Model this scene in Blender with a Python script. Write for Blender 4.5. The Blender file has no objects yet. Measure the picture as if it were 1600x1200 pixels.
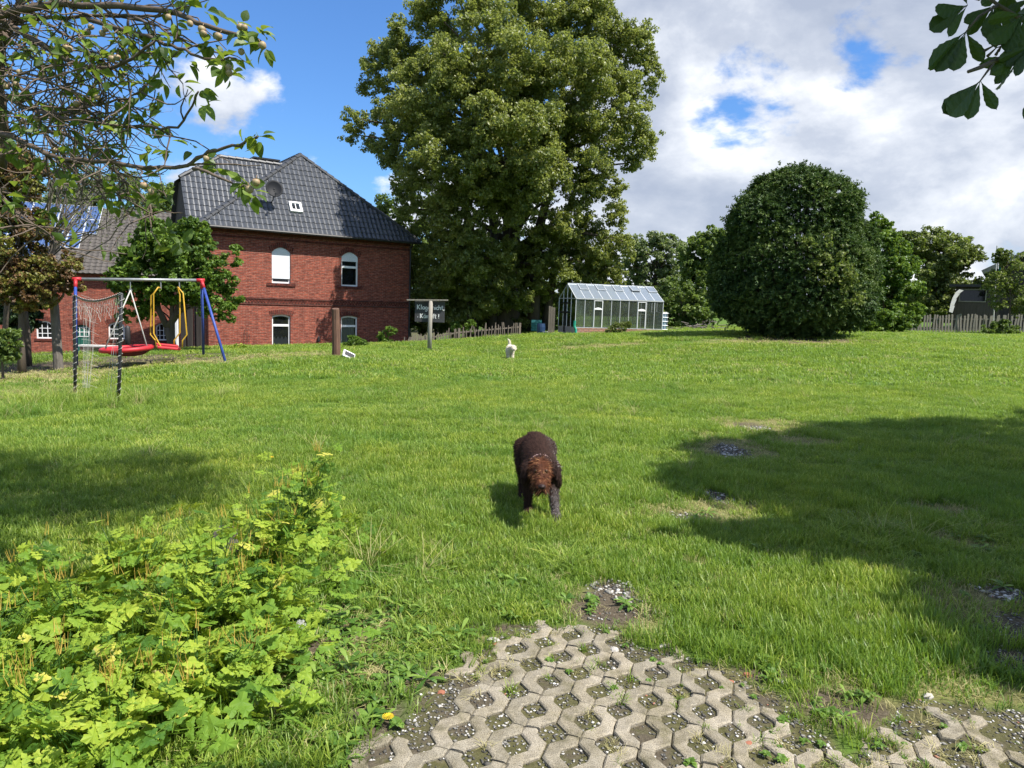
import bpy, math, random
import numpy as np
from mathutils import Vector, Matrix

random.seed(7)
rng = np.random.default_rng(11)
S = bpy.context.scene
COL = S.collection
PI = math.pi

# ---------------------------------------------------------------- camera, sky, sun, exposure
FPX = 1135.4                      # focal length in pixels of the 1600 px wide photograph
PITCH, ROLL, EYE = math.radians(6.24), math.radians(1.9), 1.6
R0 = np.array([1.0, 0, 0]); F0 = np.array([0, math.cos(PITCH), -math.sin(PITCH)]); U0 = np.array([0, math.sin(PITCH), math.cos(PITCH)])
CR = R0 * math.cos(ROLL) + U0 * math.sin(ROLL)
CU = -R0 * math.sin(ROLL) + U0 * math.cos(ROLL)
CAM = np.array([0, 0, EYE])
cam_data = bpy.data.cameras.new('camera')
cam_data.sensor_width = 36.0
cam_data.lens = 36.0 * FPX / 1600.0
cam_data.clip_start = 0.05
cam_data.clip_end = 3000
cam = bpy.data.objects.new('camera', cam_data)
COL.objects.link(cam)
cam.matrix_world = Matrix(((CR[0], CU[0], -F0[0], 0), (CR[1], CU[1], -F0[1], 0), (CR[2], CU[2], -F0[2], EYE), (0, 0, 0, 1)))
S.camera = cam
S.view_settings.view_transform = 'Standard'
S.view_settings.look = 'None'
S.view_settings.gamma = 1
S.view_settings.use_curve_mapping = False
S.view_settings.exposure = 0.92
SUN_EL = math.radians(56)
SUN_AZ = np.array([0.886, -0.464])          # horizontal direction towards the sun
SUN_DIR = np.array([SUN_AZ[0] * math.cos(SUN_EL), SUN_AZ[1] * math.cos(SUN_EL), math.sin(SUN_EL)])
sl = bpy.data.lights.new('sun', 'SUN')
sl.energy = 4.7
sl.angle = math.radians(0.53)
sl.color = (1.0, 0.955, 0.88)
so = bpy.data.objects.new('sun', sl)
COL.objects.link(so)
so.rotation_euler = Vector(SUN_DIR).to_track_quat('Z', 'Y').to_euler()
so.location = (0, 0, 60)
try:
    S.cycles.max_bounces = 8
    S.cycles.transparent_max_bounces = 12
    S.cycles.sample_clamp_indirect = 6
    S.cycles.use_adaptive_sampling = True
    S.cycles.adaptive_threshold = 0.02
except Exception:
    pass


def P(px, py, Y):
    """The world point seen at a pixel of the photograph, at distance Y in front of the camera."""
    d = F0 + (px - 800) / FPX * CR + (600 - py) / FPX * CU
    return CAM + d * (Y / d[1])


def ray(px, py):
    d = F0 + (px - 800) / FPX * CR + (600 - py) / FPX * CU
    return d / np.linalg.norm(d)


# ---------------------------------------------------------------- node helpers
def NN(nt, typ, **kw):
    n = nt.nodes.new(typ)
    for k, v in kw.items():
        if k.startswith('i_'):
            k = k[2:]
            key = int(k) if k.isdigit() else k.replace('_', ' ')
            n.inputs[key].default_value = v
        else:
            setattr(n, k, v)
    return n


def L(nt, a, b):
    nt.links.new(a, b)


def ramp(nt, src, stops, interp='LINEAR'):
    r = nt.nodes.new('ShaderNodeValToRGB')
    r.color_ramp.interpolation = interp
    e = r.color_ramp.elements
    while len(e) < len(stops):
        e.new(0.5)
    for i, (p, c) in enumerate(stops):
        e[i].position = p
        e[i].color = (c[0], c[1], c[2], 1) if hasattr(c, '__len__') else (c, c, c, 1)
    L(nt, src, r.inputs[0])
    return r


def mixc(nt, fac, a, b, mode='MIX'):
    m = nt.nodes.new('ShaderNodeMix')
    m.data_type = 'RGBA'
    m.blend_type = mode
    for sock, v in ((m.inputs[0], fac), (m.inputs[6], a), (m.inputs[7], b)):
        if hasattr(v, 'is_output'):
            L(nt, v, sock)
        elif hasattr(v, '__len__'):
            sock.default_value = (v[0], v[1], v[2], 1)
        else:
            sock.default_value = v
    return m.outputs[2]


def math_n(nt, op, a, b=0.0, clamp=False):
    m = nt.nodes.new('ShaderNodeMath')
    m.operation = op
    m.use_clamp = clamp
    for i, v in enumerate((a, b)):
        if hasattr(v, 'is_output'):
            L(nt, v, m.inputs[i])
        else:
            m.inputs[i].default_value = v
    return m.outputs[0]


def new_mat(name):
    m = bpy.data.materials.new(name)
    m.use_nodes = True
    nt = m.node_tree
    nt.nodes.clear()
    out = nt.nodes.new('ShaderNodeOutputMaterial')
    return m, nt, out


def simple(name, col, rough=0.6, metal=0.0, var=0.25, scale=8.0, bump=0.1, spec=0.4, col2=None, stretch=(1, 1, 1)):
    m, nt, out = new_mat(name)
    tc = NN(nt, 'ShaderNodeTexCoord')
    mp = NN(nt, 'ShaderNodeMapping')
    mp.inputs['Scale'].default_value = stretch
    L(nt, tc.outputs['Object'], mp.inputs[0])
    no = NN(nt, 'ShaderNodeTexNoise', i_Scale=scale, i_Detail=6.0, i_Roughness=0.65)
    L(nt, mp.outputs[0], no.inputs['Vector'])
    c2 = col2 or tuple(c * (1 - var) for c in col)
    r = ramp(nt, no.outputs[0], [(0.3, c2), (0.7, col)])
    p = NN(nt, 'ShaderNodeBsdfPrincipled', i_Roughness=rough, i_Metallic=metal)
    p.inputs['Specular IOR Level'].default_value = spec
    L(nt, r.outputs[0], p.inputs['Base Color'])
    if bump:
        b = NN(nt, 'ShaderNodeBump', i_Strength=bump, i_Distance=0.02)
        L(nt, no.outputs[0], b.inputs['Height'])
        L(nt, b.outputs[0], p.inputs['Normal'])
    L(nt, p.outputs[0], out.inputs[0])
    return m


def leaf_mat(name, stops, trans=0.35, tcol=(0.22, 0.32, 0.03), rough=0.5, attr='rnd', spec=0.35, stripe=False, inst=False):
    """Leaf: colour from a per-leaf number, light passing through from behind."""
    m, nt, out = new_mat(name)
    at = NN(nt, 'ShaderNodeAttribute', attribute_name=attr)
    src = at.outputs['Fac']
    r = ramp(nt, src, stops)
    col = r.outputs[0]
    if inst:
        oi = NN(nt, 'ShaderNodeObjectInfo')
        col2 = ramp(nt, oi.outputs['Random'], [(0.0, (0.75, 0.8, 0.75)), (0.5, (1, 1, 1)), (1.0, (1.3, 1.12, 0.9))])
        col = mixc(nt, 1.0, col, col2.outputs[0], 'MULTIPLY')
    p = NN(nt, 'ShaderNodeBsdfPrincipled', i_Roughness=rough)
    p.inputs['Specular IOR Level'].default_value = spec
    L(nt, col, p.inputs['Base Color'])
    t = NN(nt, 'ShaderNodeBsdfTranslucent')
    L(nt, mixc(nt, 0.6, col, tcol), t.inputs[0])
    mx = NN(nt, 'ShaderNodeMixShader', i_0=trans)
    L(nt, p.outputs[0], mx.inputs[1])
    L(nt, t.outputs[0], mx.inputs[2])
    L(nt, mx.outputs[0], out.inputs[0])
    return m


# ---------------------------------------------------------------- world: sky with broken cumulus
w = bpy.data.worlds.new('World')
S.world = w
w.use_nodes = True
nt = w.node_tree
nt.nodes.clear()
wo = nt.nodes.new('ShaderNodeOutputWorld')
bg = nt.nodes.new('ShaderNodeBackground')
bg.inputs[1].default_value = 0.075
sky = nt.nodes.new('ShaderNodeTexSky')
sky.sky_type = 'NISHITA'
sky.sun_disc = False
sky.sun_elevation = SUN_EL
sky.sun_rotation = math.atan2(SUN_AZ[0], SUN_AZ[1])
sky.altitude = 50
sky.air_density = 1.15
sky.dust_density = 0.6
sky.ozone_density = 2.6
tc = NN(nt, 'ShaderNodeTexCoord')
nrm = NN(nt, 'ShaderNodeVectorMath', operation='NORMALIZE')
L(nt, tc.outputs['Generated'], nrm.inputs[0])
sep = NN(nt, 'ShaderNodeSeparateXYZ')
L(nt, nrm.outputs[0], sep.inputs[0])
comb = NN(nt, 'ShaderNodeMapping')
comb.inputs['Scale'].default_value = (1.0, 1.0, 1.75)
comb.inputs['Location'].default_value = (0.35, 0.0, 1.2)
L(nt, nrm.outputs[0], comb.inputs[0])
n1 = NN(nt, 'ShaderNodeTexNoise', i_Scale=3.1, i_Detail=10.0, i_Roughness=0.58, i_Distortion=0.15)
L(nt, comb.outputs[0], n1.inputs['Vector'])
dens = math_n(nt, 'ADD', math_n(nt, 'MULTIPLY', math_n(nt, 'SUBTRACT', n1.outputs[0], 0.5), 1.75), 0.5)


def sky_bump(px, py, width, amount, dens):
    d = ray(px, py)
    dt = NN(nt, 'ShaderNodeVectorMath', operation='DOT_PRODUCT')
    dt.inputs[1].default_value = tuple(d)
    L(nt, nrm.outputs[0], dt.inputs[0])
    mr = NN(nt, 'ShaderNodeMapRange', interpolation_type='SMOOTHSTEP')
    mr.inputs[1].default_value = math.cos(math.radians(width))
    mr.inputs[2].default_value = 1.0
    mr.inputs[3].default_value = 0.0
    mr.inputs[4].default_value = amount
    L(nt, dt.outputs['Value'], mr.inputs[0])
    return math_n(nt, 'ADD', dens, mr.outputs[0])


dens = math_n(nt, 'ADD', dens, 0.035)
for b in [
        (1300, 120, 38, 0.215), (1480, 280, 20, 0.13), (1420, 385, 7, -0.10), (1050, 60, 14, 0.14), (1070, 270, 11, 0.10), (325, 200, 10, 0.46),
        (560, 60, 26, -0.26), (430, 110, 10, -0.16), (570, 285, 7, 0.20), (420, 20, 16, -0.16),
        (1150, 170, 6, -0.30), (1385, 80, 6, -0.17), (1300, 235, 6, -0.22), (1105, 240, 5, -0.20), (780, 20, 10, -0.22),
        (100, 100, 16, 0.08)]:
    dens = sky_bump(*b, dens)
cov = NN(nt, 'ShaderNodeMapRange', interpolation_type='SMOOTHSTEP')
cov.inputs[1].default_value = 0.50
cov.inputs[2].default_value = 0.63
L(nt, dens, cov.inputs[0])
n2 = NN(nt, 'ShaderNodeTexNoise', i_Scale=4.0, i_Detail=9.0, i_Roughness=0.6, i_Distortion=0.3)
off = NN(nt, 'ShaderNodeVectorMath', operation='ADD')
off.inputs[1].default_value = (0.13, -0.05, 0.4)
L(nt, comb.outputs[0], off.inputs[0])
L(nt, off.outputs[0], n2.inputs['Vector'])
n3 = NN(nt, 'ShaderNodeTexNoise', i_Scale=3.1, i_Detail=10.0, i_Roughness=0.58, i_Distortion=0.15)
of3 = NN(nt, 'ShaderNodeVectorMath', operation='ADD')
of3.inputs[1].default_value = (0.035, -0.012, 0.06)
L(nt, comb.outputs[0], of3.inputs[0]); L(nt, of3.outputs[0], n3.inputs['Vector'])
lit = math_n(nt, 'MULTIPLY', math_n(nt, 'SUBTRACT', n3.outputs[0], n1.outputs[0]), 1.5)
thick = math_n(nt, 'ADD', math_n(nt, 'ADD', math_n(nt, 'MULTIPLY', n2.outputs[0], 0.62), math_n(nt, 'MULTIPLY', dens, 0.42)), lit)
cc = ramp(nt, thick, [(0.44, (8.3, 8.4, 8.5)), (0.54, (6.3, 6.6, 7.15)), (0.66, (4.6, 5.0, 5.8)), (0.82, (3.5, 3.95, 4.9))])
for e in cc.color_ramp.elements:
    e.color = tuple(min(c, 1e9) for c in e.color)
skyc = mixc(nt, 1.0, sky.outputs[0], (0.58, 0.90, 1.32), 'MULTIPLY')
L(nt, mixc(nt, math_n(nt, 'MULTIPLY', cov.outputs[0], 0.96), skyc, cc.outputs[0]), bg.inputs[0])
L(nt, bg.outputs[0], wo.inputs[0])


# ---------------------------------------------------------------- object helpers
def tag(o, label=None, cat=None, group=None, kind=None):
    if label: o['label'] = label
    if cat: o['category'] = cat
    if group: o['group'] = group
    if kind: o['kind'] = kind
    return o


def empty(name, loc, rz=0.0, label=None, cat=None, group=None, parent=None):
    o = bpy.data.objects.new(name, None)
    o.empty_display_size = 0.2
    COL.objects.link(o)
    o.location = tuple(loc)
    o.rotation_euler = (0, 0, rz)
    if parent: o.parent = parent
    return tag(o, label, cat, group)


def link(name, me, parent=None, loc=None, rot=None, scl=None):
    o = bpy.data.objects.new(name, me)
    COL.objects.link(o)
    if parent: o.parent = parent
    if loc is not None: o.location = tuple(loc)
    if rot is not None: o.rotation_euler = tuple(rot)
    if scl is not None: o.scale = tuple(scl) if hasattr(scl, '__len__') else (scl,) * 3
    return o


def fast_mesh(name, verts, faces_flat, counts, mat=None, rnd=None, smooth=False, colattr=None):
    me = bpy.data.meshes.new(name)
    nv = len(verts)
    me.vertices.add(nv)
    me.vertices.foreach_set('co', np.asarray(verts, dtype=np.float32).ravel())
    counts = np.asarray(counts, dtype=np.int32)
    fl = np.asarray(faces_flat, dtype=np.int32)
    me.loops.add(len(fl))
    me.loops.foreach_set('vertex_index', fl)
    me.polygons.add(len(counts))
    starts = np.concatenate(([0], np.cumsum(counts)[:-1])).astype(np.int32)
    me.polygons.foreach_set('loop_start', starts)
    me.update(calc_edges=True)
    if rnd is not None:
        a = me.attributes.new('rnd', 'FLOAT', 'POINT')
        a.data.foreach_set('value', np.asarray(rnd, dtype=np.float32))
    if colattr is not None:
        a = me.attributes.new('tint', 'FLOAT_COLOR', 'POINT')
        a.data.foreach_set('color', np.asarray(colattr, dtype=np.float32).ravel())
    if smooth:
        me.polygons.foreach_set('use_smooth', np.ones(len(counts), dtype=bool))
    if mat: me.materials.append(mat)
    me.validate()
    return me


class MB:
    """Collects boxes, prisms and tubes; build() links them as one mesh object."""
    def __init__(self):
        self.v = []; self.f = []

    def poly(self, pts):
        b = len(self.v)
        self.v += [tuple(p) for p in pts]
        self.f.append(tuple(range(b, b + len(pts))))
        return self

    def box(self, lo, hi, M=None):
        x0, y0, z0 = lo; x1, y1, z1 = hi
        vs = [(x0, y0, z0), (x1, y0, z0), (x1, y1, z0), (x0, y1, z0), (x0, y0, z1), (x1, y0, z1), (x1, y1, z1), (x0, y1, z1)]
        if M is not None: vs = [tuple(M @ Vector(p)) for p in vs]
        b = len(self.v)
        self.v += vs
        self.f += [tuple(b + i for i in q) for q in ((0, 3, 2, 1), (4, 5, 6, 7), (0, 1, 5, 4), (1, 2, 6, 5), (2, 3, 7, 6), (3, 0, 4, 7))]
        return self

    def beam(self, a, b, wx, wz, up=(0, 0, 1)):
        """A rectangular bar from a to b."""
        a = Vector(a); b = Vector(b)
        d = (b - a); ln = d.length; d.normalize()
        u = Vector(up)
        s = d.cross(u)
        if s.length < 1e-4: s = d.cross(Vector((1, 0, 0)))
        s.normalize(); u = s.cross(d)
        M = Matrix(((s.x, d.x, u.x, a.x), (s.y, d.y, u.y, a.y), (s.z, d.z, u.z, a.z), (0, 0, 0, 1)))
        return self.box((-wx / 2, 0, -wz / 2), (wx / 2, ln, wz / 2), M)

    def tube(self, pts, rad, n=8, cap=True, closed=False):
        pts = [Vector(p) for p in pts]
        if not hasattr(rad, '__len__'): rad = [rad] * len(pts)
        b = len(self.v)
        prev = None
        m = len(pts)
        for i, p in enumerate(pts):
            if closed: d = pts[(i + 1) % m] - pts[i - 1]
            else: d = pts[min(i + 1, m - 1)] - pts[max(i - 1, 0)]
            if d.length < 1e-9: d = Vector((0, 0, 1))
            d.normalize()
            if prev is None:
                s = d.cross(Vector((0, 0, 1)))
                if s.length < 0.05: s = d.cross(Vector((1, 0, 0)))
            else:
                s = prev - d * prev.dot(d)
            s.normalize(); prev = s
            u = d.cross(s)
            for k in range(n):
                a = 2 * PI * k / n
                self.v.append(tuple(p + s * (math.cos(a) * rad[i]) + u * (math.sin(a) * rad[i])))
        for i in range(m if closed else m - 1):
            j = (i + 1) % m
            for k in range(n):
                self.f.append((b + i * n + k, b + i * n + (k + 1) % n, b + j * n + (k + 1) % n, b + j * n + k))
        if cap and not closed:
            self.f.append(tuple(b + k for k in range(n))[::-1])
            self.f.append(tuple(b + (m - 1) * n + k for k in range(n)))
        return self

    def lathe(self, c, prof, n=12):
        """prof: (radius, z) pairs about a vertical axis at c."""
        b = len(self.v)
        for r, z in prof:
            for k in range(n):
                a = 2 * PI * k / n
                self.v.append((c[0] + r * math.cos(a), c[1] + r * math.sin(a), c[2] + z))
        for i in range(len(prof) - 1):
            for k in range(n):
                self.f.append((b + i * n + k, b + i * n + (k + 1) % n, b + (i + 1) * n + (k + 1) % n, b + (i + 1) * n + k))
        self.f.append(tuple(b + k for k in range(n))[::-1])
        self.f.append(tuple(b + (len(prof) - 1) * n + k for k in range(n)))
        return self

    def mesh(self, name, mat=None, smooth=False):
        me = bpy.data.meshes.new(name)
        me.from_pydata(self.v, [], self.f)
        me.update()
        if smooth: me.polygons.foreach_set('use_smooth', [True] * len(me.polygons))
        if mat: me.materials.append(mat)
        return me

    def build(self, name, mat, parent=None, smooth=False, bevel=0.0, **kw):
        o = link(name, self.mesh(name, mat, smooth), parent, **kw)
        if bevel:
            b = o.modifiers.new('bevel', 'BEVEL')
            b.width = bevel; b.segments = 2; b.limit_method = 'ANGLE'
        return o


# ---------------------------------------------------------------- terrain height
ANCH = []
for x in (-5, -2, 1, 4, 7):
    for y in (-4, 0, 3, 6):
        ANCH.append((x, y, 0.0))
ANCH += [(-1, 9, 0.0), (4, 9, 0.02), (8, 9, 0.03), (-5, 9, -0.08)]
for q in ((185, 635, 11.5), (118, 580, 18.5), (318, 556, 21), (352, 565, 19.5), (525, 556, 20), (670, 548, 27), (797, 562, 23),
          (898, 523, 33), (1030, 518, 34), (1120, 528, 26), (1240, 530, 26), (1330, 527, 27), (1450, 520, 38), (1600, 522, 36), (440, 546, 26), (560, 540, 29), (20, 590, 18), (860, 521, 33)):
    ANCH.append(tuple(P(*q)))
ANCH += [(0, 36, -0.05), (6, 45, 0.6), (22, 50, 0.9), (0, 60, 0.2), (30, 60, 1.0), (35, 20, 0.8), (18, 12, 0.2), (-14, 12, -0.4), (-20, 30, -0.6), (-25, 10, -0.5), (-30, 60, -0.6), (16, 20, 0.5)]
ANCH = np.array(ANCH)


def _U(r2):
    return np.where(r2 > 1e-12, r2 * np.log(np.maximum(r2, 1e-12)) * 0.5, 0.0)


_n = len(ANCH)
_K = _U(((ANCH[:, None, :2] - ANCH[None, :, :2]) ** 2).sum(-1)) + np.eye(_n) * 2.0
_A = np.zeros((_n + 3, _n + 3))
_A[:_n, :_n] = _K; _A[:_n, _n] = 1; _A[:_n, _n + 1:] = ANCH[:, :2]; _A[_n, :_n] = 1; _A[_n + 1:, :_n] = ANCH[:, :2].T
_W = np.linalg.solve(_A, np.concatenate((ANCH[:, 2], np.zeros(3))))


def sstep(t):
    t = np.clip(t, 0, 1)
    return t * t * (3 - 2 * t)


def vnoise(x, y, seed=0.0):
    """Cheap smooth pseudo-noise, about -1..1."""
    s = seed
    return (np.sin(x * 1.7 + 1.3 * np.sin(y * 1.1 + s) + s) + np.sin(y * 1.9 + 1.7 * np.sin(x * 0.8 - s) + 2.1 * s) + np.sin((x + y) * 1.1 + 2.0 * np.sin((x - y) * 0.9 + s))) / 3


def yard_sd(x, y):
    """Signed distance beyond the lawn's far edge, where the ground drops to the farmyard."""
    return (x + 15.0) * -0.50 + (y - 25.3) * 0.866


def zt(x, y):
    x = np.asarray(x, dtype=float); y = np.asarray(y, dtype=float)
    sh = x.shape
    xf = x.ravel(); yf = y.ravel()
    out = np.empty(len(xf))
    cxf = np.clip(xf, -34, 38); cyf = np.clip(yf, -8, 62)
    for i in range(0, len(xf), 20000):
        a = cxf[i:i + 20000]; b = cyf[i:i + 20000]
        r2 = (a[:, None] - ANCH[None, :, 0]) ** 2 + (b[:, None] - ANCH[None, :, 1]) ** 2
        out[i:i + 20000] = _U(r2) @ _W[:_n] + _W[_n] + _W[_n + 1] * a + _W[_n + 2] * b
    drop = 1.55 * sstep(yard_sd(xf, yf) / 3.5) * sstep((-1.0 - xf) / 6.0)
    out -= drop
    near = sstep((yf - 4.0) / 4.0)
    out += 0.02 * near * vnoise(xf * 1.3, yf * 1.3, 1.0)
    return out.reshape(sh)


def z1(x, y):
    return float(zt(np.array([x]), np.array([y]))[0])


def gh(px, py):
    """Where the pixel's ray meets the ground."""
    lo = 1.0
    Y = np.concatenate((np.linspace(1.0, 12, 400), np.linspace(12, 60, 800)))
    d = F0 + (px - 800) / FPX * CR + (600 - py) / FPX * CU
    pts = CAM[None, :] + d[None, :] * (Y / d[1])[:, None]
    below = pts[:, 2] < zt(pts[:, 0], pts[:, 1])
    k = int(np.argmax(below)) if below.any() else len(Y) - 1
    return pts[k]


def inpoly(x, y, poly):
    x = np.asarray(x); y = np.asarray(y)
    c = np.zeros(x.shape, bool)
    n = len(poly)
    for i in range(n):
        x0, y0 = poly[i][0], poly[i][1]; x1, y1 = poly[(i + 1) % n][0], poly[(i + 1) % n][1]
        cond = ((y0 > y) != (y1 > y))
        with np.errstate(divide='ignore', invalid='ignore'):
            xi = (x1 - x0) * (y - y0) / (y1 - y0 + 1e-12) + x0
        c ^= cond & (x < xi)
    return c


PAVE = [gh(*q)[:2] for q in ((640, 1195), (620, 1140), (660, 1080), (730, 1040), (765, 1010), (795, 985), (960, 978), (1000, 1010), (1060, 1022), (1150, 1052), (1225, 1090), (1290, 1150), (1330, 1185), (1395, 1120), (1410, 1092), (1600, 1112))]
PAVE = [tuple(p) for p in PAVE]
PAVE = [(-0.62, 1.5)] + PAVE + [(3.3, 2.75), (3.3, 1.5)]
PAVE[1] = tuple(gh(545, 1195)[:2])


def blob(px, py, rx, ry):
    c = gh(px, py)
    a = gh(px, py + ry); b = gh(px + rx, py)
    return (c[0], c[1], max(abs(b[0] - c[0]), 0.05), max(abs(a[1] - c[1]), 0.05))


GRAVEL = [blob(*q) for q in ((955, 922, 36, 22), (930, 962, 30, 9), (990, 960, 20, 6), (1078, 808, 38, 9), (1120, 777, 26, 10), (1140, 705, 24, 11), (1175, 668, 26, 8), (1570, 930, 40, 14), (1590, 985, 50, 32), (1600, 1045, 50, 30), (1310, 800, 30, 5))]
DRY = [blob(*q) for q in ((950, 950, 90, 40), (1090, 800, 90, 22), (1140, 700, 60, 24), (1190, 665, 80, 14), (1570, 960, 90, 70), (1250, 690, 60, 10), (60, 585, 130, 26), (0, 620, 60, 40), (470, 553, 90, 7), (300, 563, 120, 8), (940, 541, 90, 3.5), (1230, 533, 130, 5), (560, 1010, 50, 70), (430, 1060, 70, 60), (1150, 1055, 110, 14), (1330, 1110, 110, 36), (1520, 1085, 90, 18), (760, 1000, 60, 14), (1480, 800, 60, 12), (1520, 850, 50, 12))]
DIRT = [blob(*q) for q in ((950, 955, 70, 22), (800, 985, 70, 10), (650, 1060, 50, 26), (590, 1120, 50, 40), (1310, 1110, 100, 45), (1180, 1060, 80, 16), (420, 1090, 70, 70), (500, 1000, 50, 60), (60, 572, 100, 10), (230, 560, 130, 7), (1230, 528, 110, 5))]


def blobs_val(x, y, bl, seed):
    out = np.zeros(np.shape(x))
    nz = 0.35 * vnoise(x * 3.1, y * 3.1, seed) + 0.2 * vnoise(x * 9.1, y * 9.1, seed + 2)
    for cx_, cy_, rx, ry in bl:
        d = np.sqrt(((x - cx_) / rx) ** 2 + ((y - cy_) / ry) ** 2)
        out = np.maximum(out, sstep((1.25 - d + nz) / 0.6))
    return out


def pave_val(x, y, grow=0.0):
    v = inpoly(x, y, PAVE).astype(float)
    if grow:
        for dx, dy in ((grow, 0), (-grow, 0), (0, grow), (0, -grow)):
            v = np.maximum(v, inpoly(x + dx, y + dy, PAVE).astype(float))
    return v


# ---- ground materials
mt, nt, out = new_mat('ground_soil')
tc = NN(nt, 'ShaderNodeTexCoord')
vc = NN(nt, 'ShaderNodeAttribute', attribute_name='tint')
sp = NN(nt, 'ShaderNodeSeparateColor')
L(nt, vc.outputs['Color'], sp.inputs[0])
na = NN(nt, 'ShaderNodeTexNoise', i_Scale=3.0, i_Detail=10.0, i_Roughness=0.7)
nb = NN(nt, 'ShaderNodeTexNoise', i_Scale=60.0, i_Detail=6.0, i_Roughness=0.7)
nc = NN(nt, 'ShaderNodeTexNoise', i_Scale=0.35, i_Detail=5.0)
for n_ in (na, nb, nc): L(nt, tc.outputs['Object'], n_.inputs['Vector'])
g = ramp(nt, na.outputs[0], [(0.3, (0.045, 0.075, 0.012)), (0.5, (0.07, 0.125, 0.018)), (0.75, (0.11, 0.16, 0.03))]).outputs[0]
g = mixc(nt, ramp(nt, nc.outputs[0], [(0.35, 0.0), (0.65, 0.6)]).outputs[0], g, (0.10, 0.17, 0.025))
dirt = ramp(nt, nb.outputs[0], [(0.3, (0.035, 0.028, 0.018)), (0.55, (0.10, 0.08, 0.055)), (0.75, (0.19, 0.165, 0.125))]).outputs[0]
dry = ramp(nt, nb.outputs[0], [(0.3, (0.10, 0.085, 0.035)), (0.55, (0.22, 0.19, 0.08)), (0.75, (0.33, 0.29, 0.15))]).outputs[0]
c = mixc(nt, math_n(nt, 'MULTIPLY', sp.outputs[1], 0.75), g, dry)
c = mixc(nt, sp.outputs[0], c, dirt)
moss = ramp(nt, na.outputs[0], [(0.40, (0.10, 0.085, 0.06)), (0.50, (0.075, 0.085, 0.018)), (0.58, (0.11, 0.11, 0.03)), (0.66, (0.19, 0.17, 0.13))]).outputs[0]
moss = mixc(nt, 0.5, moss, dirt)
c = mixc(nt, sp.outputs[2], c, moss)
p = NN(nt, 'ShaderNodeBsdfPrincipled', i_Roughness=0.95)
p.inputs['Specular IOR Level'].default_value = 0.15
L(nt, c, p.inputs['Base Color'])
b = NN(nt, 'ShaderNodeBump', i_Strength=0.7, i_Distance=0.015)
L(nt, nb.outputs[0], b.inputs['Height']); L(nt, b.outputs[0], p.inputs['Normal'])
L(nt, p.outputs[0], out.inputs[0])
M_ground = mt

ys = [-12.0]
while ys[-1] < 110: ys.append(ys[-1] + (0.6 if ys[-1] < 1.5 else max(0.045, 0.016 * ys[-1])))
ys = np.array(ys); ts = np.sign(np.linspace(-1, 1, 321)) * np.abs(np.linspace(-1, 1, 321)) ** 1.25
YY, TT = np.meshgrid(ys, ts, indexing='ij')
XX = TT * (np.maximum(YY, 0) * 1.15 + 9.0)
ZZ = zt(XX, YY)
pv = pave_val(XX, YY)
dv = np.maximum(blobs_val(XX, YY, DIRT, 3), blobs_val(XX, YY, GRAVEL, 5))
yv = np.maximum(sstep(yard_sd(XX, YY) / 2.5) * sstep((-5.0 - XX) / 3.0) * 0.8, .7 * sstep((yard_sd(XX, YY) + 2.5) / 2.0) * sstep((-11.2 - XX) / 1.5))
dryv = blobs_val(XX, YY, DRY, 4)
ZZ = ZZ - 0.003 * pv + 0.004 * vnoise(XX * 14, YY * 14, 2) * (1 - pv)
edge_w = np.maximum(sstep((YY - 92) / 16), sstep((np.abs(TT) - 0.96) / 0.04))
ZZ = ZZ * (1 - edge_w) - 3.3 * edge_w
tint = np.stack((np.maximum(dv, yv) * (1 - pv), dryv, pv, np.ones_like(pv)), -1)
ny, nx = YY.shape
idx = np.arange(ny * nx).reshape(ny, nx)
q = np.stack((idx[:-1, :-1], idx[:-1, 1:], idx[1:, 1:], idx[1:, :-1]), -1).reshape(-1)
me = fast_mesh('ground', np.stack((XX, YY, ZZ), -1).reshape(-1, 3), q, np.full((ny - 1) * (nx - 1), 4), M_ground, smooth=True, colattr=tint.reshape(-1, 4))
tag(link('ground', me), 'gently rolling garden lawn ground with worn and dry patches', kind='structure')
# land beyond, out to the horizon
mb = MB()
o1 = [(-900, -900, -3.2), (900, -900, -3.2), (900, 900, -3.2), (-900, 900, -3.2)]
mb.poly(o1)
tag(mb.build('land', M_ground), 'flat green land beyond the garden', kind='structure')

# ---------------------------------------------------------------- materials
M_paver = simple('paver_concrete', (0.32, 0.295, 0.25), 0.9, var=0.4, scale=14, bump=0.5, spec=0.2)
nt = M_paver.node_tree
pr = [n for n in nt.nodes if n.type == 'BSDF_PRINCIPLED'][0]
base = pr.inputs['Base Color'].links[0].from_socket
tcn = NN(nt, 'ShaderNodeTexCoord')
vo = NN(nt, 'ShaderNodeTexNoise', i_Scale=220.0, i_Detail=3.0)
L(nt, tcn.outputs['Object'], vo.inputs['Vector'])
oi = NN(nt, 'ShaderNodeObjectInfo')
sp_ = ramp(nt, vo.outputs[0], [(0.35, (0.55, 0.52, 0.47)), (0.5, (1, 1, 1)), (0.68, (1.25, 1.22, 1.15))]).outputs[0]
tv = ramp(nt, oi.outputs['Random'], [(0, (0.82, 0.82, 0.78)), (1, (1.12, 1.1, 1.06))]).outputs[0]
gp = NN(nt, 'ShaderNodeNewGeometry')
gs = NN(nt, 'ShaderNodeTexNoise', i_Scale=5.5, i_Detail=8.0, i_Roughness=0.7)
L(nt, gp.outputs['Position'], gs.inputs['Vector'])
st_ = ramp(nt, gs.outputs[0], [(0.32, (0.42, 0.42, 0.28)), (0.46, (0.85, 0.82, 0.74)), (0.6, (1.05, 1.03, 1.0))]).outputs[0]
L(nt, mixc(nt, 1.0, mixc(nt, 1.0, mixc(nt, 1.0, base, sp_, 'MULTIPLY'), tv, 'MULTIPLY'), st_, 'MULTIPLY'), pr.inputs['Base Color'])
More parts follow.
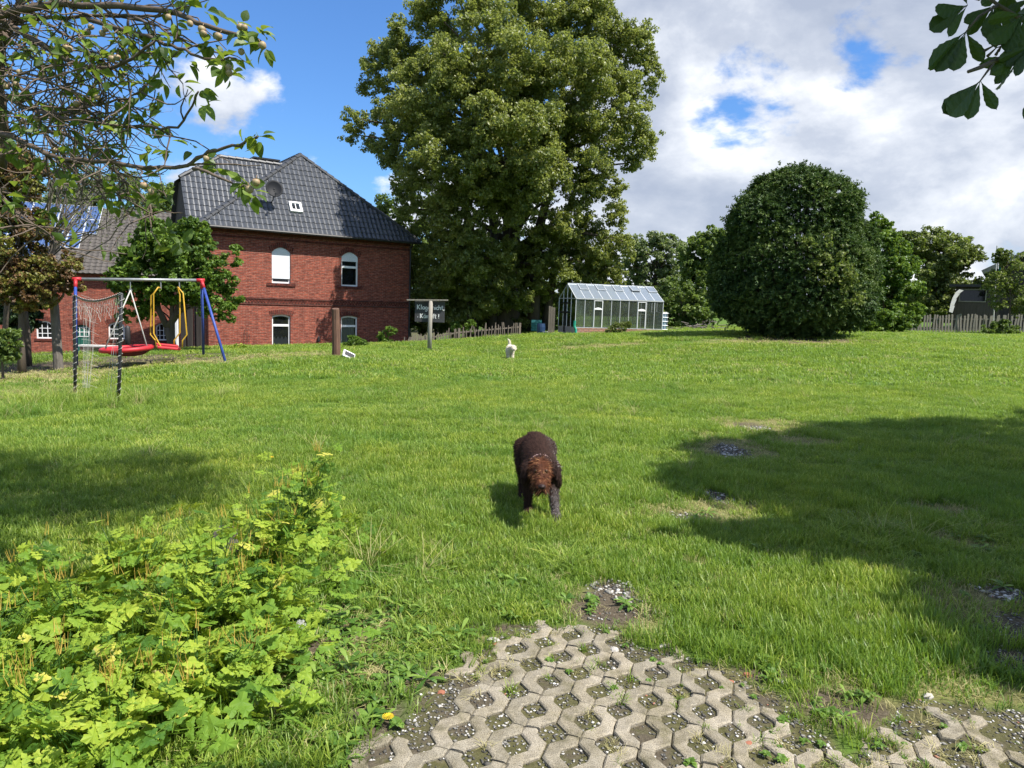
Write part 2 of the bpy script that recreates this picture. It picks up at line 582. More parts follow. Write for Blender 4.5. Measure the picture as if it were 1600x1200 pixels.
M_bark = simple('bark', (0.115, 0.09, 0.065), 0.9, var=0.5, scale=9, bump=0.8, stretch=(1, 1, 0.25))
M_bark_grey = simple('bark_grey', (0.17, 0.15, 0.125), 0.9, var=0.45, scale=14, bump=0.6, stretch=(1, 1, 0.4))
M_twig = simple('twig_bark', (0.13, 0.095, 0.07), 0.8, var=0.35, scale=22, bump=0.3)
M_black = simple('black_plastic', (0.02, 0.02, 0.022), 0.5, var=0.3)
M_white = simple('white_paint', (0.80, 0.80, 0.79), 0.45, var=0.1, bump=0.03)
M_oldwhite = simple('weathered_white', (0.62, 0.60, 0.56), 0.7, var=0.2)
M_alu = simple('aluminium', (0.62, 0.64, 0.65), 0.45, metal=0.35, var=0.15, bump=0.03)
M_blue = simple('blue_paint', (0.04, 0.08, 0.34), 0.5, var=0.4, bump=0.05)
M_red = simple('red_plastic', (0.50, 0.025, 0.035), 0.5, var=0.35, bump=0.03)
M_yellow = simple('yellow_paint', (0.62, 0.36, 0.03), 0.5, var=0.3, bump=0.03)
M_steel = simple('galvanised_steel', (0.33, 0.34, 0.35), 0.5, metal=0.5, var=0.4, scale=5)
M_rope = simple('rope', (0.48, 0.47, 0.43), 0.9, var=0.25, scale=60)
M_wood_old = simple('weathered_wood', (0.20, 0.165, 0.13), 0.9, var=0.5, scale=10, bump=0.7, stretch=(4, 4, 0.3))
M_wood_brown = simple('brown_post_wood', (0.16, 0.085, 0.055), 0.85, var=0.55, scale=8, bump=0.8, stretch=(3, 3, 0.25))
M_wood_pale = simple('pale_picket_wood', (0.30, 0.27, 0.22), 0.9, var=0.4, scale=10, bump=0.4, stretch=(3, 3, 0.3))
M_wood_dark = simple('dark_board_wood', (0.055, 0.045, 0.038), 0.85, var=0.4, scale=6, bump=0.4, stretch=(3, 3, 0.3))
M_board = simple('chalkboard', (0.055, 0.055, 0.058), 0.8, var=0.3, scale=5)
M_green = simple('green_door_paint', (0.015, 0.11, 0.08), 0.5, var=0.2)
M_mint = simple('green_plastic', (0.02, 0.33, 0.22), 0.5, var=0.15)
M_gutter = simple('dark_gutter', (0.03, 0.028, 0.028), 0.5, var=0.2)
M_shutter = simple('shutter_white', (0.72, 0.74, 0.76), 0.5, var=0.06, bump=0.02)
M_curtain = simple('curtain_cloth', (0.5, 0.5, 0.46), 0.9, var=0.15)
M_dark = simple('interior_dark', (0.012, 0.012, 0.013), 0.9)


def glass_mat(name, tint=(0.05, 0.06, 0.065), alpha=0.35, rough=0.03):
    m, nt, out = new_mat(name)
    gl = NN(nt, 'ShaderNodeBsdfGlossy', i_Roughness=rough)
    gl.inputs[0].default_value = (0.9, 0.95, 1, 1)
    df = NN(nt, 'ShaderNodeBsdfDiffuse')
    df.inputs[0].default_value = (*tint, 1)
    tr = NN(nt, 'ShaderNodeBsdfTransparent')
    fr = NN(nt, 'ShaderNodeFresnel', i_IOR=1.5)
    a = NN(nt, 'ShaderNodeMixShader', i_0=alpha)
    L(nt, tr.outputs[0], a.inputs[1]); L(nt, df.outputs[0], a.inputs[2])
    c = NN(nt, 'ShaderNodeMixShader')
    L(nt, fr.outputs[0], c.inputs[0]); L(nt, a.outputs[0], c.inputs[1]); L(nt, gl.outputs[0], c.inputs[2])
    L(nt, c.outputs[0], out.inputs[0])
    return m


M_glass = glass_mat('window_glass', (0.02, 0.022, 0.025), 0.45)
M_ghglass = glass_mat('greenhouse_glass', (0.12, 0.14, 0.11), 0.30, 0.08)
M_roofglass = glass_mat('greenhouse_roof_glass', (0.24, 0.28, 0.32), 0.66, 0.15)


def brick_mat(name, c1, c2, mortar, bw=0.25, bh=0.075, ms=0.010):
    m, nt, out = new_mat(name)
    tc = NN(nt, 'ShaderNodeTexCoord')
    sx = NN(nt, 'ShaderNodeSeparateXYZ')
    L(nt, tc.outputs['Object'], sx.inputs[0])
    ad = math_n(nt, 'ADD', sx.outputs[0], sx.outputs[1])
    cb = NN(nt, 'ShaderNodeCombineXYZ')
    L(nt, ad, cb.inputs[0]); L(nt, sx.outputs[2], cb.inputs[1])
    br = NN(nt, 'ShaderNodeTexBrick')
    br.inputs['Scale'].default_value = 1.0
    br.inputs['Mortar Size'].default_value = ms
    br.inputs['Mortar Smooth'].default_value = 0.2
    br.inputs['Bias'].default_value = 0.0
    br.inputs['Brick Width'].default_value = bw
    br.inputs['Row Height'].default_value = bh
    br.inputs['Color1'].default_value = (*c1, 1)
    br.inputs['Color2'].default_value = (*c2, 1)
    br.inputs['Mortar'].default_value = (*mortar, 1)
    L(nt, cb.outputs[0], br.inputs['Vector'])
    no = NN(nt, 'ShaderNodeTexNoise', i_Scale=7.0, i_Detail=8.0, i_Roughness=0.7)
    L(nt, tc.outputs['Object'], no.inputs['Vector'])
    # wide streaks along the courses, as on old hand-laid brick
    mp = NN(nt, 'ShaderNodeMapping')
    mp.inputs['Scale'].default_value = (2.2, 2.2, 11.0)
    L(nt, tc.outputs['Object'], mp.inputs[0])
    no2 = NN(nt, 'ShaderNodeTexNoise', i_Scale=1.6, i_Detail=5.0, i_Roughness=0.75)
    L(nt, mp.outputs[0], no2.inputs['Vector'])
    c = mixc(nt, 1.0, br.outputs[0], ramp(nt, no.outputs[0], [(0.3, (0.6, 0.55, 0.55)), (0.55, (1, 1, 1)), (0.8, (1.35, 1.3, 1.25))]).outputs[0], 'MULTIPLY')
    c = mixc(nt, 1.0, c, ramp(nt, no2.outputs[0], [(0.38, (0.62, 0.55, 0.55)), (0.5, (1, 1, 1)), (0.66, (1.7, 1.6, 1.5))]).outputs[0], 'MULTIPLY')
    p = NN(nt, 'ShaderNodeBsdfPrincipled', i_Roughness=0.85)
    p.inputs['Specular IOR Level'].default_value = 0.25
    L(nt, c, p.inputs['Base Color'])
    b = NN(nt, 'ShaderNodeBump', i_Strength=0.7, i_Distance=0.012)
    hh = math_n(nt, 'ADD', math_n(nt, 'MULTIPLY', br.outputs['Fac'], -1.0), math_n(nt, 'MULTIPLY', no.outputs[0], 0.6))
    L(nt, hh, b.inputs['Height'])
    L(nt, b.outputs[0], p.inputs['Normal'])
    L(nt, p.outputs[0], out.inputs[0])
    return m


M_brick = brick_mat('red_brick', (0.31, 0.076, 0.044), (0.185, 0.044, 0.029), (0.24, 0.145, 0.11))
M_brick_dark = brick_mat('dark_red_brick', (0.16, 0.035, 0.022), (0.09, 0.022, 0.016), (0.09, 0.06, 0.05), 0.075, 0.25)
M_brick_pale = brick_mat('pale_mixed_brick', (0.42, 0.20, 0.14), (0.34, 0.27, 0.22), (0.36, 0.33, 0.28), 0.25, 0.09)
M_tile = simple('anthracite_roof_tile', (0.068, 0.073, 0.083), 0.36, var=0.35, scale=3, bump=0.1, spec=0.6)
M_tile_old = simple('old_roof_tile', (0.105, 0.092, 0.08), 0.75, var=0.5, scale=5, bump=0.3)
M_ridge = simple('ridge_tile', (0.05, 0.052, 0.058), 0.45, var=0.3, bump=0.1)

# leaves
M_oak = leaf_mat('big_tree_leaf', [(0.0, (0.08, 0.105, 0.025)), (0.5, (0.165, 0.20, 0.045)), (1.0, (0.28, 0.30, 0.075))], 0.45, (0.38, 0.44, 0.07), 0.42, spec=.5)
M_yew = leaf_mat('yew_needle', [(0.0, (0.025, 0.058, 0.018)), (0.5, (0.068, 0.122, 0.03)), (1.0, (0.18, 0.24, 0.05))], 0.22, (0.08, 0.14, 0.02), 0.55)
M_bush = leaf_mat('bush_leaf', [(0.0, (0.055, 0.095, 0.025)), (0.5, (0.115, 0.175, 0.04)), (1.0, (0.21, 0.28, 0.065))], 0.42, spec=.45)
M_pale = leaf_mat('pale_grey_leaf', [(0.0, (0.08, 0.11, 0.05)), (0.5, (0.16, 0.20, 0.09)), (1.0, (0.28, 0.32, 0.16))], 0.4)
M_olive = leaf_mat('olive_leaf', [(0.0, (0.07, 0.09, 0.025)), (0.5, (0.14, 0.17, 0.045)), (1.0, (0.25, 0.28, 0.08))], 0.38)
M_fresh = leaf_mat('fresh_leaf', [(0.0, (0.045, 0.095, 0.014)), (0.5, (0.10, 0.18, 0.024)), (1.0, (0.20, 0.30, 0.045))], 0.38)
M_rust = leaf_mat('rust_leaf', [(0.0, (0.09, 0.055, 0.03)), (0.40, (0.19, 0.10, 0.045)), (0.6, (0.15, 0.15, 0.035)), (1.0, (0.26, 0.27, 0.05))], 0.3, (0.3, 0.2, 0.05))
M_conifer = leaf_mat('dark_conifer', [(0.0, (0.012, 0.028, 0.012)), (1.0, (0.04, 0.075, 0.025))], 0.1)
M_celan = leaf_mat('celandine_leaf', [(0.0, (0.05, 0.13, 0.022)), (0.35, (0.16, 0.28, 0.032)), (0.7, (0.34, 0.43, 0.05)), (0.85, (0.55, 0.52, 0.09)), (1.0, (0.60, 0.46, 0.27))], 0.40, (0.55, 0.62, 0.04), 0.55, spec=.2)
M_weed = leaf_mat('weed_leaf', [(0.0, (0.05, 0.12, 0.02)), (0.6, (0.12, 0.22, 0.03)), (1.0, (0.22, 0.33, 0.06))], 0.35, (0.3, 0.42, 0.05))
M_seed = leaf_mat('seed_head', [(0.0, (0.55, 0.40, 0.08)), (1.0, (0.62, 0.46, 0.12))], 0.3, (0.6, 0.4, 0.1))
M_apple_leaf = leaf_mat('apple_leaf', [(0.0, (0.03, 0.06, 0.015)), (0.6, (0.085, 0.14, 0.022)), (1.0, (0.22, 0.31, 0.045))], 0.4, (0.42, 0.55, 0.05), 0.45)
M_chest = leaf_mat('chestnut_leaf', [(0.0, (0.025, 0.045, 0.012)), (1.0, (0.05, 0.085, 0.02))], 0.22, (0.12, 0.22, 0.01), 0.5)
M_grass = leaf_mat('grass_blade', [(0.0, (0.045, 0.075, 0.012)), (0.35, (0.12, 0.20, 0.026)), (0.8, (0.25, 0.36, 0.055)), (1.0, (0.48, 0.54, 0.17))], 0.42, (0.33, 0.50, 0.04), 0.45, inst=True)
# broad tonal patches in the lawn (clover, thin turf, lusher growth)
nt = M_grass.node_tree
geo = NN(nt, 'ShaderNodeNewGeometry')
pn = NN(nt, 'ShaderNodeTexNoise', i_Scale=0.55, i_Detail=6.0, i_Roughness=0.6)
L(nt, geo.outputs['Position'], pn.inputs['Vector'])
pcol = ramp(nt, pn.outputs[0], [(0.30, (0.52, 0.74, 0.65)), (0.5, (1, 1, 1)), (0.68, (1.42, 1.2, 1.0))]).outputs[0]
pn2 = NN(nt, 'ShaderNodeTexNoise', i_Scale=2.6, i_Detail=5.0, i_Roughness=0.65)
L(nt, geo.outputs['Position'], pn2.inputs['Vector'])
pcol = mixc(nt, 1.0, pcol, ramp(nt, pn2.outputs[0], [(0.33, (0.66, 0.76, 0.7)), (0.5, (1, 1, 1)), (0.68, (1.25, 1.16, 1.1))]).outputs[0], 'MULTIPLY')
for nd in nt.nodes:
    if nd.type == 'BSDF_PRINCIPLED':
        src = nd.inputs['Base Color'].links[0].from_socket
        L(nt, mixc(nt, 1.0, src, pcol, 'MULTIPLY'), nd.inputs['Base Color'])
M_straw = leaf_mat('dry_grass_blade', [(0.0, (0.26, 0.23, 0.08)), (1.0, (0.55, 0.50, 0.24))], 0.3, (0.5, 0.45, 0.2), 0.7)
M_apple = simple('unripe_apple', (0.30, 0.26, 0.13), 0.55, var=0.3, scale=18, col2=(0.30, 0.15, 0.11), bump=0.02)


# ---------------------------------------------------------------- leaf clouds
def leaf_arrays(c, axis, nrm_, ln, wd, fold=0.18):
    s = np.cross(axis, nrm_)
    s /= np.linalg.norm(s, axis=1, keepdims=True) + 1e-9
    n = np.cross(s, axis)
    ln = ln[:, None]; wd = wd[:, None]
    v = np.stack((c - axis * ln * 0.5, c + s * wd * 0.5 + n * ln * fold * 0.5, c + axis * ln * 0.5 - n * ln * fold * 0.4, c - s * wd * 0.5 + n * ln * fold * 0.5), 1)
    return v.reshape(-1, 3)


def leaf_cloud(name, c, axis, nrm_, ln, wd, rnd, mat, parent=None, fold=0.25):
    n = len(c)
    v = leaf_arrays(c, axis, nrm_, ln, wd, fold)
    b = (np.arange(n) * 4)[:, None]
    f = np.concatenate((b, b + 1, b + 2, b, b + 2, b + 3), 1).ravel()
    me = fast_mesh(name, v, f, np.full(n * 2, 3), mat, rnd=np.repeat(rnd, 4))
    o = link(name, me, parent)
    o['kind'] = 'stuff'
    return o


def rand_unit(n):
    v = rng.normal(size=(n, 3))
    return v / np.linalg.norm(v, axis=1, keepdims=True)


def norm(v):
    return v / (np.linalg.norm(v, axis=1, keepdims=True) + 1e-9)


def puff_leaves(centers, radii, per, leaf, up=0.5, flat=0.75, shell=0.55, tone=None):
    """Leaves spread through puffs; returns centre, axis, normal, length, width, tone."""
    nP = len(centers)
    k = np.repeat(np.arange(nP), per)
    n = len(k)
    d = rand_unit(n)
    r = (shell + (1 - shell) * rng.random(n)) ** 0.8
    rr = radii[k][:, None] * r[:, None]
    off = d * rr
    off[:, 2] *= flat
    c = centers[k] + off
    nn = norm(d * 0.6 + rand_unit(n) * 0.75 + np.array([0, 0, up]))
    ax = norm(np.cross(nn, rand_unit(n)) + np.array([0, 0, -0.25]))
    ln = leaf * (0.65 + 0.7 * rng.random(n))
    t = (tone[k] if tone is not None else 0.5) + rng.normal(size=n) * 0.17
    return c, ax, nn, ln, ln * (0.55 + 0.2 * rng.random(n)), np.clip(t, 0, 1)


def lobed_tree(name, label, cat, Y, lobes, leaf, n_leaves, mat, base=None, trunk_r=0.2, group=None, sub=9, puff=0.30, bark=None,
               trunk_top=None, up=0.5, inner=0.15, limbs=40, world=False, flat=0.75, tone_sd=0.2, bias_front=0.0, base_z=None, sprig=0.0, trunk_pts=None, fork=None):
    """A tree: lobes given as (px, py, rx, ry, dY) on the photograph at distance Y; each lobe is clothed with puffs of leaves."""
    C_, R_ = [], []
    for q in lobes:
        if world: cc_ = np.array(q[:3]); ra = np.array(q[3:6])
        else:
            yy = Y + (q[4] if len(q) > 4 else 0)
            cc_ = P(q[0], q[1], yy)
            rx = q[2] / FPX * yy; rz = q[3] / FPX * yy
            ra = np.array([rx, min(rx, rz * 1.4) * 0.95, rz])
        C_.append(cc_); R_.append(ra)
    C_ = np.array(C_); R_ = np.array(R_)
    area = (R_[:, 0] * R_[:, 2] + R_[:, 0] * R_[:, 1])
    tot = area.sum()
    pc, pr, tone = [], [], []
    for i in range(len(C_)):
        m = max(5, int(round(sub * (R_[i].mean() / (puff * R_.mean())) ** 1.0)))
        d = rand_unit(m)
        d[:, 1] -= bias_front
        d = norm(d)
        rad = np.where(rng.random(m) < inner, 0.3 + 0.4 * rng.random(m), 0.72 + 0.22 * rng.random(m))
        cc2 = C_[i] + d * R_[i] * rad[:, None]
        pr_ = R_[i].mean() * puff * (0.6 + 0.8 * rng.random(m))
        pc.append(cc2); pr.append(pr_)
        tone.append(0.5 + rng.normal(size=m) * tone_sd)
    pc = np.concatenate(pc); pr = np.concatenate(pr); tone = np.concatenate(tone)
    zlo = base_z if base_z is not None else -99
    keep = pc[:, 2] > zlo + 0.1
    pc, pr, tone = pc[keep], pr[keep], tone[keep]
    # each puff breaks into small clusters
    ms = 11
    k = np.repeat(np.arange(len(pc)), ms)
    sc = pc[k] + rand_unit(len(k)) * (pr[k] * (0.45 + 0.5 * rng.random(len(k)) * 1.15))[:, None] * np.array([1, 1, flat])
    sr = pr[k] * (0.24 + 0.24 * rng.random(len(k)))
    st = np.clip(tone[k] + rng.normal(size=len(k)) * 0.12, 0, 1)
    wgt = sr ** 2
    per = np.maximum(4, (n_leaves * wgt / wgt.sum()).astype(int))
    root_xy = base if base is not None else (C_[:, 0].mean(), C_[:, 1].mean())
    gz = z1(*root_xy)
    root = empty(name, (0, 0, 0), 0, label, cat, group)
    c, ax, nn, ln, wd, t = puff_leaves(sc, sr, per, leaf, up=up, flat=flat, shell=0.2, tone=st)
    ok = c[:, 2] > (zt(c[:, 0], c[:, 1]) + 0.03)
    c, ax, nn, ln, wd, t = (a[ok] for a in (c, ax, nn, ln, wd, t))
    leaf_cloud('crown', c, ax, nn, ln, wd, t, mat, root)
    # trunk and limbs
    mb = MB()
    top = np.array(trunk_top) if trunk_top is not None else np.array([C_[:, 0].mean(), C_[:, 1].mean(), C_[:, 2].mean() + 0.3 * R_[:, 2].max()])
    b0 = np.array([root_xy[0], root_xy[1], gz - 0.15])
    pts = []
    if trunk_pts is not None: pts = [np.array(p_) for p_ in trunk_pts]
    else:
        for s in np.linspace(0, 1, 7):
            q = b0 * (1 - s) + top * s
            q[:2] += np.array([math.sin(s * 5 + gz), math.cos(s * 4 + 1)]) * 0.12 * trunk_r * 5 * s * (1 - s) * 2
            pts.append(q)
    npt = len(pts)
    mb.tube(pts, [trunk_r * (1.25 - 0.15 * i if i < 1 else 1.0 - 0.82 * i / (npt - 1)) for i in range(npt)], 9)
    sel = rng.choice(len(pc), min(limbs, len(pc)), replace=False)
    for j in sel:
        e = pc[j]
        hfrac = np.clip((e[2] - pts[0][2]) / (pts[-1][2] - pts[0][2] + 1e-6) * 0.75, 0.25, 0.95)
        fi = hfrac * (npt - 1); i0 = int(fi); fr = fi - i0
        s0 = pts[i0] * (1 - fr) + pts[min(i0 + 1, npt - 1)] * fr
        mid = (s0 + e) / 2 + np.array([0, 0, 0.12 * np.linalg.norm(e - s0)]) + rng.normal(size=3) * 0.04 * np.linalg.norm(e - s0)
        r0 = trunk_r * 0.34 * (1 - 0.5 * hfrac)
        mb.tube([s0, s0 * .5 + mid * .5 + np.array([0, 0, .03]), mid, (mid + e) / 2 + rng.normal(size=3) * 0.05, e], [r0, r0 * .8, r0 * .6, r0 * .38, r0 * .15], 5, cap=False)
    mb.build('trunk', bark or M_bark, root, smooth=True)
    return root

# ================================================================ BRICK HOUSE
TH = math.radians(34.67)
HX = np.array([math.cos(TH), math.sin(TH)]); HY = np.array([-math.sin(TH), math.cos(TH)])
H0 = np.array([-14.24, 33.92])
house = empty('brick_house', (H0[0], H0[1], 0), TH, 'two-storey red brick farmhouse with dark tiled hipped roof beyond the swing set', 'house')
HW, HD, HB = 10.31, 9.5, -2.3
HE = 4.72                                            # eave height


def wall_with_holes(x0, x1, z0, z1_, holes, y, th=0.30):
    """A wall in the x-z plane (front face at y, thickness behind) with arched openings (x0,x1,zb,zspring,zapex)."""
    mb = MB()
    xs = sorted({x0, x1} | {h[0] for h in holes} | {h[1] for h in holes})
    for a, b in zip(xs[:-1], xs[1:]):
        hs = sorted([h for h in holes if h[0] <= a + 1e-6 and h[1] >= b - 1e-6], key=lambda h: h[2])
        z = z0
        for h in hs:
            if h[2] > z: mb.box((a, y, z), (b, y + th, h[2]))
            # arch head: polygonal soffit from spring to apex
            n = 8
            cxm = (h[0] + h[1]) / 2; hw = (h[1] - h[0]) / 2
            ztop = h[4] + 0.001
            for i in range(n):
                xa = h[0] + (h[1] - h[0]) * i / n; xb = h[0] + (h[1] - h[0]) * (i + 1) / n
                za = h[3] + (h[4] - h[3]) * (1 - ((xa - cxm) / hw) ** 2); zb = h[3] + (h[4] - h[3]) * (1 - ((xb - cxm) / hw) ** 2)
                v = [(xa, y, za), (xb, y, zb), (xb, y, ztop + .02), (xa, y, ztop + .02)]
                mb.poly(v)
                mb.poly([(xb, y, zb), (xa, y, za), (xa, y + th, za), (xb, y + th, zb)])
            z = h[4] + 0.02
        mb.box((a, y, z), (b, y + th, z1_))
    return mb


def arch_pts(h, n=8, inset=0.0, drop=0.0):
    cxm = (h[0] + h[1]) / 2; hw = (h[1] - h[0]) / 2
    out = []
    for i in range(n + 1):
        x = h[0] + (h[1] - h[0]) * i / n
        z = h[3] + (h[4] - h[3]) * (1 - ((x - cxm) / hw) ** 2)
        out.append((cxm + (x - cxm) * (1 - inset / hw), z - inset - drop))
    return out


def arch_bricks(parent, h, y, mat, ht=0.24, name='arch'):
    """Soldier-course arch of separate bricks, 12 mm proud."""
    mb = MB()
    n = 13
    cxm = (h[0] + h[1]) / 2; hw = (h[1] - h[0]) / 2 + 0.10
    for i in range(n):
        t = -1 + 2 * (i + 0.5) / n
        x = cxm + t * hw
        z = h[3] + (h[4] - h[3]) * (1 - t * t) + 0.0
        a = -t * 0.32
        M = Matrix.Translation((x, y, z)) @ Matrix.Rotation(-a, 4, 'Y')
        mb.box((-hw / n + 0.008, -0.014, 0.0), (hw / n - 0.008, 0.05, ht), M)
    o = mb.build(name, mat, parent)
    o['kind'] = 'stuff'
    return o


def glazed_window(parent, h, y, mull_z=None, shutter=None, shutter_box=0.2, grid=None, curtain=None, name='window', fmat=None):
    """White framed window filling an arched opening; frame, pane(s), sill, shutter, curtain."""
    fmat = fmat or M_white
    x0, x1, zb, zs, za = h
    yy = y + 0.10
    mb = MB()
    fw = 0.075
    ap = arch_pts(h, 8)
    ip = arch_pts(h, 8, fw)
    for i in range(8):
        a0, a1, b0, b1 = ap[i], ap[i + 1], ip[i], ip[i + 1]
        for yq, fl in ((yy, 0), (yy + 0.06, 1)):
            pts = [(a0[0], yq, a0[1]), (b0[0], yq, b0[1]), (b1[0], yq, b1[1]), (a1[0], yq, a1[1])]
            mb.poly(pts if not fl else pts[::-1])
        mb.poly([(b0[0], yy, b0[1]), (b0[0], yy + .06, b0[1]), (b1[0], yy + .06, b1[1]), (b1[0], yy, b1[1])])
    mb.box((x0, yy, zb), (x0 + fw, yy + 0.06, zs - 0.01)); mb.box((x1 - fw, yy, zb), (x1, yy + 0.06, zs - 0.01))
    mb.box((x0 + fw, yy, zb), (x1 - fw, yy + 0.06, zb + fw))
    if mull_z: mb.box((x0 + fw, yy - 0.006, mull_z), (x1 - fw, yy + 0.055, mull_z + 0.11))
    if grid:
        nx_, nz_ = grid
        for i in range(1, nx_):
            xx = x0 + (x1 - x0) * i / nx_
            mb.box((xx - .016, yy + 0.004, zb + fw), (xx + .016, yy + 0.05, za - fw))
        for i in range(1, nz_):
            zz = zb + (zs + .05 - zb) * i / nz_
            mb.box((x0 + fw, yy + 0.007, zz - .016), (x1 - fw, yy + 0.047, zz + .016))
    win = mb.build(name, fmat, parent)
    pm = MB()
    ring = [(x0 + .03, zb + .03)] + [(x1 - .03, zb + .03)] + [(p_[0], p_[1]) for p_ in arch_pts(h, 8, 0.03)][::-1]
    pm.poly([(a, yy + 0.03, b_) for a, b_ in ring])
    pm.build('pane', M_glass, win)
    bm_ = MB()
    bm_.box((x0 - .3, y + 0.32, zb - .2), (x1 + .3, y + 1.0, za + .2))
    bm_.f = [bm_.f[i] for i in range(6) if i != 2]
    bm_.build('room_interior', M_dark, win)
    if shutter is not None:
        sm = MB()
        n = max(3, int((za - shutter) / 0.055))
        for i in range(n):
            z = shutter + (za - shutter) * i / n
            zz = z + (za - shutter) / n
            cxm = (x0 + x1) / 2; hw = (x1 - x0) / 2
            w_ = hw - 0.015
            if zz > zs: w_ = min(w_, hw * math.sqrt(max(0.0, 1 - (min(zz, za - .002) - zs) / (za - zs))) + 0.02)
            sm.box((cxm - w_, yy - 0.05, z + 0.003), (cxm + w_, yy - 0.022 - (0.006 if i % 2 else 0), zz))
        sm.build('roller_shutter', M_shutter, win)
    if curtain:
        cm = MB()
        if curtain == 'side':
            for sx in (-1, 1):
                xs_ = [(x0 + x1) / 2 + sx * ((x1 - x0) / 2 - .1 - 0.06 * i) for i in range(7)]
                for i in range(6):
                    d0 = 0.02 * (i % 2); d1 = 0.02 * ((i + 1) % 2)
                    cm.poly([(xs_[i], yy + .12 + d0, zb + .1), (xs_[i + 1], yy + .12 + d1, zb + .1), (xs_[i + 1], yy + .12 + d1, za - .1), (xs_[i], yy + .12 + d0, za - .1)])
        else:
            n = 28
            for i in range(n):
                xa = x0 + .08 + (x1 - x0 - .16) * i / n; xb = x0 + .08 + (x1 - x0 - .16) * (i + 1) / n
                ta = abs(math.sin(i / n * PI * 4)); tb = abs(math.sin((i + 1) / n * PI * 4))
                zt_ = zb + 0.42
                cm.poly([(xa, yy + .13, zb + .08), (xb, yy + .13, zb + .08), (xb, yy + .13, zt_ + .13 * tb), (xa, yy + .13, zt_ + .13 * ta)])
        cm.build('curtain', M_curtain, win)
    return win


def sill(parent, h, y, mat, over=0.14, z=None):
    mb = MB()
    zb = (z if z is not None else h[2])
    n = int((h[1] - h[0] + 2 * over) / 0.075)
    for i in range(n):
        xa = h[0] - over + (h[1] - h[0] + 2 * over) * i / n
        mb.box((xa + .005, y - 0.05, zb - 0.13), (xa + (h[1] - h[0] + 2 * over) / n - .005, y + 0.098, zb - 0.002))
    o = mb.build('window_sill', mat, parent)
    o['kind'] = 'stuff'


wa = 3.394; wb = 6.92; hw = 0.456
hUL = (wa - hw, wa + hw, 2.26, 3.75, 3.99); hUR = (wb - hw, wb + hw, 2.26, 3.75, 3.99)
hLL = (wa - hw, wa + hw, -0.91, 0.66, 0.73); hLR = (wb - hw, wb + hw, -0.91, 0.66, 0.73)
fw_ = wall_with_holes(0, HW, HB, HE - 0.02, [hUL, hUR, hLL, hLR], 0.0)
fw_.build('front_wall', M_brick, house)
for lo_, hi_ in (((0, 0.302, HB), (0.3, HD, HE - 0.02)), ((HW - 0.3, 0.302, HB), (HW, HD, HE - 0.02)), ((0.302, HD - 0.3, HB), (HW - 0.302, HD, HE - 0.02))):
    sw = MB(); sw.box(lo_, hi_); sw.build('side_wall', M_brick, house)
glazed_window(house, hUL, 0, shutter=2.48)
glazed_window(house, hUR, 0, mull_z=3.18, shutter=3.52)
glazed_window(house, hLL, 0, mull_z=0.15, curtain='lace')
glazed_window(house, hLR, 0, mull_z=0.15, curtain='side')
for h in (hUL, hUR, hLL, hLR): arch_bricks(house, h, 0, M_brick_dark)
for h in (hUL, hUR): sill(house, h, 0, M_brick_dark, 0.25)
# string course with dentils, corbelled eave band, corner strips
mb = MB()
mb.box((0.0, -0.05, 1.47), (HW, -0.002, 1.54)); mb.box((0, -0.035, 1.20), (HW, -0.002, 1.27))
for i in range(int(HW / 0.15)):
    mb.box((i * 0.15 + 0.02, -0.04, 1.30 + 0.0), (i * 0.15 + 0.095, -0.002, 1.37))
    mb.box((i * 0.15 + 0.095, -0.028, 1.38), (i * 0.15 + 0.17, -0.002, 1.45))
o = mb.build('string_course', M_brick_dark, house); o['kind'] = 'stuff'
mb = MB()
mb.box((0, -0.06, HE - 0.42), (HW, -0.002, HE - 0.34)); mb.box((0, -0.10, HE - 0.20), (HW, -0.002, HE - 0.03))
o = mb.build('eave_band', M_brick_dark, house)
mb = MB()
for xa, xb in ((0.0, 0.5), (HW - 0.5, HW)): mb.box((xa, -0.04, HB), (xb, -0.003, 1.19)); mb.box((xa, -0.04, 1.56), (xb, -0.003, HE - 0.43))
mb.build('corner_strip', M_brick, house)['kind'] = 'stuff'
# roof
AP = (5.157, 2.5, 8.93); AB = (5.157, 7.0, 8.93)
e0 = (-0.42, -0.42, HE); e1 = (HW + 0.42, -0.42, HE); e2 = (HW + 0.42, HD + .42, HE); e3 = (-0.42, HD + .42, HE)
mb = MB()
mb.poly([e0, e1, AP]); mb.poly([e1, e2, AB, AP]); mb.poly([e2, e3, AB]); mb.poly([e3, e0, AP, AB]); mb.poly([e3, e2, e1, e0])
WR0 = (1.55, 4.2, 8.6); WR1 = (5.0, 4.2, 8.6); WV0 = (-.5, 3.38, 7.25); WV1 = (-.5, 5.02, 7.25)
WE0 = (-.5, 1.9, 4.74); WE1 = (-.5, 6.5, 4.74); WI0 = (5.0, 1.9, 4.74); WI1 = (5.0, 6.5, 4.74)
mb.poly([WE0, WI0, WR1, WR0, WV0]); mb.poly([WR0, WR1, WI1, WE1, WV1]); mb.poly([WR0, WV1, WV0])
roof = mb.build('roof', M_ridge, house)
gm = MB(); gm.poly([(-.3, 1.95, 4.6), (-.3, 6.45, 4.6), (-.3, 4.95, 7.2), (-.3, 3.45, 7.2)][::-1]); gm.build('gable', M_wood_dark, house)


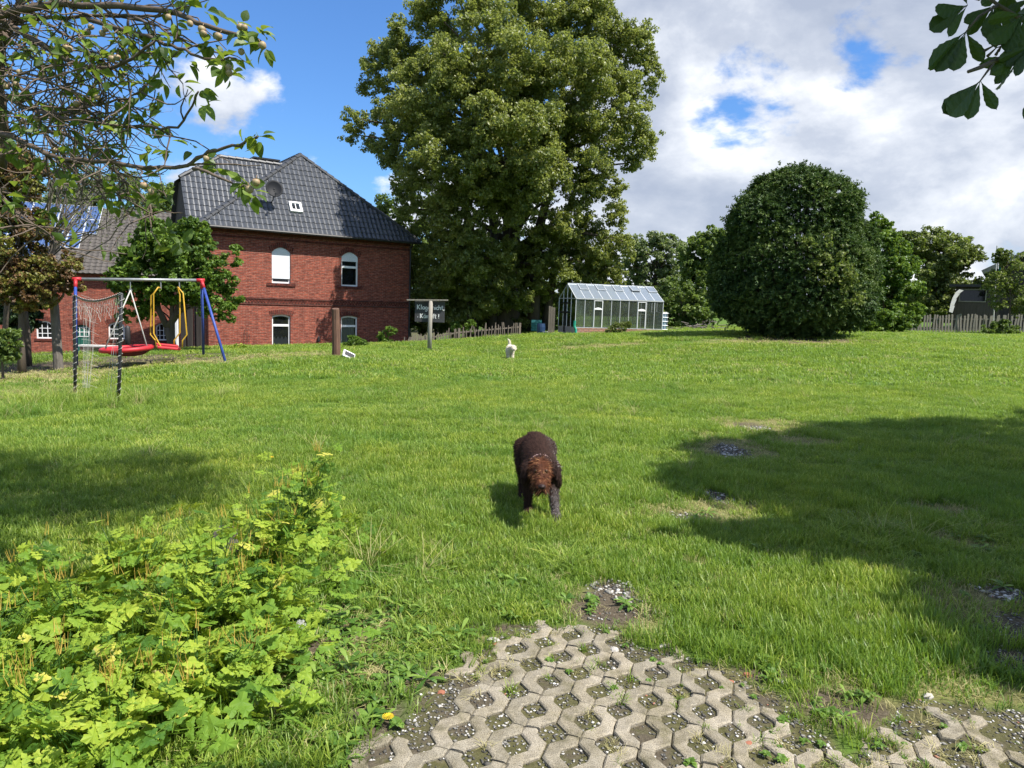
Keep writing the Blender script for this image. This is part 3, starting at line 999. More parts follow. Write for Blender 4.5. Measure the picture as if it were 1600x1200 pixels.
def tile_plane(parent, poly, mat, tw=0.24, tl=0.34, lift=0.03, name='roof_tile_field'):
    """Interlocking pantiles laid over a roof plane: each tile a curved sheet stepping over the one below."""
    P3 = [Vector(p_) for p_ in poly]
    n = (P3[1] - P3[0]).cross(P3[2] - P3[0]).normalized()
    if n.z < 0: n = -n
    up = (Vector((0, 0, 1)) - n * n.z).normalized()
    sx = up.cross(n).normalized()
    o_ = P3[0]
    uv = [((p_ - o_).dot(sx), (p_ - o_).dot(up)) for p_ in P3]
    u0 = min(a for a, _ in uv); u1 = max(a for a, _ in uv); v0 = min(b for _, b in uv); v1 = max(b for _, b in uv)
    V, Fc, R = [], [], []
    prof = [(0.0, 0.0), (0.2, 0.018), (0.42, 0.045), (0.64, 0.018), (0.8, 0.0), (1.0, 0.0)]
    nu = int((u1 - u0) / tw) + 1; nv = int((v1 - v0) / tl) + 1
    cu = np.array([u0 + (i + .5) * tw for i in range(nu)]); 
    for j in range(nv):
        vc = v0 + (j + .5) * tl
        ins = inpoly(cu, np.full(nu, vc), uv)
        for i in range(nu):
            if not ins[i]: continue
            jit = random.gauss(0, 0.003)
            b = len(V)
            for dv, hh in ((-0.02, 0.030), (tl, 0.004)):
                for a, z_ in prof:
                    q = o_ + sx * (u0 + (i + a) * tw) + up * (v0 + j * tl + dv) + n * (lift + z_ + hh + jit)
                    V.append(q)
            for a, z_ in prof:
                V.append(o_ + sx * (u0 + (i + a) * tw) + up * (v0 + j * tl - 0.02) + n * (lift + jit - 0.005))
            for k in range(5):
                Fc.append((b + k, b + k + 1, b + 7 + k, b + 6 + k))
                Fc.append((b + 12 + k, b + 13 + k, b + k + 1, b + k))
    me = bpy.data.meshes.new(name)
    me.from_pydata([tuple(v) for v in V], [], Fc)
    me.update(); me.materials.append(mat)
    o = link(name, me, parent)
    o['kind'] = 'stuff'
    return o


tile_plane(house, [e0, e1, AP], M_tile)
tile_plane(house, [e3, e0, AP, AB], M_tile)
tile_plane(house, [e1, e2, AB, AP], M_tile)
tile_plane(house, [WE0, WI0, WR1, WR0, WV0], M_tile)
mb = MB()
for a, b in ((e0, AP), (e1, AP), (WR0, WR1), (WR0, WV0), (AP, AB)):
    a = Vector(a); b = Vector(b)
    n = max(2, int((b - a).length / 0.38))
    for i in range(n):
        p0 = a.lerp(b, i / n); p1 = a.lerp(b, (i + 1.12) / n)
        up_ = Vector((0, 0, 0.045))
        mb.tube([p0 + up_ * 1.3, p1 + up_ * 0.9], [0.115, 0.095], 8)
o = mb.build('ridge_caps', M_ridge, house, smooth=False); o['kind'] = 'stuff'
mb = MB()
mb.tube([(-.5, -0.52, HE - 0.03), (HW + .5, -0.52, HE - 0.03)], 0.07, 8)
mb.build('gutter', M_gutter, house)
mb = MB(); mb.tube([(HW - .05, -0.5, HE - .05), (HW - .02, -0.14, HE - .35), (HW - .02, -0.10, HB)], 0.05, 8); mb.build('downpipe', M_gutter, house)
mb = MB()
for xx, yy_ in ((-0.15, 0.4), (-0.12, 1.1), (-.15, 2.0)): mb.box((xx - .06, yy_ - .06, HB), (xx + .06, yy_ + .06, 1.2))
mb.build('side_post', M_wood_dark, house)


def on_hip(x, t):
    """A point on the front roof slope: x across, t up (0 at the eave, 1 at the apex height)."""
    z = HE + (AP[2] - HE) * t; y = -0.42 + (AP[1] + 0.42) * t
    return Vector((x, y, z))


# skylight (461,326) and satellite dish (421,301), located by casting the pixel ray on the roof slope
def hit_hip(px, py):
    d = F0 + (px - 800) / FPX * CR + (600 - py) / FPX * CU
    o_ = CAM - np.array([H0[0], H0[1], 0])
    loc_o = np.array([o_[:2] @ HX, o_[:2] @ HY, o_[2]]); loc_d = np.array([d[:2] @ HX, d[:2] @ HY, d[2]])
    n = np.cross(np.array(e1) - np.array(e0), np.array(AP) - np.array(e0))
    t = ((np.array(e0) - loc_o) @ n) / (loc_d @ n)
    return Vector(loc_o + loc_d * t)


nh = (Vector(e1) - Vector(e0)).cross(Vector(AP) - Vector(e0)).normalized()
uph = (Vector((0, 0, 1)) - nh * nh.z).normalized(); sxh = uph.cross(nh).normalized()
pc_ = hit_hip(461, 326)
M = Matrix(((sxh.x, uph.x, nh.x, pc_.x), (sxh.y, uph.y, nh.y, pc_.y), (sxh.z, uph.z, nh.z, pc_.z), (0, 0, 0, 1)))
mb = MB()
for lo, hi in (((-.30, -.30, .05), (-.20, .30, .17)), ((.20, -.30, .05), (.30, .30, .17)), ((-.20, -.30, .05), (.20, -.2, .17)), ((-.20, .22, .05), (.20, .30, .17))): mb.box(lo, hi, M)
skl = mb.build('skylight', M_white, house)
mb = MB(); mb.box((-.21, -.21, .10), (.21, .23, .125), M); mb.build('pane', M_glass, skl)
mb = MB(); mb.box((-.015, -.20, .127), (.015, .22, .14), M); mb.box((-.2, -.19, .127), (.2, -.15, .145), M); mb.build('glazing_bar', M_white, skl)
pc_ = hit_hip(423, 318)
dish = bpy.data.objects.new('satellite_dish', None)
mb = MB()
dc = pc_ + Vector((0, -0.55, 0.62))
dn = Vector((-0.10, -0.96, 0.28)).normalized(); du = (Vector((0, 0, 1)) - dn * dn.z).normalized(); dx = du.cross(dn)
nr, na_ = 6, 28
b0 = len(mb.v)
for i in range(nr + 1):
    r = 0.40 * i / nr
    for k in range(na_):
        a = 2 * PI * k / na_
        mb.v.append(tuple(dc + dx * (r * math.cos(a)) + du * (r * 1.06 * math.sin(a)) + dn * (0.55 * r * r)))
for i in range(nr):
    for k in range(na_):
        mb.f.append((i * na_ + k, i * na_ + (k + 1) % na_, (i + 1) * na_ + (k + 1) % na_, (i + 1) * na_ + k))
dsh = mb.build('dish', simple('dish_grey', (0.012, 0.013, 0.016), 0.55, var=0.1, spec=.15), house, smooth=True)
dsh.name = 'satellite_dish'
dsh.modifiers.new('thick', 'SOLIDIFY').thickness = 0.012
mb = MB(); mb.tube([pc_, pc_ + Vector((0, -.35, .12)), dc + du * -0.1 - dn * -0.02], 0.03, 6); mb.tube([dc - du * .40, dc - du * .42 + dn * .42], 0.014, 5); mb.box(tuple(dc - du * .42 + dn * .42 - Vector((.05, .05, .04))), tuple(dc - du * .42 + dn * .42 + Vector((.05, .05, .06)))); mb.build('dish_mount', M_black, dsh)
mb = MB(); mb.box((3.2, 4.1, 8.8), (4.6, 4.9, 8.88)); mb.box((3.3, 4.2, 8.55), (3.4, 4.3, 8.8)); mb.box((4.4, 4.2, 8.55), (4.5, 4.3, 8.8)); mb.box((3.3, 4.7, 8.3), (3.4, 4.8, 8.8)); mb.box((4.4, 4.7, 8.3), (4.5, 4.8, 8.8)); mb.build('roof_platform', M_black, house)
mb = MB(); mb.lathe((5.25, -0.07, -0.62), [(0.05, 0), (0.07, .08), (0.05, .25), (0.02, .3)], 8); mb.build('wall_lantern', M_black, house)
mb = MB()
for i in range(5):
    mb.tube([(1.55 + .07 * i, -.08, -1.2), (1.55 + .07 * i, -.08, -.2 + .18 * (2 - abs(i - 2)))], 0.008, 4)
mb.tube([(1.5, -.08, -.8), (1.9, -.08, -.8)], .008, 4)
tag(mb.build('plant_trellis', M_black, house), 'narrow dark iron trellis')

# ================================================================ BARN (left, behind the swing)
bw = P(130, 550, 43)
BTH = math.radians(21)
barn = empty('brick_barn', (bw[0], bw[1], 0), BTH, 'low red brick barn with green arched door and solar panels on its tiled roof', 'barn')


def bloc(px, py, y=0.0):
    """Local barn coordinates where a pixel ray meets the vertical plane at local y."""
    d = F0 + (px - 800) / FPX * CR + (600 - py) / FPX * CU
    o_ = CAM - np.array([bw[0], bw[1], 0])
    bx = np.array([math.cos(BTH), math.sin(BTH)]); by = np.array([-math.sin(BTH), math.cos(BTH)])
    lo = np.array([o_[:2] @ bx, o_[:2] @ by, o_[2]]); ld = np.array([d[:2] @ bx, d[:2] @ by, d[2]])
    t = (y - lo[1]) / ld[1]
    q = lo + ld * t
    return q


def opening(pxa, pxb, pyt, pyb, arch=0.18):
    a = bloc(pxa, pyt); b = bloc(pxb, pyb)
    zc_ = (a[2] - arch)
    return (a[0], b[0], bloc((pxa + pxb) / 2, pyb)[2], zc_, a[2])


hW1 = opening(56, 83, 501, 529); hW2 = opening(169, 195, 503, 530); hW3 = opening(243, 262, 505, 532); hD = opening(113, 143, 507, 556, 0.25)
hD2 = opening(272, 292, 512, 553, 0.2)
bz0 = -3.0
xl = bloc(-60, 500)[0]; xr = bloc(322, 500)[0]
ez = bloc(130, 425)[2]
wall_with_holes(xl, xr, bz0, ez, [hW1, hW2, hW3, hD, hD2], 0.0).build('front_wall', M_brick, barn)
for h in (hW1, hW2, hW3):
    glazed_window(barn, h, 0, grid=(3, 3)); arch_bricks(barn, h, 0, M_brick_dark, 0.26); sill(barn, h, 0, M_brick_dark, 0.1)
for h, mt_ in ((hD, M_green), (hD2, M_wood_dark)):
    mb = MB()
    ap = arch_pts(h, 8)
    mb.poly([(h[0], 0.14, h[2])] + [(h[1], 0.14, h[2])] + [(a, 0.14, b_) for a, b_ in ap][::-1])
    n = 5
    for i in range(n):
        xa = h[0] + (h[1] - h[0]) * i / n; xb = h[0] + (h[1] - h[0]) * (i + 1) / n
        mb.box((xa + .012, 0.115, h[2] + .02), (xb - .012, 0.138, h[3]))
    dr = mb.build('door', mt_, barn)
    if mt_ is M_green:
        mb = MB()
        zz0 = h[3] - .45
        for i in range(4): xx = h[0] + .12 + (h[1] - h[0] - .24) * i / 3; mb.box((xx - .018, .085, zz0), (xx + .018, .11, h[3] + .08))
        for i in range(3): zz = zz0 + (h[3] + .08 - zz0) * i / 2; mb.box((h[0] + .12, .088, zz - .018), (h[1] - .12, .108, zz + .018))
        mb.build('window_bars', M_white, dr)
    arch_bricks(barn, h, 0, M_brick_dark, 0.26)
q0 = bloc(70, 325, 5.5); q1 = bloc(232, 331, 5.5)
rz_ = bloc(150, 327, 5.5)[2]
re0 = (xl, -0.4, ez - .1); re1 = (xr, -0.4, ez - .1); rt0 = (xl, 5.5, rz_); rt1 = (xr, 5.5, rz_); rb0 = (xl, 11.4, ez - .1); rb1 = (xr, 11.4, ez - .1)
mb = MB(); mb.poly([re0, re1, rt1, rt0]); mb.poly([rt0, rt1, rb1, rb0]); mb.poly([re0, rt0, rb0]); mb.poly([re1, rb1, rt1]); mb.poly([re0, rb0, rb1, re1]); mb.build('roof', M_tile_old, barn)
for x_ in (xl, xr - .3):
    mb = MB(); mb.box((x_, .31, bz0), (x_ + .3, 11, ez - .1)); mb.build('side_wall', M_brick, barn)
tile_plane(barn, [re0, re1, rt1, rt0], M_tile_old, 0.30, 0.36)
mb = MB(); mb.tube([rt0, rt1], 0.10, 8); mb.build('ridge', M_tile_old, barn)
# solar panels, each its own part
nb_ = (Vector(re1) - Vector(re0)).cross(Vector(rt0) - Vector(re0)).normalized()
if nb_.z < 0: nb_ = -nb_
upb = (Vector((0, 0, 1)) - nb_ * nb_.z).normalized()
M_solar = new_mat('solar_cell')
mt, nt, out = M_solar
tcs = NN(nt, 'ShaderNodeTexCoord')
bs = NN(nt, 'ShaderNodeTexBrick')
bs.offset = 0.0
for k_, v_ in (('Scale', 1.0), ('Mortar Size', 0.006), ('Brick Width', 0.158), ('Row Height', 0.158)): bs.inputs[k_].default_value = v_
bs.inputs['Color1'].default_value = (0.03, 0.06, 0.16, 1); bs.inputs['Color2'].default_value = (0.04, 0.08, 0.20, 1); bs.inputs['Mortar'].default_value = (0.18, 0.24, 0.36, 1)
L(nt, tcs.outputs['Object'], bs.inputs['Vector'])
p = NN(nt, 'ShaderNodeBsdfPrincipled', i_Roughness=0.22)
L(nt, bs.outputs[0], p.inputs['Base Color']); L(nt, p.outputs[0], out.inputs[0])
M_solar = mt


def hit_barn_roof(px, py):
    d = F0 + (px - 800) / FPX * CR + (600 - py) / FPX * CU
    o_ = CAM - np.array([bw[0], bw[1], 0])
    bx = np.array([math.cos(BTH), math.sin(BTH)]); by = np.array([-math.sin(BTH), math.cos(BTH)])
    lo = np.array([o_[:2] @ bx, o_[:2] @ by, o_[2]]); ld = np.array([d[:2] @ bx, d[:2] @ by, d[2]])
    t = ((np.array(re0) - lo) @ np.array(nb_)) / (ld @ np.array(nb_))
    return Vector(lo + ld * t)


s_a = hit_barn_roof(162, 327); s_b = hit_barn_roof(141, 327); s_c = hit_barn_roof(162, 370)
pw = abs(s_a.x - s_b.x); ph = (s_a - s_c).dot(upb) / 2
top_r = s_a + nb_ * 0.16
mbp = MB()
mbp.box((0.012, -ph + 0.012, -0.02), (pw - 0.012, -0.012, 0.0))
fm_ = MB()
for lo, hi in (((0, -ph, -.03), (.035, 0, .008)), ((pw - .035, -ph, -.03), (pw, 0, .008)), ((.035, -ph, -.03), (pw - .035, -ph + .035, .008)), ((.035, -.035, -.03), (pw - .035, 0, .008))): fm_.box(lo, hi)
me_c = mbp.mesh('solar_panel', M_solar); me_f = fm_.mesh('panel_frame', M_alu)
rotm = Matrix(((1, upb.x, nb_.x), (0, upb.y, nb_.y), (0, upb.z, nb_.z))).to_euler()
for r_ in range(4):
    for c_ in range(1, 8):
        if (r_ == 2 and c_ == 1) or (r_ == 3 and c_ < 4): continue
        pos = top_r + Vector((-c_ * (pw + .01), 0, 0)) - upb * (r_ * (ph + 0.01))
        o = link('solar_panel', me_c, barn, pos, rotm)
        link('panel_frame', me_f, o)
# flue pipe, low garden wall, white post beside the barn
q = P(200, 548, 33)
mb = MB(); mb.lathe((0, 0, 0), [(.12, 0), (.12, 1.15), (.05, 1.25)], 12); tag(mb.build('flue_pipe', M_gutter, None, smooth=True, loc=(q[0], q[1], q[2] - .1)), 'dark cylindrical flue pipe behind the red nest swing', 'lamp')
a = P(128, 556, 32); b = P(222, 556, 32)
lw = MB(); 
g0 = z1(a[0], a[1]); lw.box((a[0], a[1] - .15, g0 - .3), (b[0], a[1] + .15, P(130, 541, 32)[2]))
lo = lw.build('wall', M_brick_pale); tag(lo, 'low pale crumbling brick wall in the yard behind the swings', 'wall')
cm = MB(); cm.box((a[0] - .05, a[1] - .2, P(130, 541, 32)[2] + .002), (b[0] + .05, a[1] + .2, P(130, 541, 32)[2] + .07)); cm.build('coping', M_oldwhite, lo)
q = P(273, 548, 33.0); q2 = P(275, 490, 33.0)
mb = MB(); mb.box((-.16, -.06, 0), (.16, .06, q2[2] - q[2] + .4)); tag(mb.build('column', M_white, loc=(q[0], q[1], q[2] - .3)), 'square white column at the left of the farmhouse, behind the small tree', 'column')
mb = MB()
for px in (288, 298, 312):
    q = P(px, 545, 31.5); mb.box((q[0] - .10, q[1] - .08, q[2] - .4), (q[0] + .10, q[1] + .08, 1.3))
mb.box((P(284, 545, 31.5)[0], 31.4, 1.3), (P(316, 545, 31.5)[0], 31.6, 1.45))
tag(mb.build('timber_trellis', M_wood_dark), 'dark upright timbers standing at the left corner of the farmhouse', 'trellis')

# ================================================================ SWING SET
tl = P(118, 436, 18.8); tr = P(315, 438, 20.2)
swing = empty('swing_set', (0, 0, 0), 0, 'metal swing frame with blue legs, grey crossbar and red corner caps', 'swing set')
bar_d = norm((tr - tl)[None])[0]
mb = MB(); mb.tube([tl, tr], 0.042, 10); mb.build('crossbar', M_steel, swing, smooth=True)
legs = [(tl, P(117, 590, 17.6)), (tl, P(120, 572, 20.0)), (tr, P(318, 557, 21.3)), (tr, P(353, 566, 19.4))]
for t_, f_ in legs:
    f_ = np.array([f_[0], f_[1], z1(f_[0], f_[1]) - .05])
    mb = MB(); mb.tube([t_ + norm((f_ - t_)[None])[0] * 0.12, f_], 0.036, 10); mb.build('leg', M_blue, swing, smooth=True)
for t_, sgn in ((tl, 1), (tr, -1)):
    mb = MB()
    mb.tube([t_ - bar_d * sgn * 0.08, t_ + bar_d * sgn * 0.13], 0.052, 10)
    for l_ in legs:
        if l_[0] is t_: mb.tube([t_, t_ + norm((l_[1] - t_)[None])[0] * 0.24], 0.046, 10)
    mb.build('corner_cap', M_red, swing, smooth=True)


def bar_at(px):
    t = (px - 118) / (315 - 118)
    return tl + (tr - tl) * t


# nest swing
hang = bar_at(200)
nc_ = P(198, 549, 19.3)
R_ = 0.60
nest = empty('nest_swing', tuple(nc_), math.atan2(bar_d[1], bar_d[0]), 'round red nest swing hanging on pale ropes from the crossbar', 'swing')
mb = MB()
mb.tube([(R_ * math.cos(a), R_ * math.sin(a), .07 + .05 * math.cos(a)) for a in np.linspace(0, 2 * PI, 33)[:-1]], 0.062, 10, closed=True)
mb.build('seat_rim', M_red, nest, smooth=True)
mb = MB()
prof = [(0.02, -.12), (0.25, -.115), (0.42, -.075), (0.57, 0.03)]
mb.lathe((0, 0, 0), prof, 28); mb.build('seat_cloth', simple('dark_red_cloth', (0.10, 0.012, 0.018), 0.8), nest, smooth=True)
hl = Vector(tuple(hang - nc_)); hl = Matrix.Rotation(-math.atan2(bar_d[1], bar_d[0]), 3, 'Z') @ hl
ring_p = hl + Vector((0, 0, -0.28))
for sx in (-1, 1):
    for sy in (-1, 1):
        mb = MB(); mb.tube([ring_p, (sx * R_ * .82, sy * R_ * .56, .10)], 0.016, 6); mb.build('rope', M_rope, nest, smooth=True)
mb = MB(); mb.tube([hl, ring_p], 0.012, 6)
mb.tube([ring_p + Vector((0.035 * math.cos(a), 0, 0.035 * math.sin(a))) for a in np.linspace(0, 2 * PI, 11)[:-1]], 0.009, 5, closed=True)
mb.build('hook', M_steel, nest)
# glider swing: two bent yellow bars per side carrying red seats
gl_ = empty('glider_swing', (0, 0, 0), 0, 'face-to-face glider swing with bent yellow bars and red seats', 'swing')
A1, A2 = bar_at(248), bar_at(278)
gy = np.array([-bar_d[1], bar_d[0], 0])


def pxbar(pts, Y, rad=0.017):
    return [P(x, y, Y) for x, y in pts]


sets = [([(247, 449), (240, 459), (240, 521), (248, 536), (255, 547)], 19.4), ([(248, 449), (236, 462), (235, 523), (243, 532), (244, 543)], 20.3),
        ([(278, 449), (286, 458), (292, 523), (285, 532), (285, 543)], 19.4), ([(277, 449), (281, 460), (281, 520), (272, 532), (272, 541)], 20.3)]
for pts, Y in sets:
    pw_ = pxbar(pts, Y)
    top = bar_at(pts[0][0])
    seatend = pw_[-1]
    mb = MB(); mb.tube([top + np.array([0, 0, -.22])] + pw_, 0.019, 8); mb.build('side_bar', M_yellow, gl_, smooth=True)
for A_ in (A1, A2):
    mb = MB(); mb.tube([A_ + np.array([0, 0, .05]), A_ + np.array([0, 0, -.24])], 0.016, 6); mb.build('hanger', M_steel, gl_)
for px_, Yc in ((270, 19.3),):
    c_ = P(265, 544, 19.5)
    M = Matrix.Translation(tuple(c_)) @ Matrix.Rotation(math.atan2(bar_d[1], bar_d[0]), 4, 'Z') @ Matrix.Rotation(0.10, 4, 'Y')
    mb = MB(); mb.box((-.30, -.16, -.03), (.26, .16, .035), M)
    mb.build('seat', M_red, gl_, bevel=0.02)
    M2 = M @ Matrix.Translation((0.0, .85, 0.02))
    mb = MB(); mb.box((-.30, -.14, -.03), (.26, .14, .035), M2); mb.build('seat', M_red, gl_, bevel=0.02)
    mb = MB(); mb.tube([M @ Vector((-.28, 0, -.03)), M2 @ Vector((-.28, 0, -.03))], 0.018, 6); mb.tube([M @ Vector((.24, 0, -.03)), M2 @ Vector((.24, 0, -.03))], 0.018, 6); mb.build('foot_bar', M_yellow, gl_)

# ================================================================ NET GOAL (black posts laced with white cord)
goal = empty('net_goal', (0, 0, 0), 0, 'old netted goal with two black posts laced in white cord, standing in long grass', 'goal')
b1 = gh(184, 634); b2 = gh(117, 618)
t1 = P(190, 458, b1[1]); t2 = P(116, 461, b2[1])
for bb, tt in ((b1, t1), (b2, t2)):
    bb = np.array([bb[0], bb[1], z1(bb[0], bb[1]) - 0.05])
    mb = MB(); mb.tube([bb, bb * .66 + tt * .34 + np.array([.01, 0, 0]), bb * .33 + tt * .67, tt], 0.028, 8)
    po = mb.build('post', M_black, goal, smooth=True)
    mb = MB()
    n = 17
    pts = []
    for i in range(n * 8):
        s_ = i / (n * 8 - 1)
        a_ = i / 8 * 2 * PI
        r_ = 0.036 + 0.014 * math.sin(i * 1.7) * math.sin(i * .37)
        pts.append(bb * (1 - s_) + tt * s_ + np.array([math.cos(a_) * r_, math.sin(a_) * r_, 0]))
    mb.tube(pts, 0.004, 4); mb.build('lacing', M_rope, po)
top_rope = []
for i in range(15):
    s_ = i / 14
    q = t2 * (1 - s_) + t1 * s_; q = q + np.array([0, 0, -0.14 * 4 * s_ * (1 - s_) * (1 - 0.4 * s_)])
    top_rope.append(q)
mb = MB(); mb.tube(top_rope, 0.012, 6); mb.build('top_rope', M_black, goal)
mb = MB()
for i in range(1, 28):
    s_ = i / 28
    k_ = s_ * 14; i0 = int(k_); q = top_rope[i0] * (1 - (k_ - i0)) + top_rope[min(i0 + 1, 14)] * (k_ - i0)
    ln_ = 0.28 + 0.10 * math.sin(i * 2.1)
    mb.tube([q + np.array([0, 0, .02]), q + np.array([0.015, 0, -ln_ * .5]), q + np.array([-.01, 0, -ln_])], 0.0022, 4, cap=False)
    mb.tube([q + np.array([-.02, .02, -.02]), q + np.array([.012, -.02, .02])], 0.007, 4)
for row in (0.3, 0.6, 0.95):
    pts = []
    for i in range(15):
        s_ = i / 14
        ln_ = 0.28 + 0.10 * math.sin(s_ * 28 * 2.1)
        pts.append(top_rope[i] + np.array([0, 0, -ln_ * row + .02 * math.sin(i * 2.3)]))
    mb.tube(pts, 0.0022, 4, cap=False)
# back part of the net, collapsed round the far post
for i in range(9):
    x_ = -0.02 + 0.03 * i
    a_ = t2 + np.array([x_ * .35, .3 + .02 * i, -.1 - 0.04 * i]); b_ = b2 + np.array([x_ * .5 - .05, .35, 0.1])
    mb.tube([a_, (a_ + b_) / 2 + np.array([.05 * math.sin(i * 1.9), 0, 0]), b_], 0.0022, 4, cap=False)
for i in range(9):
    s_ = i / 9
    a_ = t2 * (1 - s_) + b2 * s_ + np.array([0, .3, 0])
    mb.tube([a_ + np.array([-.05, 0, 0]), a_ + np.array([.05, .1, -.05 + .03 * math.sin(i * 2.)]), a_ + np.array([.14, .2, -.12])], 0.0022, 4, cap=False)
for i in range(5):
    q0_ = t1 + np.array([-.06 - .05 * i, .05 * i, -.2 - .14 * i]); q1_ = b1 + np.array([-.10 - .03 * i, .1, .25 - .04 * i])
    mb.tube([q0_, (q0_ + q1_) / 2 + np.array([.04 * math.sin(i * 3.), 0, 0]), q1_], 0.0022, 4, cap=False)
o = mb.build('net', M_rope, goal); o['kind'] = 'stuff'

# ================================================================ POST, SIGN, SOLAR LAMP
q = gh(525, 556)
post = MB()
ht = P(525, 482, q[1])[2] - q[2]
n = 10
pts = []
for k, (z_, r_) in enumerate(((-.2, .105), (0.2, .115), (.6, .11), (1.0, .108), (ht - .03, .105), (ht, .095))):
    pts.append((math.sin(k) * .01, math.cos(k * 2) * .008, z_))
post.tube(pts, [.12, .118, .112, .108, .105, .098], 10)
tag(post.build('wooden_post', M_wood_brown, loc=(q[0], q[1], q[2]), rot=(0, -0.01, .3), bevel=0.006), 'thick weathered brown timber post standing alone in the lawn before the farmhouse', 'post')
q = gh(545, 560)
lam = empty('solar_garden_light', (q[0], q[1], q[2] + .09), 0.5, 'small dark panel with white rim lying tipped in the grass by the brown post', 'garden light')
M = Matrix.Rotation(0.45, 4, 'Y') @ Matrix.Rotation(0.9, 4, 'X')
mb = MB(); mb.box((-.17, -.11, -.03), (.17, .11, .02), M); mb.build('housing', M_white, lam, bevel=.01)
mb = MB(); mb.box((-.13, -.06, .022), (.15, .07, .03), M); mb.build('solar_cell', M_black, lam)
mb = MB(); mb.tube([M @ Vector((0, 0, -.03)), M @ Vector((.0, 0, -.12))], .015, 6); mb.build('spike', M_black, lam)

q = gh(671, 547)
sgn = empty('signpost', (q[0], q[1], q[2]), 0, 'round pale post with crossbar holding a chalk-lettered slate board', 'sign')
Ys = q[1]
zb_ = P(671, 470, Ys)[2] - q[2]
mb = MB(); mb.tube([(0, 0, -.2), (0.0, 0, zb_ * .5), (0.02, 0, zb_)], [.085, .08, .075], 10); mb.build('post', simple('grey_post_wood', (0.34, 0.31, 0.26), 0.85, var=.3, stretch=(3, 3, .3)), sgn, smooth=True)
lft = P(636, 468.5, Ys) - np.array([q[0], q[1], q[2]]); rgt = P(700, 469, Ys) - np.array([q[0], q[1], q[2]])
mb = MB(); mb.beam((lft[0], 0, lft[2]), (rgt[0], 0, rgt[2]), .12, .05); mb.build('crossbar', M_wood_pale, sgn)
a = P(648, 470, Ys) - q; b = P(694, 504, Ys) - q
mb = MB(); mb.box((a[0], .09, b[2]), (b[0], .12, a[2])); brd = mb.build('board', M_board, sgn)
mb = MB()
for xx in (a[0] + .12, b[0] - .12): mb.tube([(xx, .105, a[2]), (xx, .05, lft[2])], .008, 4)
mb.build('hook', M_black, sgn)


def strokes(parent, txt_rows, x0, z0, y, mat):
    """Hand-painted letters drawn as brush strokes."""
    G = {'K': ([[(0, 0), (0, 1)], [(.55, 1), (.03, .45)], [(.12, .5), (.6, 0)]], .75), 'l': ([[(0.1, 0), (0.1, 1)]], .32),
         'a': ([[(.45, .5), (.2, .6), (0, .3), (.2, 0), (.45, .15)], [(.45, .58), (.47, 0)]], .62),
         'ä': ([[(.45, .5), (.2, .6), (0, .3), (.2, 0), (.45, .15)], [(.45, .58), (.47, 0)], [(.12, .82), (.13, .9)], [(.36, .82), (.37, .9)]], .62),
         'g': ([[(.45, .5), (.2, .6), (0, .3), (.2, .03), (.45, .2)], [(.45, .58), (.45, -.25), (.2, -.38), (.02, -.25)]], .62),
         'e': ([[(.02, .3), (.45, .33), (.35, .58), (.1, .52), (0, .25), (.2, 0), (.45, .1)]], .6),
         'n': ([[(0, .6), (0, 0)], [(0, .42), (.2, .6), (.4, .5), (.42, 0)]], .58), 'i': ([[(0.05, 0), (.05, .55)], [(.05, .78), (.06, .84)]], .26),
         'c': ([[(.4, .52), (.15, .58), (0, .3), (.15, 0), (.42, .08)]], .52), 'h': ([[(0, 0), (0, 1)], [(0, .42), (.2, .6), (.4, .48), (.42, 0)]], .58),
         't': ([[(.15, .9), (.15, .1), (.35, .02)], [(-.05, .62), (.38, .64)]], .48), ',': ([[(.08, .08), (0, -.2)]], .3),
         'm': ([[(0, .6), (0, 0)], [(0, .45), (.17, .6), (.3, .45), (.3, 0)], [(.3, .45), (.46, .6), (.6, .45), (.6, 0)]], .78),
         'p': ([[(0, .6), (0, -.38)], [(0, .5), (.25, .6), (.42, .3), (.2, 0), (0, .1)]], .6), 'f': ([[(.4, .95), (.2, .95), (.12, .7), (.12, 0)], [(-.05, .55), (.35, .57)]], .45),
         '!': ([[(.1, 1), (.08, .3)], [(.08, .06), (.09, .0)]], .3), ' ': ([], .35), '-': ([[(0, .2), (.12, .22)]], .3)}
    for row, (txt, s_, xx, zz) in enumerate(txt_rows):
        mb = MB()
        for ch in txt:
            g_, adv = G[ch]
            for st in g_:
                pts = [(xx + u_ * s_, y, zz + v_ * s_ + .004 * math.sin(xx * 40)) for u_, v_ in st]
                for pa, pb in zip(pts[:-1], pts[1:]):
                    mb.beam(pa, (pb[0] + 1e-4, pb[1], pb[2]), 0.008, 0.026, up=(pb[2] - pa[2] + 1e-5, 0, -(pb[0] - pa[0]) + 1e-5))
            xx += adv * s_
        mb.build('lettering', mat, parent)


bw_ = b[0] - a[0]; bh_ = a[2] - b[2]
strokes(brd, [('Klage nicht,', 0.172, a[0] + .09, b[2] + bh_ * .60), ('- Kämpft !', 0.165, a[0] + .10, b[2] + bh_ * .18)], 0, 0, .082, M_white)

# ================================================================ PICKET FENCES
z1_ground = z1


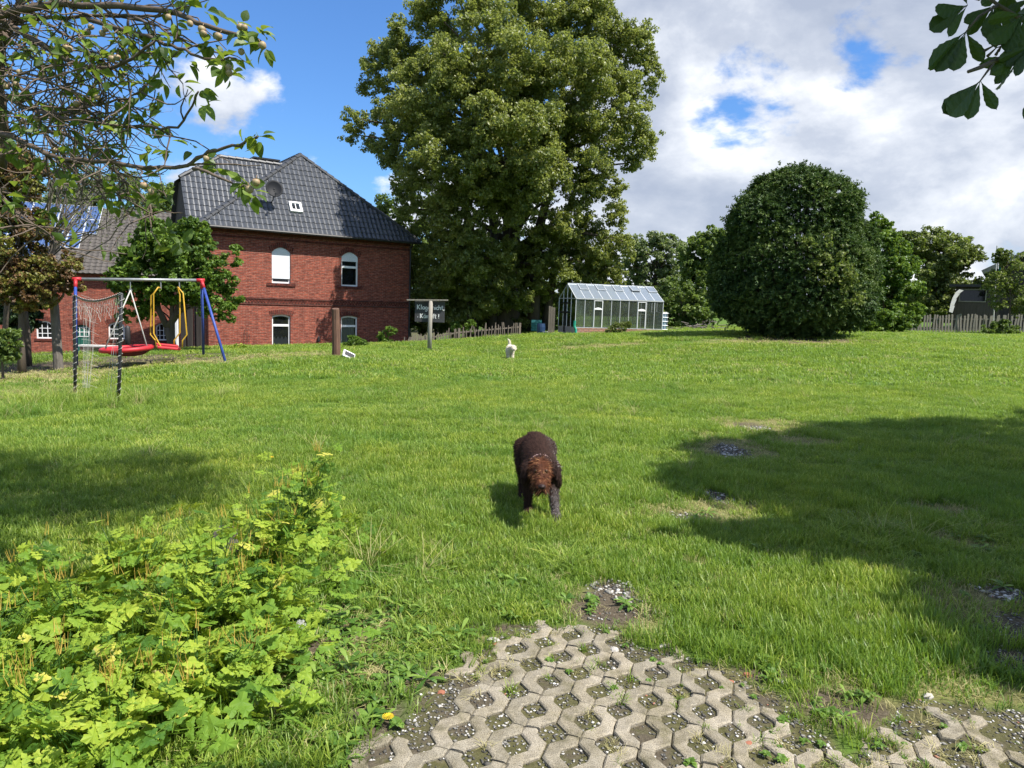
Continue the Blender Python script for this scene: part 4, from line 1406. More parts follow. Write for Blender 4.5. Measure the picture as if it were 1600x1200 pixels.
def fence(name, label, path, ph, spacing, wdt, mat, irregular=0.0, sink=(0, 0)):
    x00, x11 = path[0][0], path[-1][0]
    z1 = lambda x, y: z1_ground(x, y) - (sink[0] + (sink[1] - sink[0]) * (x - x00) / (x11 - x00))
    root = empty(name, (path[0][0], path[0][1], 0), 0, label, 'fence')
    ox, oy = path[0][0], path[0][1]
    mbp_ = MB()
    mbp_.box((-wdt / 2, -.011, 0), (wdt / 2, .011, ph * .96))
    mbp_.poly([(-wdt / 2, -.011, ph * .96), (wdt / 2, -.011, ph * .96), (0, -.011, ph)]); mbp_.poly([(wdt / 2, .011, ph * .96), (-wdt / 2, .011, ph * .96), (0, .011, ph)])
    mbp_.poly([(-wdt / 2, -.011, ph * .96), (0, -.011, ph), (0, .011, ph), (-wdt / 2, .011, ph * .96)]); mbp_.poly([(0, -.011, ph), (wdt / 2, -.011, ph * .96), (wdt / 2, .011, ph * .96), (0, .011, ph)])
    pm_ = mbp_.mesh('picket', mat)
    pom = MB(); pom.box((-.05, -.05, -.3), (.05, .05, ph * 1.05)); pom = pom.mesh('post', mat)
    cnt = 0
    for (xa, ya), (xb, yb) in zip(path[:-1], path[1:]):
        ln = math.hypot(xb - xa, yb - ya)
        ang = math.atan2(yb - ya, xb - xa)
        n = int(ln / spacing)
        for i in range(n):
            t = (i + .5) / n
            x = xa + (xb - xa) * t; y = ya + (yb - ya) * t
            o = link('picket', pm_, root, (x - ox, y - oy, z1(x, y) + .04 + random.uniform(-.5, .2) * irregular * .4), (random.gauss(0, .02) , random.gauss(0, .035 + irregular * .25), ang), (1 + random.uniform(-.2, .2) * irregular * 2, 1, 1 + random.uniform(-1, 1) * irregular))
            cnt += 1
        m = max(1, int(ln / 2.3))
        for i in range(m + 1):
            t = i / m
            x = xa + (xb - xa) * t; y = ya + (yb - ya) * t
            link('post', pom, root, (x - ox - math.sin(ang) * -.09, y - oy + math.cos(ang) * .09, z1(x, y)), (0, random.gauss(0, .02), ang))
        for hz in (.22, .78):
            mb = MB()
            for i in range(m):
                x0_, y0_ = xa + (xb - xa) * i / m, ya + (yb - ya) * i / m
                x1_, y1_ = xa + (xb - xa) * (i + 1) / m, ya + (yb - ya) * (i + 1) / m
                mb.beam((x0_ - ox, y0_ - oy + .035, z1(x0_, y0_) + ph * hz), (x1_ - ox, y1_ - oy + .035, z1(x1_, y1_) + ph * hz), .03, .06)
            mb.build('rail', mat, root)
    return root


f0 = P(1422, 520, 38); f1 = P(1660, 525, 37)
fence('picket_fence', 'grey weathered picket fence along the right back edge of the lawn', [(f0[0], f0[1]), (f1[0], f1[1])], 0.92, 0.145, .085, M_wood_pale, 0.06)
fence('picket_fence', 'uneven split-picket fence running from the farmhouse corner towards the greenhouse', [(P(552, 535, 32.5)[0], 32.5), (P(640, 535, 32.8)[0], 32.8), (P(715, 530, 33.8)[0], 33.8), (P(810, 525, 35.2)[0], 35.2)], 0.74, 0.125, .04, M_wood_old, 0.2, (.34, .08))

# ================================================================ GREENHOUSE
g0 = P(898, 523, 33); gdir = norm(np.array([[0.94, 0.26, 0]]))[0]
GL, GD = 4.32, 2.35
gang = math.atan2(gdir[1], gdir[0])
gz = z1(g0[0] + 1, g0[1])
gh_ = empty('greenhouse', (g0[0], g0[1], gz), gang, 'aluminium greenhouse with glass panes on a low pink brick base', 'greenhouse')
zb0 = P(899, 511.5, 33)[2] - gz; ze = P(898, 466, 33)[2] - gz; zr = P(882, 443, 33.9)[2] - gz
mb = MB()
nbk = int(GL / .25)
# base wall of separate bricks in staggered courses
bk = MB(); bk.box((.004, -.02, .004), (.246, .10, zb0 / 3 - .008)); bkm = bk.mesh('brick', M_brick_pale)
core = MB(); core.box((0, -.005, -.35), (GL, .09, zb0 - .01)); core.box((0, .095, -.35), (.09, GD, zb0 - .01)); core.box((GL - .09, .095, -.35), (GL, GD, zb0 - .01)); core.box((.095, GD - .09, -.35), (GL - .095, GD, zb0 - .01))
bwall = core.build('base_wall', simple('mortar', (.36, .33, .30), .9), gh_)
for r_ in range(3):
    for i in range(nbk + 1):
        x = i * .25 - (.125 if r_ % 2 else 0)
        if x < -.01 or x + .25 > GL + .01: continue
        link('brick', bkm, bwall, (x, -random.uniform(0, .008), r_ * zb0 / 3), (0, 0, random.gauss(0, .01)))
NBAY = 10
bayw = GL / NBAY
mb = MB()
t_ = .028
for i in range(NBAY + 1):
    x = i * bayw
    mb.box((x - t_ / 2, -t_ / 2, zb0), (x + t_ / 2, t_ / 2, ze - .02))
    mb.beam((x, 0, ze), (x, GD / 2, zr), t_, t_)
    mb.beam((x, GD, ze), (x, GD / 2, zr), t_, t_)
    mb.box((x - t_ / 2, GD - t_ / 2, zb0), (x + t_ / 2, GD + t_ / 2, ze - .02))
mb.box((-.02, -.035, ze - .03), (GL + .02, .02, ze + .02)); mb.box((-.02, GD - .02, ze - .03), (GL + .02, GD + .035, ze + .02))
mb.box((-.02, GD / 2 - .03, zr - .01), (GL + .02, GD / 2 + .03, zr + .04)); mb.box((-.02, -.03, zb0 - .01), (GL + .02, .02, zb0 + .02))
for x in (0, GL):
    for y_ in (GD * .27, GD * .5, GD * .73):
        zz = ze + (zr - ze) * (1 - abs(y_ - GD / 2) / (GD / 2))
        mb.box((x - .014, y_ - .014, zb0), (x + .014, y_ + .014, zz))
    mb.box((x - .012, .02, ze - .015), (x + .012, GD - .02, ze + .015))
# thin wind braces
for xa, za_, xb, zb2 in ((.05, zb0 + .1, bayw, ze), (3 * bayw, ze, 3.9 * bayw, zb0 + .1), (6 * bayw, ze, 6.9 * bayw, zb0 + .1), (4.7 * bayw, ze, 5 * bayw, zb0 + .3)):
    mb.beam((xa, .03, za_), (xb, .03, zb2), .012, .012)
mb.build('frame', M_alu, gh_)
pn_ = MB(); pn_.box((.016, -.003, 0), (bayw - .016, .003, ze - zb0 - .06)); pnm = pn_.mesh('side_pane', M_ghglass)
for i in range(NBAY):
    link('side_pane', pnm, gh_, (i * bayw, 0, zb0 + .03))
    link('side_pane', pnm, gh_, (i * bayw, GD, zb0 + .03))
sl_ = math.hypot(GD / 2, zr - ze); sa_ = math.atan2(zr - ze, GD / 2)
rp = MB(); rp.box((.016, .02, -.003), (bayw - .016, sl_ - .03, .003)); rpm = rp.mesh('roof_pane', M_roofglass)
rp2 = MB(); rp2.box((.016, .02, -.003), (bayw - .016, sl_ * .58, .003)); rpm2 = rp2.mesh('roof_pane', M_roofglass)
vt = MB(); vt.box((-.005, 0, .0), (bayw + .005, -sl_ * .40, .012)); 
vg = MB()
for lo, hi in (((0, -sl_ * .42, -.02), (.025, 0, .02)), ((bayw - .025, -sl_ * .42, -.02), (bayw, 0, .02)), ((.025, -sl_ * .42, -.02), (bayw - .025, -sl_ * .42 + .025, .02))): vg.box(lo, hi)
vfm = vg.mesh('roof_vent', M_alu); vp = MB(); vp.box((.025, -sl_ * .40, -.003), (bayw - .025, -.01, .003)); vpm = vp.mesh('pane', M_roofglass)
for i in range(NBAY):
    vent = i in (1, 3, 5, 7, 9)
    link('roof_pane', rpm2 if vent else rpm, gh_, (i * bayw, 0, ze + .01), (sa_, 0, 0))
    link('roof_pane', rpm, gh_, (i * bayw + bayw, GD, ze + .01), (sa_, 0, PI))
    if vent:
        o = link('roof_vent', vfm, gh_, (i * bayw, GD / 2 - .02, zr + .02), (sa_ - (.10 if i == 7 else .03), 0, 0))
        link('pane', vpm, o)
for x in (0, GL):
    for j, (ya_, yb_) in enumerate(((.02, GD * .26), (GD * .28, GD * .49), (GD * .51, GD * .72), (GD * .74, GD - .02))):
        za_ = ze + (zr - ze) * (1 - abs(ya_ - GD / 2) / (GD / 2)) - .03; zb2 = ze + (zr - ze) * (1 - abs(yb_ - GD / 2) / (GD / 2)) - .03
        mb = MB(); mb.poly([(x, ya_, zb0 + .02), (x, yb_, zb0 + .02), (x, yb_, zb2), (x, ya_, za_)]); mb.build('gable_pane', M_ghglass, gh_)
mb = MB(); mb.box((-.05, GD * .30, zb0 + .62), (-.02, GD * .9, zb0 + .70)); mb.box((-.05, GD * .30, ze - .25), (-.02, GD * .9, ze - .19)); mb.box((-.05, GD * .58, .0), (-.02, GD * .62, ze - .19)); mb.build('door', M_black, gh_)
for i, w_ in ((2, .1), (7, .08)):
    mb = MB()
    mb.box((i * bayw + .01, -.035, zb0 + .02), (i * bayw + .035, -.016, ze - .06)); mb.box((i * bayw + bayw - .035, -.035, zb0 + .02), (i * bayw + bayw - .01, -.016, ze - .06))
    mb.box((i * bayw + .036, -.035, ze - .09), (i * bayw + bayw - .036, -.016, ze - .06)); mb.box((i * bayw + .036, -.035, zb0 + .82), (i * bayw + bayw - .036, -.016, zb0 + .87))
    pts = [(i * bayw + .04 + (bayw - .08) * s_, -.02, zb0 + .88 + .05 * math.sin(PI * s_)) for s_ in np.linspace(0, 1, 7)]
    mb.poly(pts + [(i * bayw + bayw - .04, -.02, zb0 + .87), (i * bayw + .04, -.02, zb0 + .87)][::1])
    mb.build('louvre_window', M_white, gh_)
mb = MB()
mb.box((7.9 * bayw, .5, zb0 + .66), (9.85 * bayw, 1.0, zb0 + .70)); mb.box((8.5 * bayw, .4, zb0 + .78), (9.85 * bayw, .8, zb0 + .81))
for k in range(4): mb.tube([(6.9 * bayw, .35, zb0 + .12 + .18 * k), (9.9 * bayw, .35, zb0 + .12 + .18 * k)], .008, 4)
mb.build('shelf', M_oldwhite, gh_)
mb = MB(); mb.tube([(-.03, -.08, .55), (-.04, -.08, .3), (.03, -.10, .15), (.04, -.12, -.1)], .055, 8)
tag(mb.build('drain_pipe', M_mint, loc=(g0[0], g0[1], gz)), 'bright green plastic pipe at the near left corner of the greenhouse', 'pipe')
q = P(861, 520, 33.2)
mb = MB()
for i in range(3): mb.box((-.14 + i * .10, -.015, -.2), (-.05 + i * .10, .015, 1.28 - .03 * i))
tag(mb.build('plank_screen', M_wood_old, loc=(q[0], q[1], z1(q[0], q[1]))), 'upright weathered planks left of the greenhouse', 'screen')
q = P(1029, 516, 34.9)
ibc = empty('water_tank', (q[0], q[1], z1(q[0], q[1]) - .05), .3, 'pale blue and white water tank behind the right end of the greenhouse', 'tank')
mb = MB(); mb.box((-.3, -.4, .12), (.2, .4, .92)); mb.build('container', simple('tank_plastic', (.20, .30, .38), .5, var=.2), ibc, bevel=.05)
mb = MB()
for i in range(5):
    mb.tube([(-.32 + .13 * i, -.43, .1), (-.32 + .13 * i, -.43, .94)], .009, 5)
    mb.tube([(-.34, -.43, .15 + .19 * i), (.24, -.43, .15 + .19 * i)], .009, 5)
mb.build('cage', M_alu, ibc)
mb = MB(); mb.box((-.34, -.44, 0), (.24, .44, .10)); mb.build('pallet', M_blue, ibc)
mb = MB(); mb.box((-.3, -.4, .93), (.2, .4, .97)); mb.build('lid', M_white, ibc)
q = P(845, 521, 34.2)
mb = MB(); mb.lathe((0, 0, 0), [(.16, 0), (.2, .2), (.2, .4), (.18, .55)], 14)
tag(mb.build('barrel', simple('blue_barrel', (.02, .05, .12), .5), loc=(q[0], q[1], z1(q[0], q[1]))), 'dark blue barrel in the shade left of the greenhouse', 'barrel')
q = P(853, 520, 33.5)
mb = MB(); mb.box((-.16, -.12, 0), (.16, .12, .14)); tag(mb.build('crate', simple('grey_crate', (.33, .35, .38), .6), loc=(q[0], q[1], z1(q[0], q[1])), bevel=.01), 'small pale grey crate on the ground between the barrel and the greenhouse', 'crate')
q = P(838, 510, 40)
mb = MB(); mb.box((-.28, -.3, .1), (.28, .3, .7)); 
for i in range(4): mb.box((-.29, -.33, .14 + .14 * i), (.29, -.301, .20 + .14 * i))
tag(mb.build('garden_bench', simple('teal_paint', (.03, .16, .17), .7), loc=(q[0], q[1], z1(q[0], q[1]))), 'teal slatted box seen in the gap left of the greenhouse', 'box')

# ================================================================ RIGHT EDGE: wooden barn, shed, flagpole
q = P(1549, 500, 46)
zg = z1(q[0], 46)
zev = P(1535, 417, 46)[2]
barn2 = empty('wooden_barn', (q[0], 46, 0), -0.60, 'dark timber barn with a pitched roof, cut off by the right edge', 'barn')
sl2 = 0.56
mb = MB()
for i in range(60):
    x = i * .2
    top = zev + min(x + .1, 12 - x - .1) * sl2
    mb.box((x + .006, -.02 - (.012 if i % 2 else 0), zg - .3), (x + .194, .02, top - .05))
o = mb.build('board_wall', M_wood_dark, barn2); o['kind'] = 'stuff'
mb = MB(); mb.poly([(0.05, .022, zg - .3), (11.95, .022, zg - .3), (11.95, .022, zev), (6, .022, zev + 6 * sl2 - .1), (.05, .022, zev)]); mb.box((0, .03, zg - .3), (.1, 14, zev)); mb.build('wall', M_wood_dark, barn2)
mb = MB()
for sx in (0, 1):
    a = (-.7, zev - .7 * sl2) if not sx else (12.7, zev - .7 * sl2)
    c_ = (6, zev + 6 * sl2)
    mb.poly([(a[0], -.6, a[1]), (c_[0], -.6, c_[1]), (c_[0], 14, c_[1]), (a[0], 14, a[1])])
    mb.poly([(a[0], -.6, a[1] + .22), (c_[0], -.6, c_[1] + .22), (c_[0], 14, c_[1] + .22), (a[0], 14, a[1] + .22)])
    mb.poly([(a[0], -.6, a[1]), (c_[0], -.6, c_[1]), (c_[0], -.6, c_[1] + .22), (a[0], -.6, a[1] + .22)])
    mb.poly([(a[0], -.6, a[1]), (a[0], 14, a[1]), (a[0], 14, a[1] + .22), (a[0], -.6, a[1] + .22)])
mb.build('roof', M_tile_old, barn2)
mb = MB(); mb.beam((-.72, -.62, zev - .7 * sl2 + .05), (6, -.62, zev + 6 * sl2 + .05), .04, .26); mb.beam((12.72, -.62, zev - .7 * sl2 + .05), (6, -.62, zev + 6 * sl2 + .05), .04, .26); mb.build('bargeboard', M_wood_pale, barn2)
mb = MB()
for k in range(3): mb.box((3.0 + k * 1.3, -.06, zg + .1), (4.0 + k * 1.3, -.04, zg + 1.0))
mb.build('window', M_oldwhite, barn2)

Ys = 42
a = P(1494, 446, Ys); b = P(1548, 498, Ys); zg = z1(a[0], Ys)
shed = empty('garden_shed', (a[0], Ys, 0), -0.56, 'small dark-boarded shed with one wide window and flat roof', 'shed')
wd_ = b[0] - a[0]
w0 = P(1500, 454, Ys)[0] - a[0]; w1 = P(1533, 454, Ys)[0] - a[0]; wz1 = P(1500, 453, Ys)[2]; wz0 = P(1500, 470, Ys)[2]
mb = MB()
nbd = 14
for i in range(nbd):
    xa = wd_ * i / nbd; xb = wd_ * (i + 1) / nbd
    if xb < w0 or xa > w1: mb.box((xa + .006, -.03, zg - .2), (xb - .006, .03, a[2] - .1))
    else: mb.box((xa + .006, -.03, zg - .2), (xb - .006, .03, wz0 - .03)); mb.box((xa + .006, -.03, wz1 + .03), (xb - .006, .03, a[2] - .1))
mb.box((0, .035, zg - .2), (.08, 2.5, a[2] - .1)); mb.box((wd_ - .08, .035, zg - .2), (wd_, 2.5, a[2] - .1)); mb.box((.08, 2.4, zg - .2), (wd_ - .08, 2.5, a[2] - .1))
mb.build('board_wall', simple('shed_board', (.10, .082, .066), .9, var=.4, stretch=(3, 3, .3)), shed)['kind'] = 'stuff'
mb = MB(); mb.box((-.35, -.4, a[2] - .08), (wd_ + .3, 2.7, a[2] + .06)); mb.build('roof', M_gutter, shed)
mb = MB()
for lo, hi in (((w0 - .06, -.07, wz0 - .06), (w1 + .06, -.033, wz0)), ((w0 - .06, -.07, wz1), (w1 + .06, -.033, wz1 + .06)), ((w0 - .06, -.07, wz0), (w0, -.033, wz1)), ((w1, -.07, wz0), (w1 + .06, -.033, wz1))): mb.box(lo, hi)
wn = mb.build('window', M_wood_pale, shed)
mb = MB(); mb.poly([(w0, -.02, wz0), (w1, -.02, wz0), (w1, -.02, wz1), (w0, -.02, wz1)]); mb.build('pane', M_glass, wn)
q0 = P(1482, 496, 41.6); 
mb = MB()
arc = [P(x, y, 41.4) for x, y in ((1483, 487), (1485, 476), (1488, 466), (1493, 457), (1499, 452))]
for i in range(4):
    p0, p1 = arc[i], arc[i + 1]
    for k in range(4):
        y0_, y1_ = .5 * k, .5 * (k + 1)
        dz = .05 * (k % 2)
        mb.poly([p0 + [.62 * y0_, y0_, dz * .3], p1 + [.62 * y0_, y0_, dz * .3], p1 + [.62 * y1_, y1_, (.05 - dz) * .3], p0 + [.62 * y1_, y1_, (.05 - dz) * .3]])
    mb.poly([p0, p1, p1 + [.25, 0, -.06], p0 + [.2, 0, -.06]])
o = mb.build('tarpaulin_cover', M_oldwhite); tag(o, 'curved pale tarpaulin hood leaning on the left side of the small shed', 'tarpaulin')
Yf = 37
fp = empty('flagpole', tuple(P(1552, 515, Yf)), 0, 'thin white flagpole with a limp green and white flag behind the picket fence', 'flagpole')
fo = P(1552, 515, Yf)
mb = MB(); ft = P(1558, 384, Yf) - fo; mb.tube([(0, 0, -.3), tuple(ft * .5), tuple(ft)], .03, 7); mb.build('pole', M_oldwhite, fp)
def flag_piece(u0, u1, mat, nm):
    mb = MB()
    n = 7
    for i in range(n):
        za = ft[2] - .05 - 1.0 * i / n; zb = ft[2] - .05 - 1.0 * (i + 1) / n
        k = 4
        for j in range(k):
            ua = u0 + (u1 - u0) * j / k; ub = u0 + (u1 - u0) * (j + 1) / k
            f = lambda u, z: (ft[0] + .03 + u * .55 * (1 + .15 * math.sin(z * 3)), .06 * math.sin(u * 22), z - u * .45)
            mb.poly([f(ua, za), f(ub, za), f(ub, zb), f(ua, zb)])
    mb.build(nm, mat, fp)
flag_piece(0.0, .25, simple('flag_white', (.6, .6, .6), .8), 'flag')
flag_piece(.25, .5, simple('flag_green', (.03, .22, .17), .8), 'flag')
flag_piece(.5, .7, simple('flag_rose', (.45, .28, .25), .8), 'flag')

# ================================================================ TREES
BIG = [(588, 195, 52, 42, -1), (618, 112, 55, 42, 0), (665, 70, 62, 55, -1), (730, 15, 70, 60, 0), (815, -20, 80, 60, 0), (900, 40, 70, 55, 0), (955, 90, 62, 60, -1),
       (995, 130, 36, 55, -1), (985, 225, 45, 38, -1), (940, 180, 65, 70, -3), (860, 130, 85, 80, -4), (770, 110, 90, 85, -5), (690, 160, 80, 75, -4), (640, 235, 52, 50, -2),
       (700, 260, 75, 65, -5), (790, 230, 90, 80, -6), (880, 240, 75, 65, -4), (925, 310, 50, 48, -2), (660, 320, 48, 48, -2), (735, 345, 60, 55, -4), (940, 375, 48, 45, -1.5),
       (700, 405, 48, 50, -2), (790, 310, 60, 45, -5), (955, 425, 34, 34, -1), (905, 395, 44, 50, 0), (915, 440, 44, 36, .5), (755, 440, 50, 48, -2), (870, 340, 45, 40, -3), (690, 460, 34, 36, -.5), (805, 470, 55, 40, 0), (895, 455, 36, 30, 1.0), (770, 480, 90, 28, 2.5), (730, 430, 60, 60, -3), (680, 440, 42, 60, -1), (840, 410, 60, 50, -1), (800, 390, 70, 50, 1), (700, 490, 50, 30, 1), (850, 485, 50, 30, 2), (960, 400, 34, 40, 0), (655, 160, 50, 40, 0), (720, 475, 50, 34, -2), (665, 400, 34, 50, -1), (930, 455, 36, 34, -1), (830, 290, 60, 50, -5), (870, 400, 50, 50, -2), (760, 400, 55, 50, -4), (818, 445, 40, 34, -2), (640, 360, 30, 40, -1)]
tb = P(790, 522, 42)
big = lobed_tree('old_maple_tree', 'huge spreading old tree towering in the middle behind the greenhouse', 'tree', 42, BIG, 0.15, 450000, M_oak, base=(tb[0], 42), trunk_r=0.75, sub=8, puff=0.33,
                 trunk_top=P(800, 120, 42), limbs=90, tone_sd=0.20, inner=.12, bias_front=.12)
for k, (px, r_, tx) in enumerate(((740, .32, 700), (770, .28, 745), (832, .34, 880), (850, .22, 930))):
    b_ = P(px, 525, 41.0 + k * .5); t_ = P(tx, 210, 39.5 + k * .4)
    mb = MB(); m_ = (b_ + t_) / 2 + np.array([(.5 if px < 790 else -.5), 0, .4])
    b_[2] = z1(b_[0], b_[1]) - .2
    mb.tube([b_, b_ * .6 + m_ * .4, m_, m_ * .4 + t_ * .6, t_], [r_ * 1.1, r_, r_ * .8, r_ * .5, r_ * .15], 8)
    mb.build('stem', M_bark, big, smooth=True)

YEW = [(1242, 350, 88, 80, 0), (1240, 415, 112, 76, 0), (1240, 465, 116, 58, 0), (1288, 325, 44, 40, -.3), (1188, 350, 42, 44, -.3), (1242, 302, 50, 34, 0), (1338, 410, 25, 60, 0), (1142, 430, 27, 60, 0)]


def dense_dome(name, label, cat, Y, lobes, leaf, tufts, per, mat, base, trunk_r):
    """A tight clipped-looking crown: small sprays standing out of a lumpy closed surface, with darker depth inside."""
    C_ = np.array([P(q[0], q[1], Y + q[4]) for q in lobes]); R_ = []
    for q in lobes:
        rx = q[2] / FPX * Y; rz = q[3] / FPX * Y
        R_.append((rx, rx * .92 if rx > 1.5 else rx * 1.5, rz))
    R_ = np.array(R_)
    w_ = R_[:, 0] * R_[:, 2] + R_[:, 1] * R_[:, 2]
    root = empty(name, (0, 0, 0), 0, label, cat)
    k = rng.choice(len(C_), tufts * 3, p=w_ / w_.sum())
    d = rand_unit(len(k))
    lump = -.055 + .055 * vnoise(d[:, 0] * 6 + k, d[:, 2] * 6 + d[:, 1] * 5, 2) + .05 * vnoise(d[:, 0] * 15, d[:, 2] * 14 + d[:, 1] * 11 + k, 5)
    depth = np.where(rng.random(len(k)) < .3, rng.uniform(.8, .93, len(k)), 1.0)
    p_ = C_[k] + d * R_[k] * ((1 + lump) * depth)[:, None]
    ok = np.ones(len(k), bool)
    for j in range(len(C_)):
        r2 = (((p_ - C_[j]) / R_[j]) ** 2).sum(1)
        ok &= (r2 > .80) | (k == j)
    gz_ = zt(p_[:, 0], p_[:, 1])
    ok &= p_[:, 2] > gz_ + .05
    p_ = p_[ok][:tufts]; d = d[ok][:tufts]; gz_ = gz_[ok][:tufts]; n = len(p_)
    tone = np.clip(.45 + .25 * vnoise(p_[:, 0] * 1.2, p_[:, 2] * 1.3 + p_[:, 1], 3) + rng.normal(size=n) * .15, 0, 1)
    sp_ax = norm(d * np.array([1, 1, .6]) + np.array([0, 0, .35]) + rng.normal(size=(n, 3)) * .4)
    ln_s = rng.uniform(.14, .34, n) * (1 + .8 * (rng.random(n) < .12))
    kk = np.repeat(np.arange(n), per); m = len(kk)
    t = rng.random(m)
    side = norm(np.cross(sp_ax[kk], rand_unit(m)))
    c = p_[kk] + sp_ax[kk] * (t * ln_s[kk])[:, None] + side * (leaf * .5 * (1 - t * .5))[:, None] - np.array([0, 0, 1]) * (.25 * ln_s[kk] * t * t)[:, None]
    ax = norm(sp_ax[kk] * .9 + side + rng.normal(size=(m, 3)) * .2)
    nn = norm(np.array([0, 0, .8]) + d[kk] * .6 + rng.normal(size=(m, 3)) * .4)
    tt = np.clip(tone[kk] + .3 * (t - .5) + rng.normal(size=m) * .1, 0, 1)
    leaf_cloud('crown', c, ax, nn, leaf * rng.uniform(.7, 1.3, m), leaf * .34 * rng.uniform(.7, 1.2, m), tt, mat, root)
    b_ = np.array([base[0], base[1], z1(*base) - .15])
    mb = MB()
    top = C_.mean(0)
    mb.tube([b_, (b_ + top) / 2, top], [trunk_r * 1.2, trunk_r, trunk_r * .5], 9)
    for i in range(90):
        e_ = p_[int(rng.integers(n))]; e_ = top + (e_ - top) * .93
        mb.tube([b_ + [0, 0, rng.uniform(.3, 2.)], (b_ + e_) / 2 + [0, 0, .4], e_], [.07, .04, .01], 4, cap=False)
    mb.build('trunk', M_bark, root, smooth=True)
    return root


dense_dome('yew_tree', 'big dense dark dome-shaped yew standing in the lawn', 'tree', 27.5, YEW, .115, 15000, 18, M_yew, (P(1240, 526, 27.5)[0], 27.5), .3)
lobed_tree('bramble_bush', 'pale-leaved climber bush growing out of the right front of the yew', 'bush', 25.0, [(1285, 385, 32, 22), (1300, 420, 38, 26), (1325, 450, 26, 30)], 0.10, 1700, M_olive, trunk_r=.02, sub=6, puff=.3, limbs=14, base=(P(1290, 520, 27)[0], 26.6))

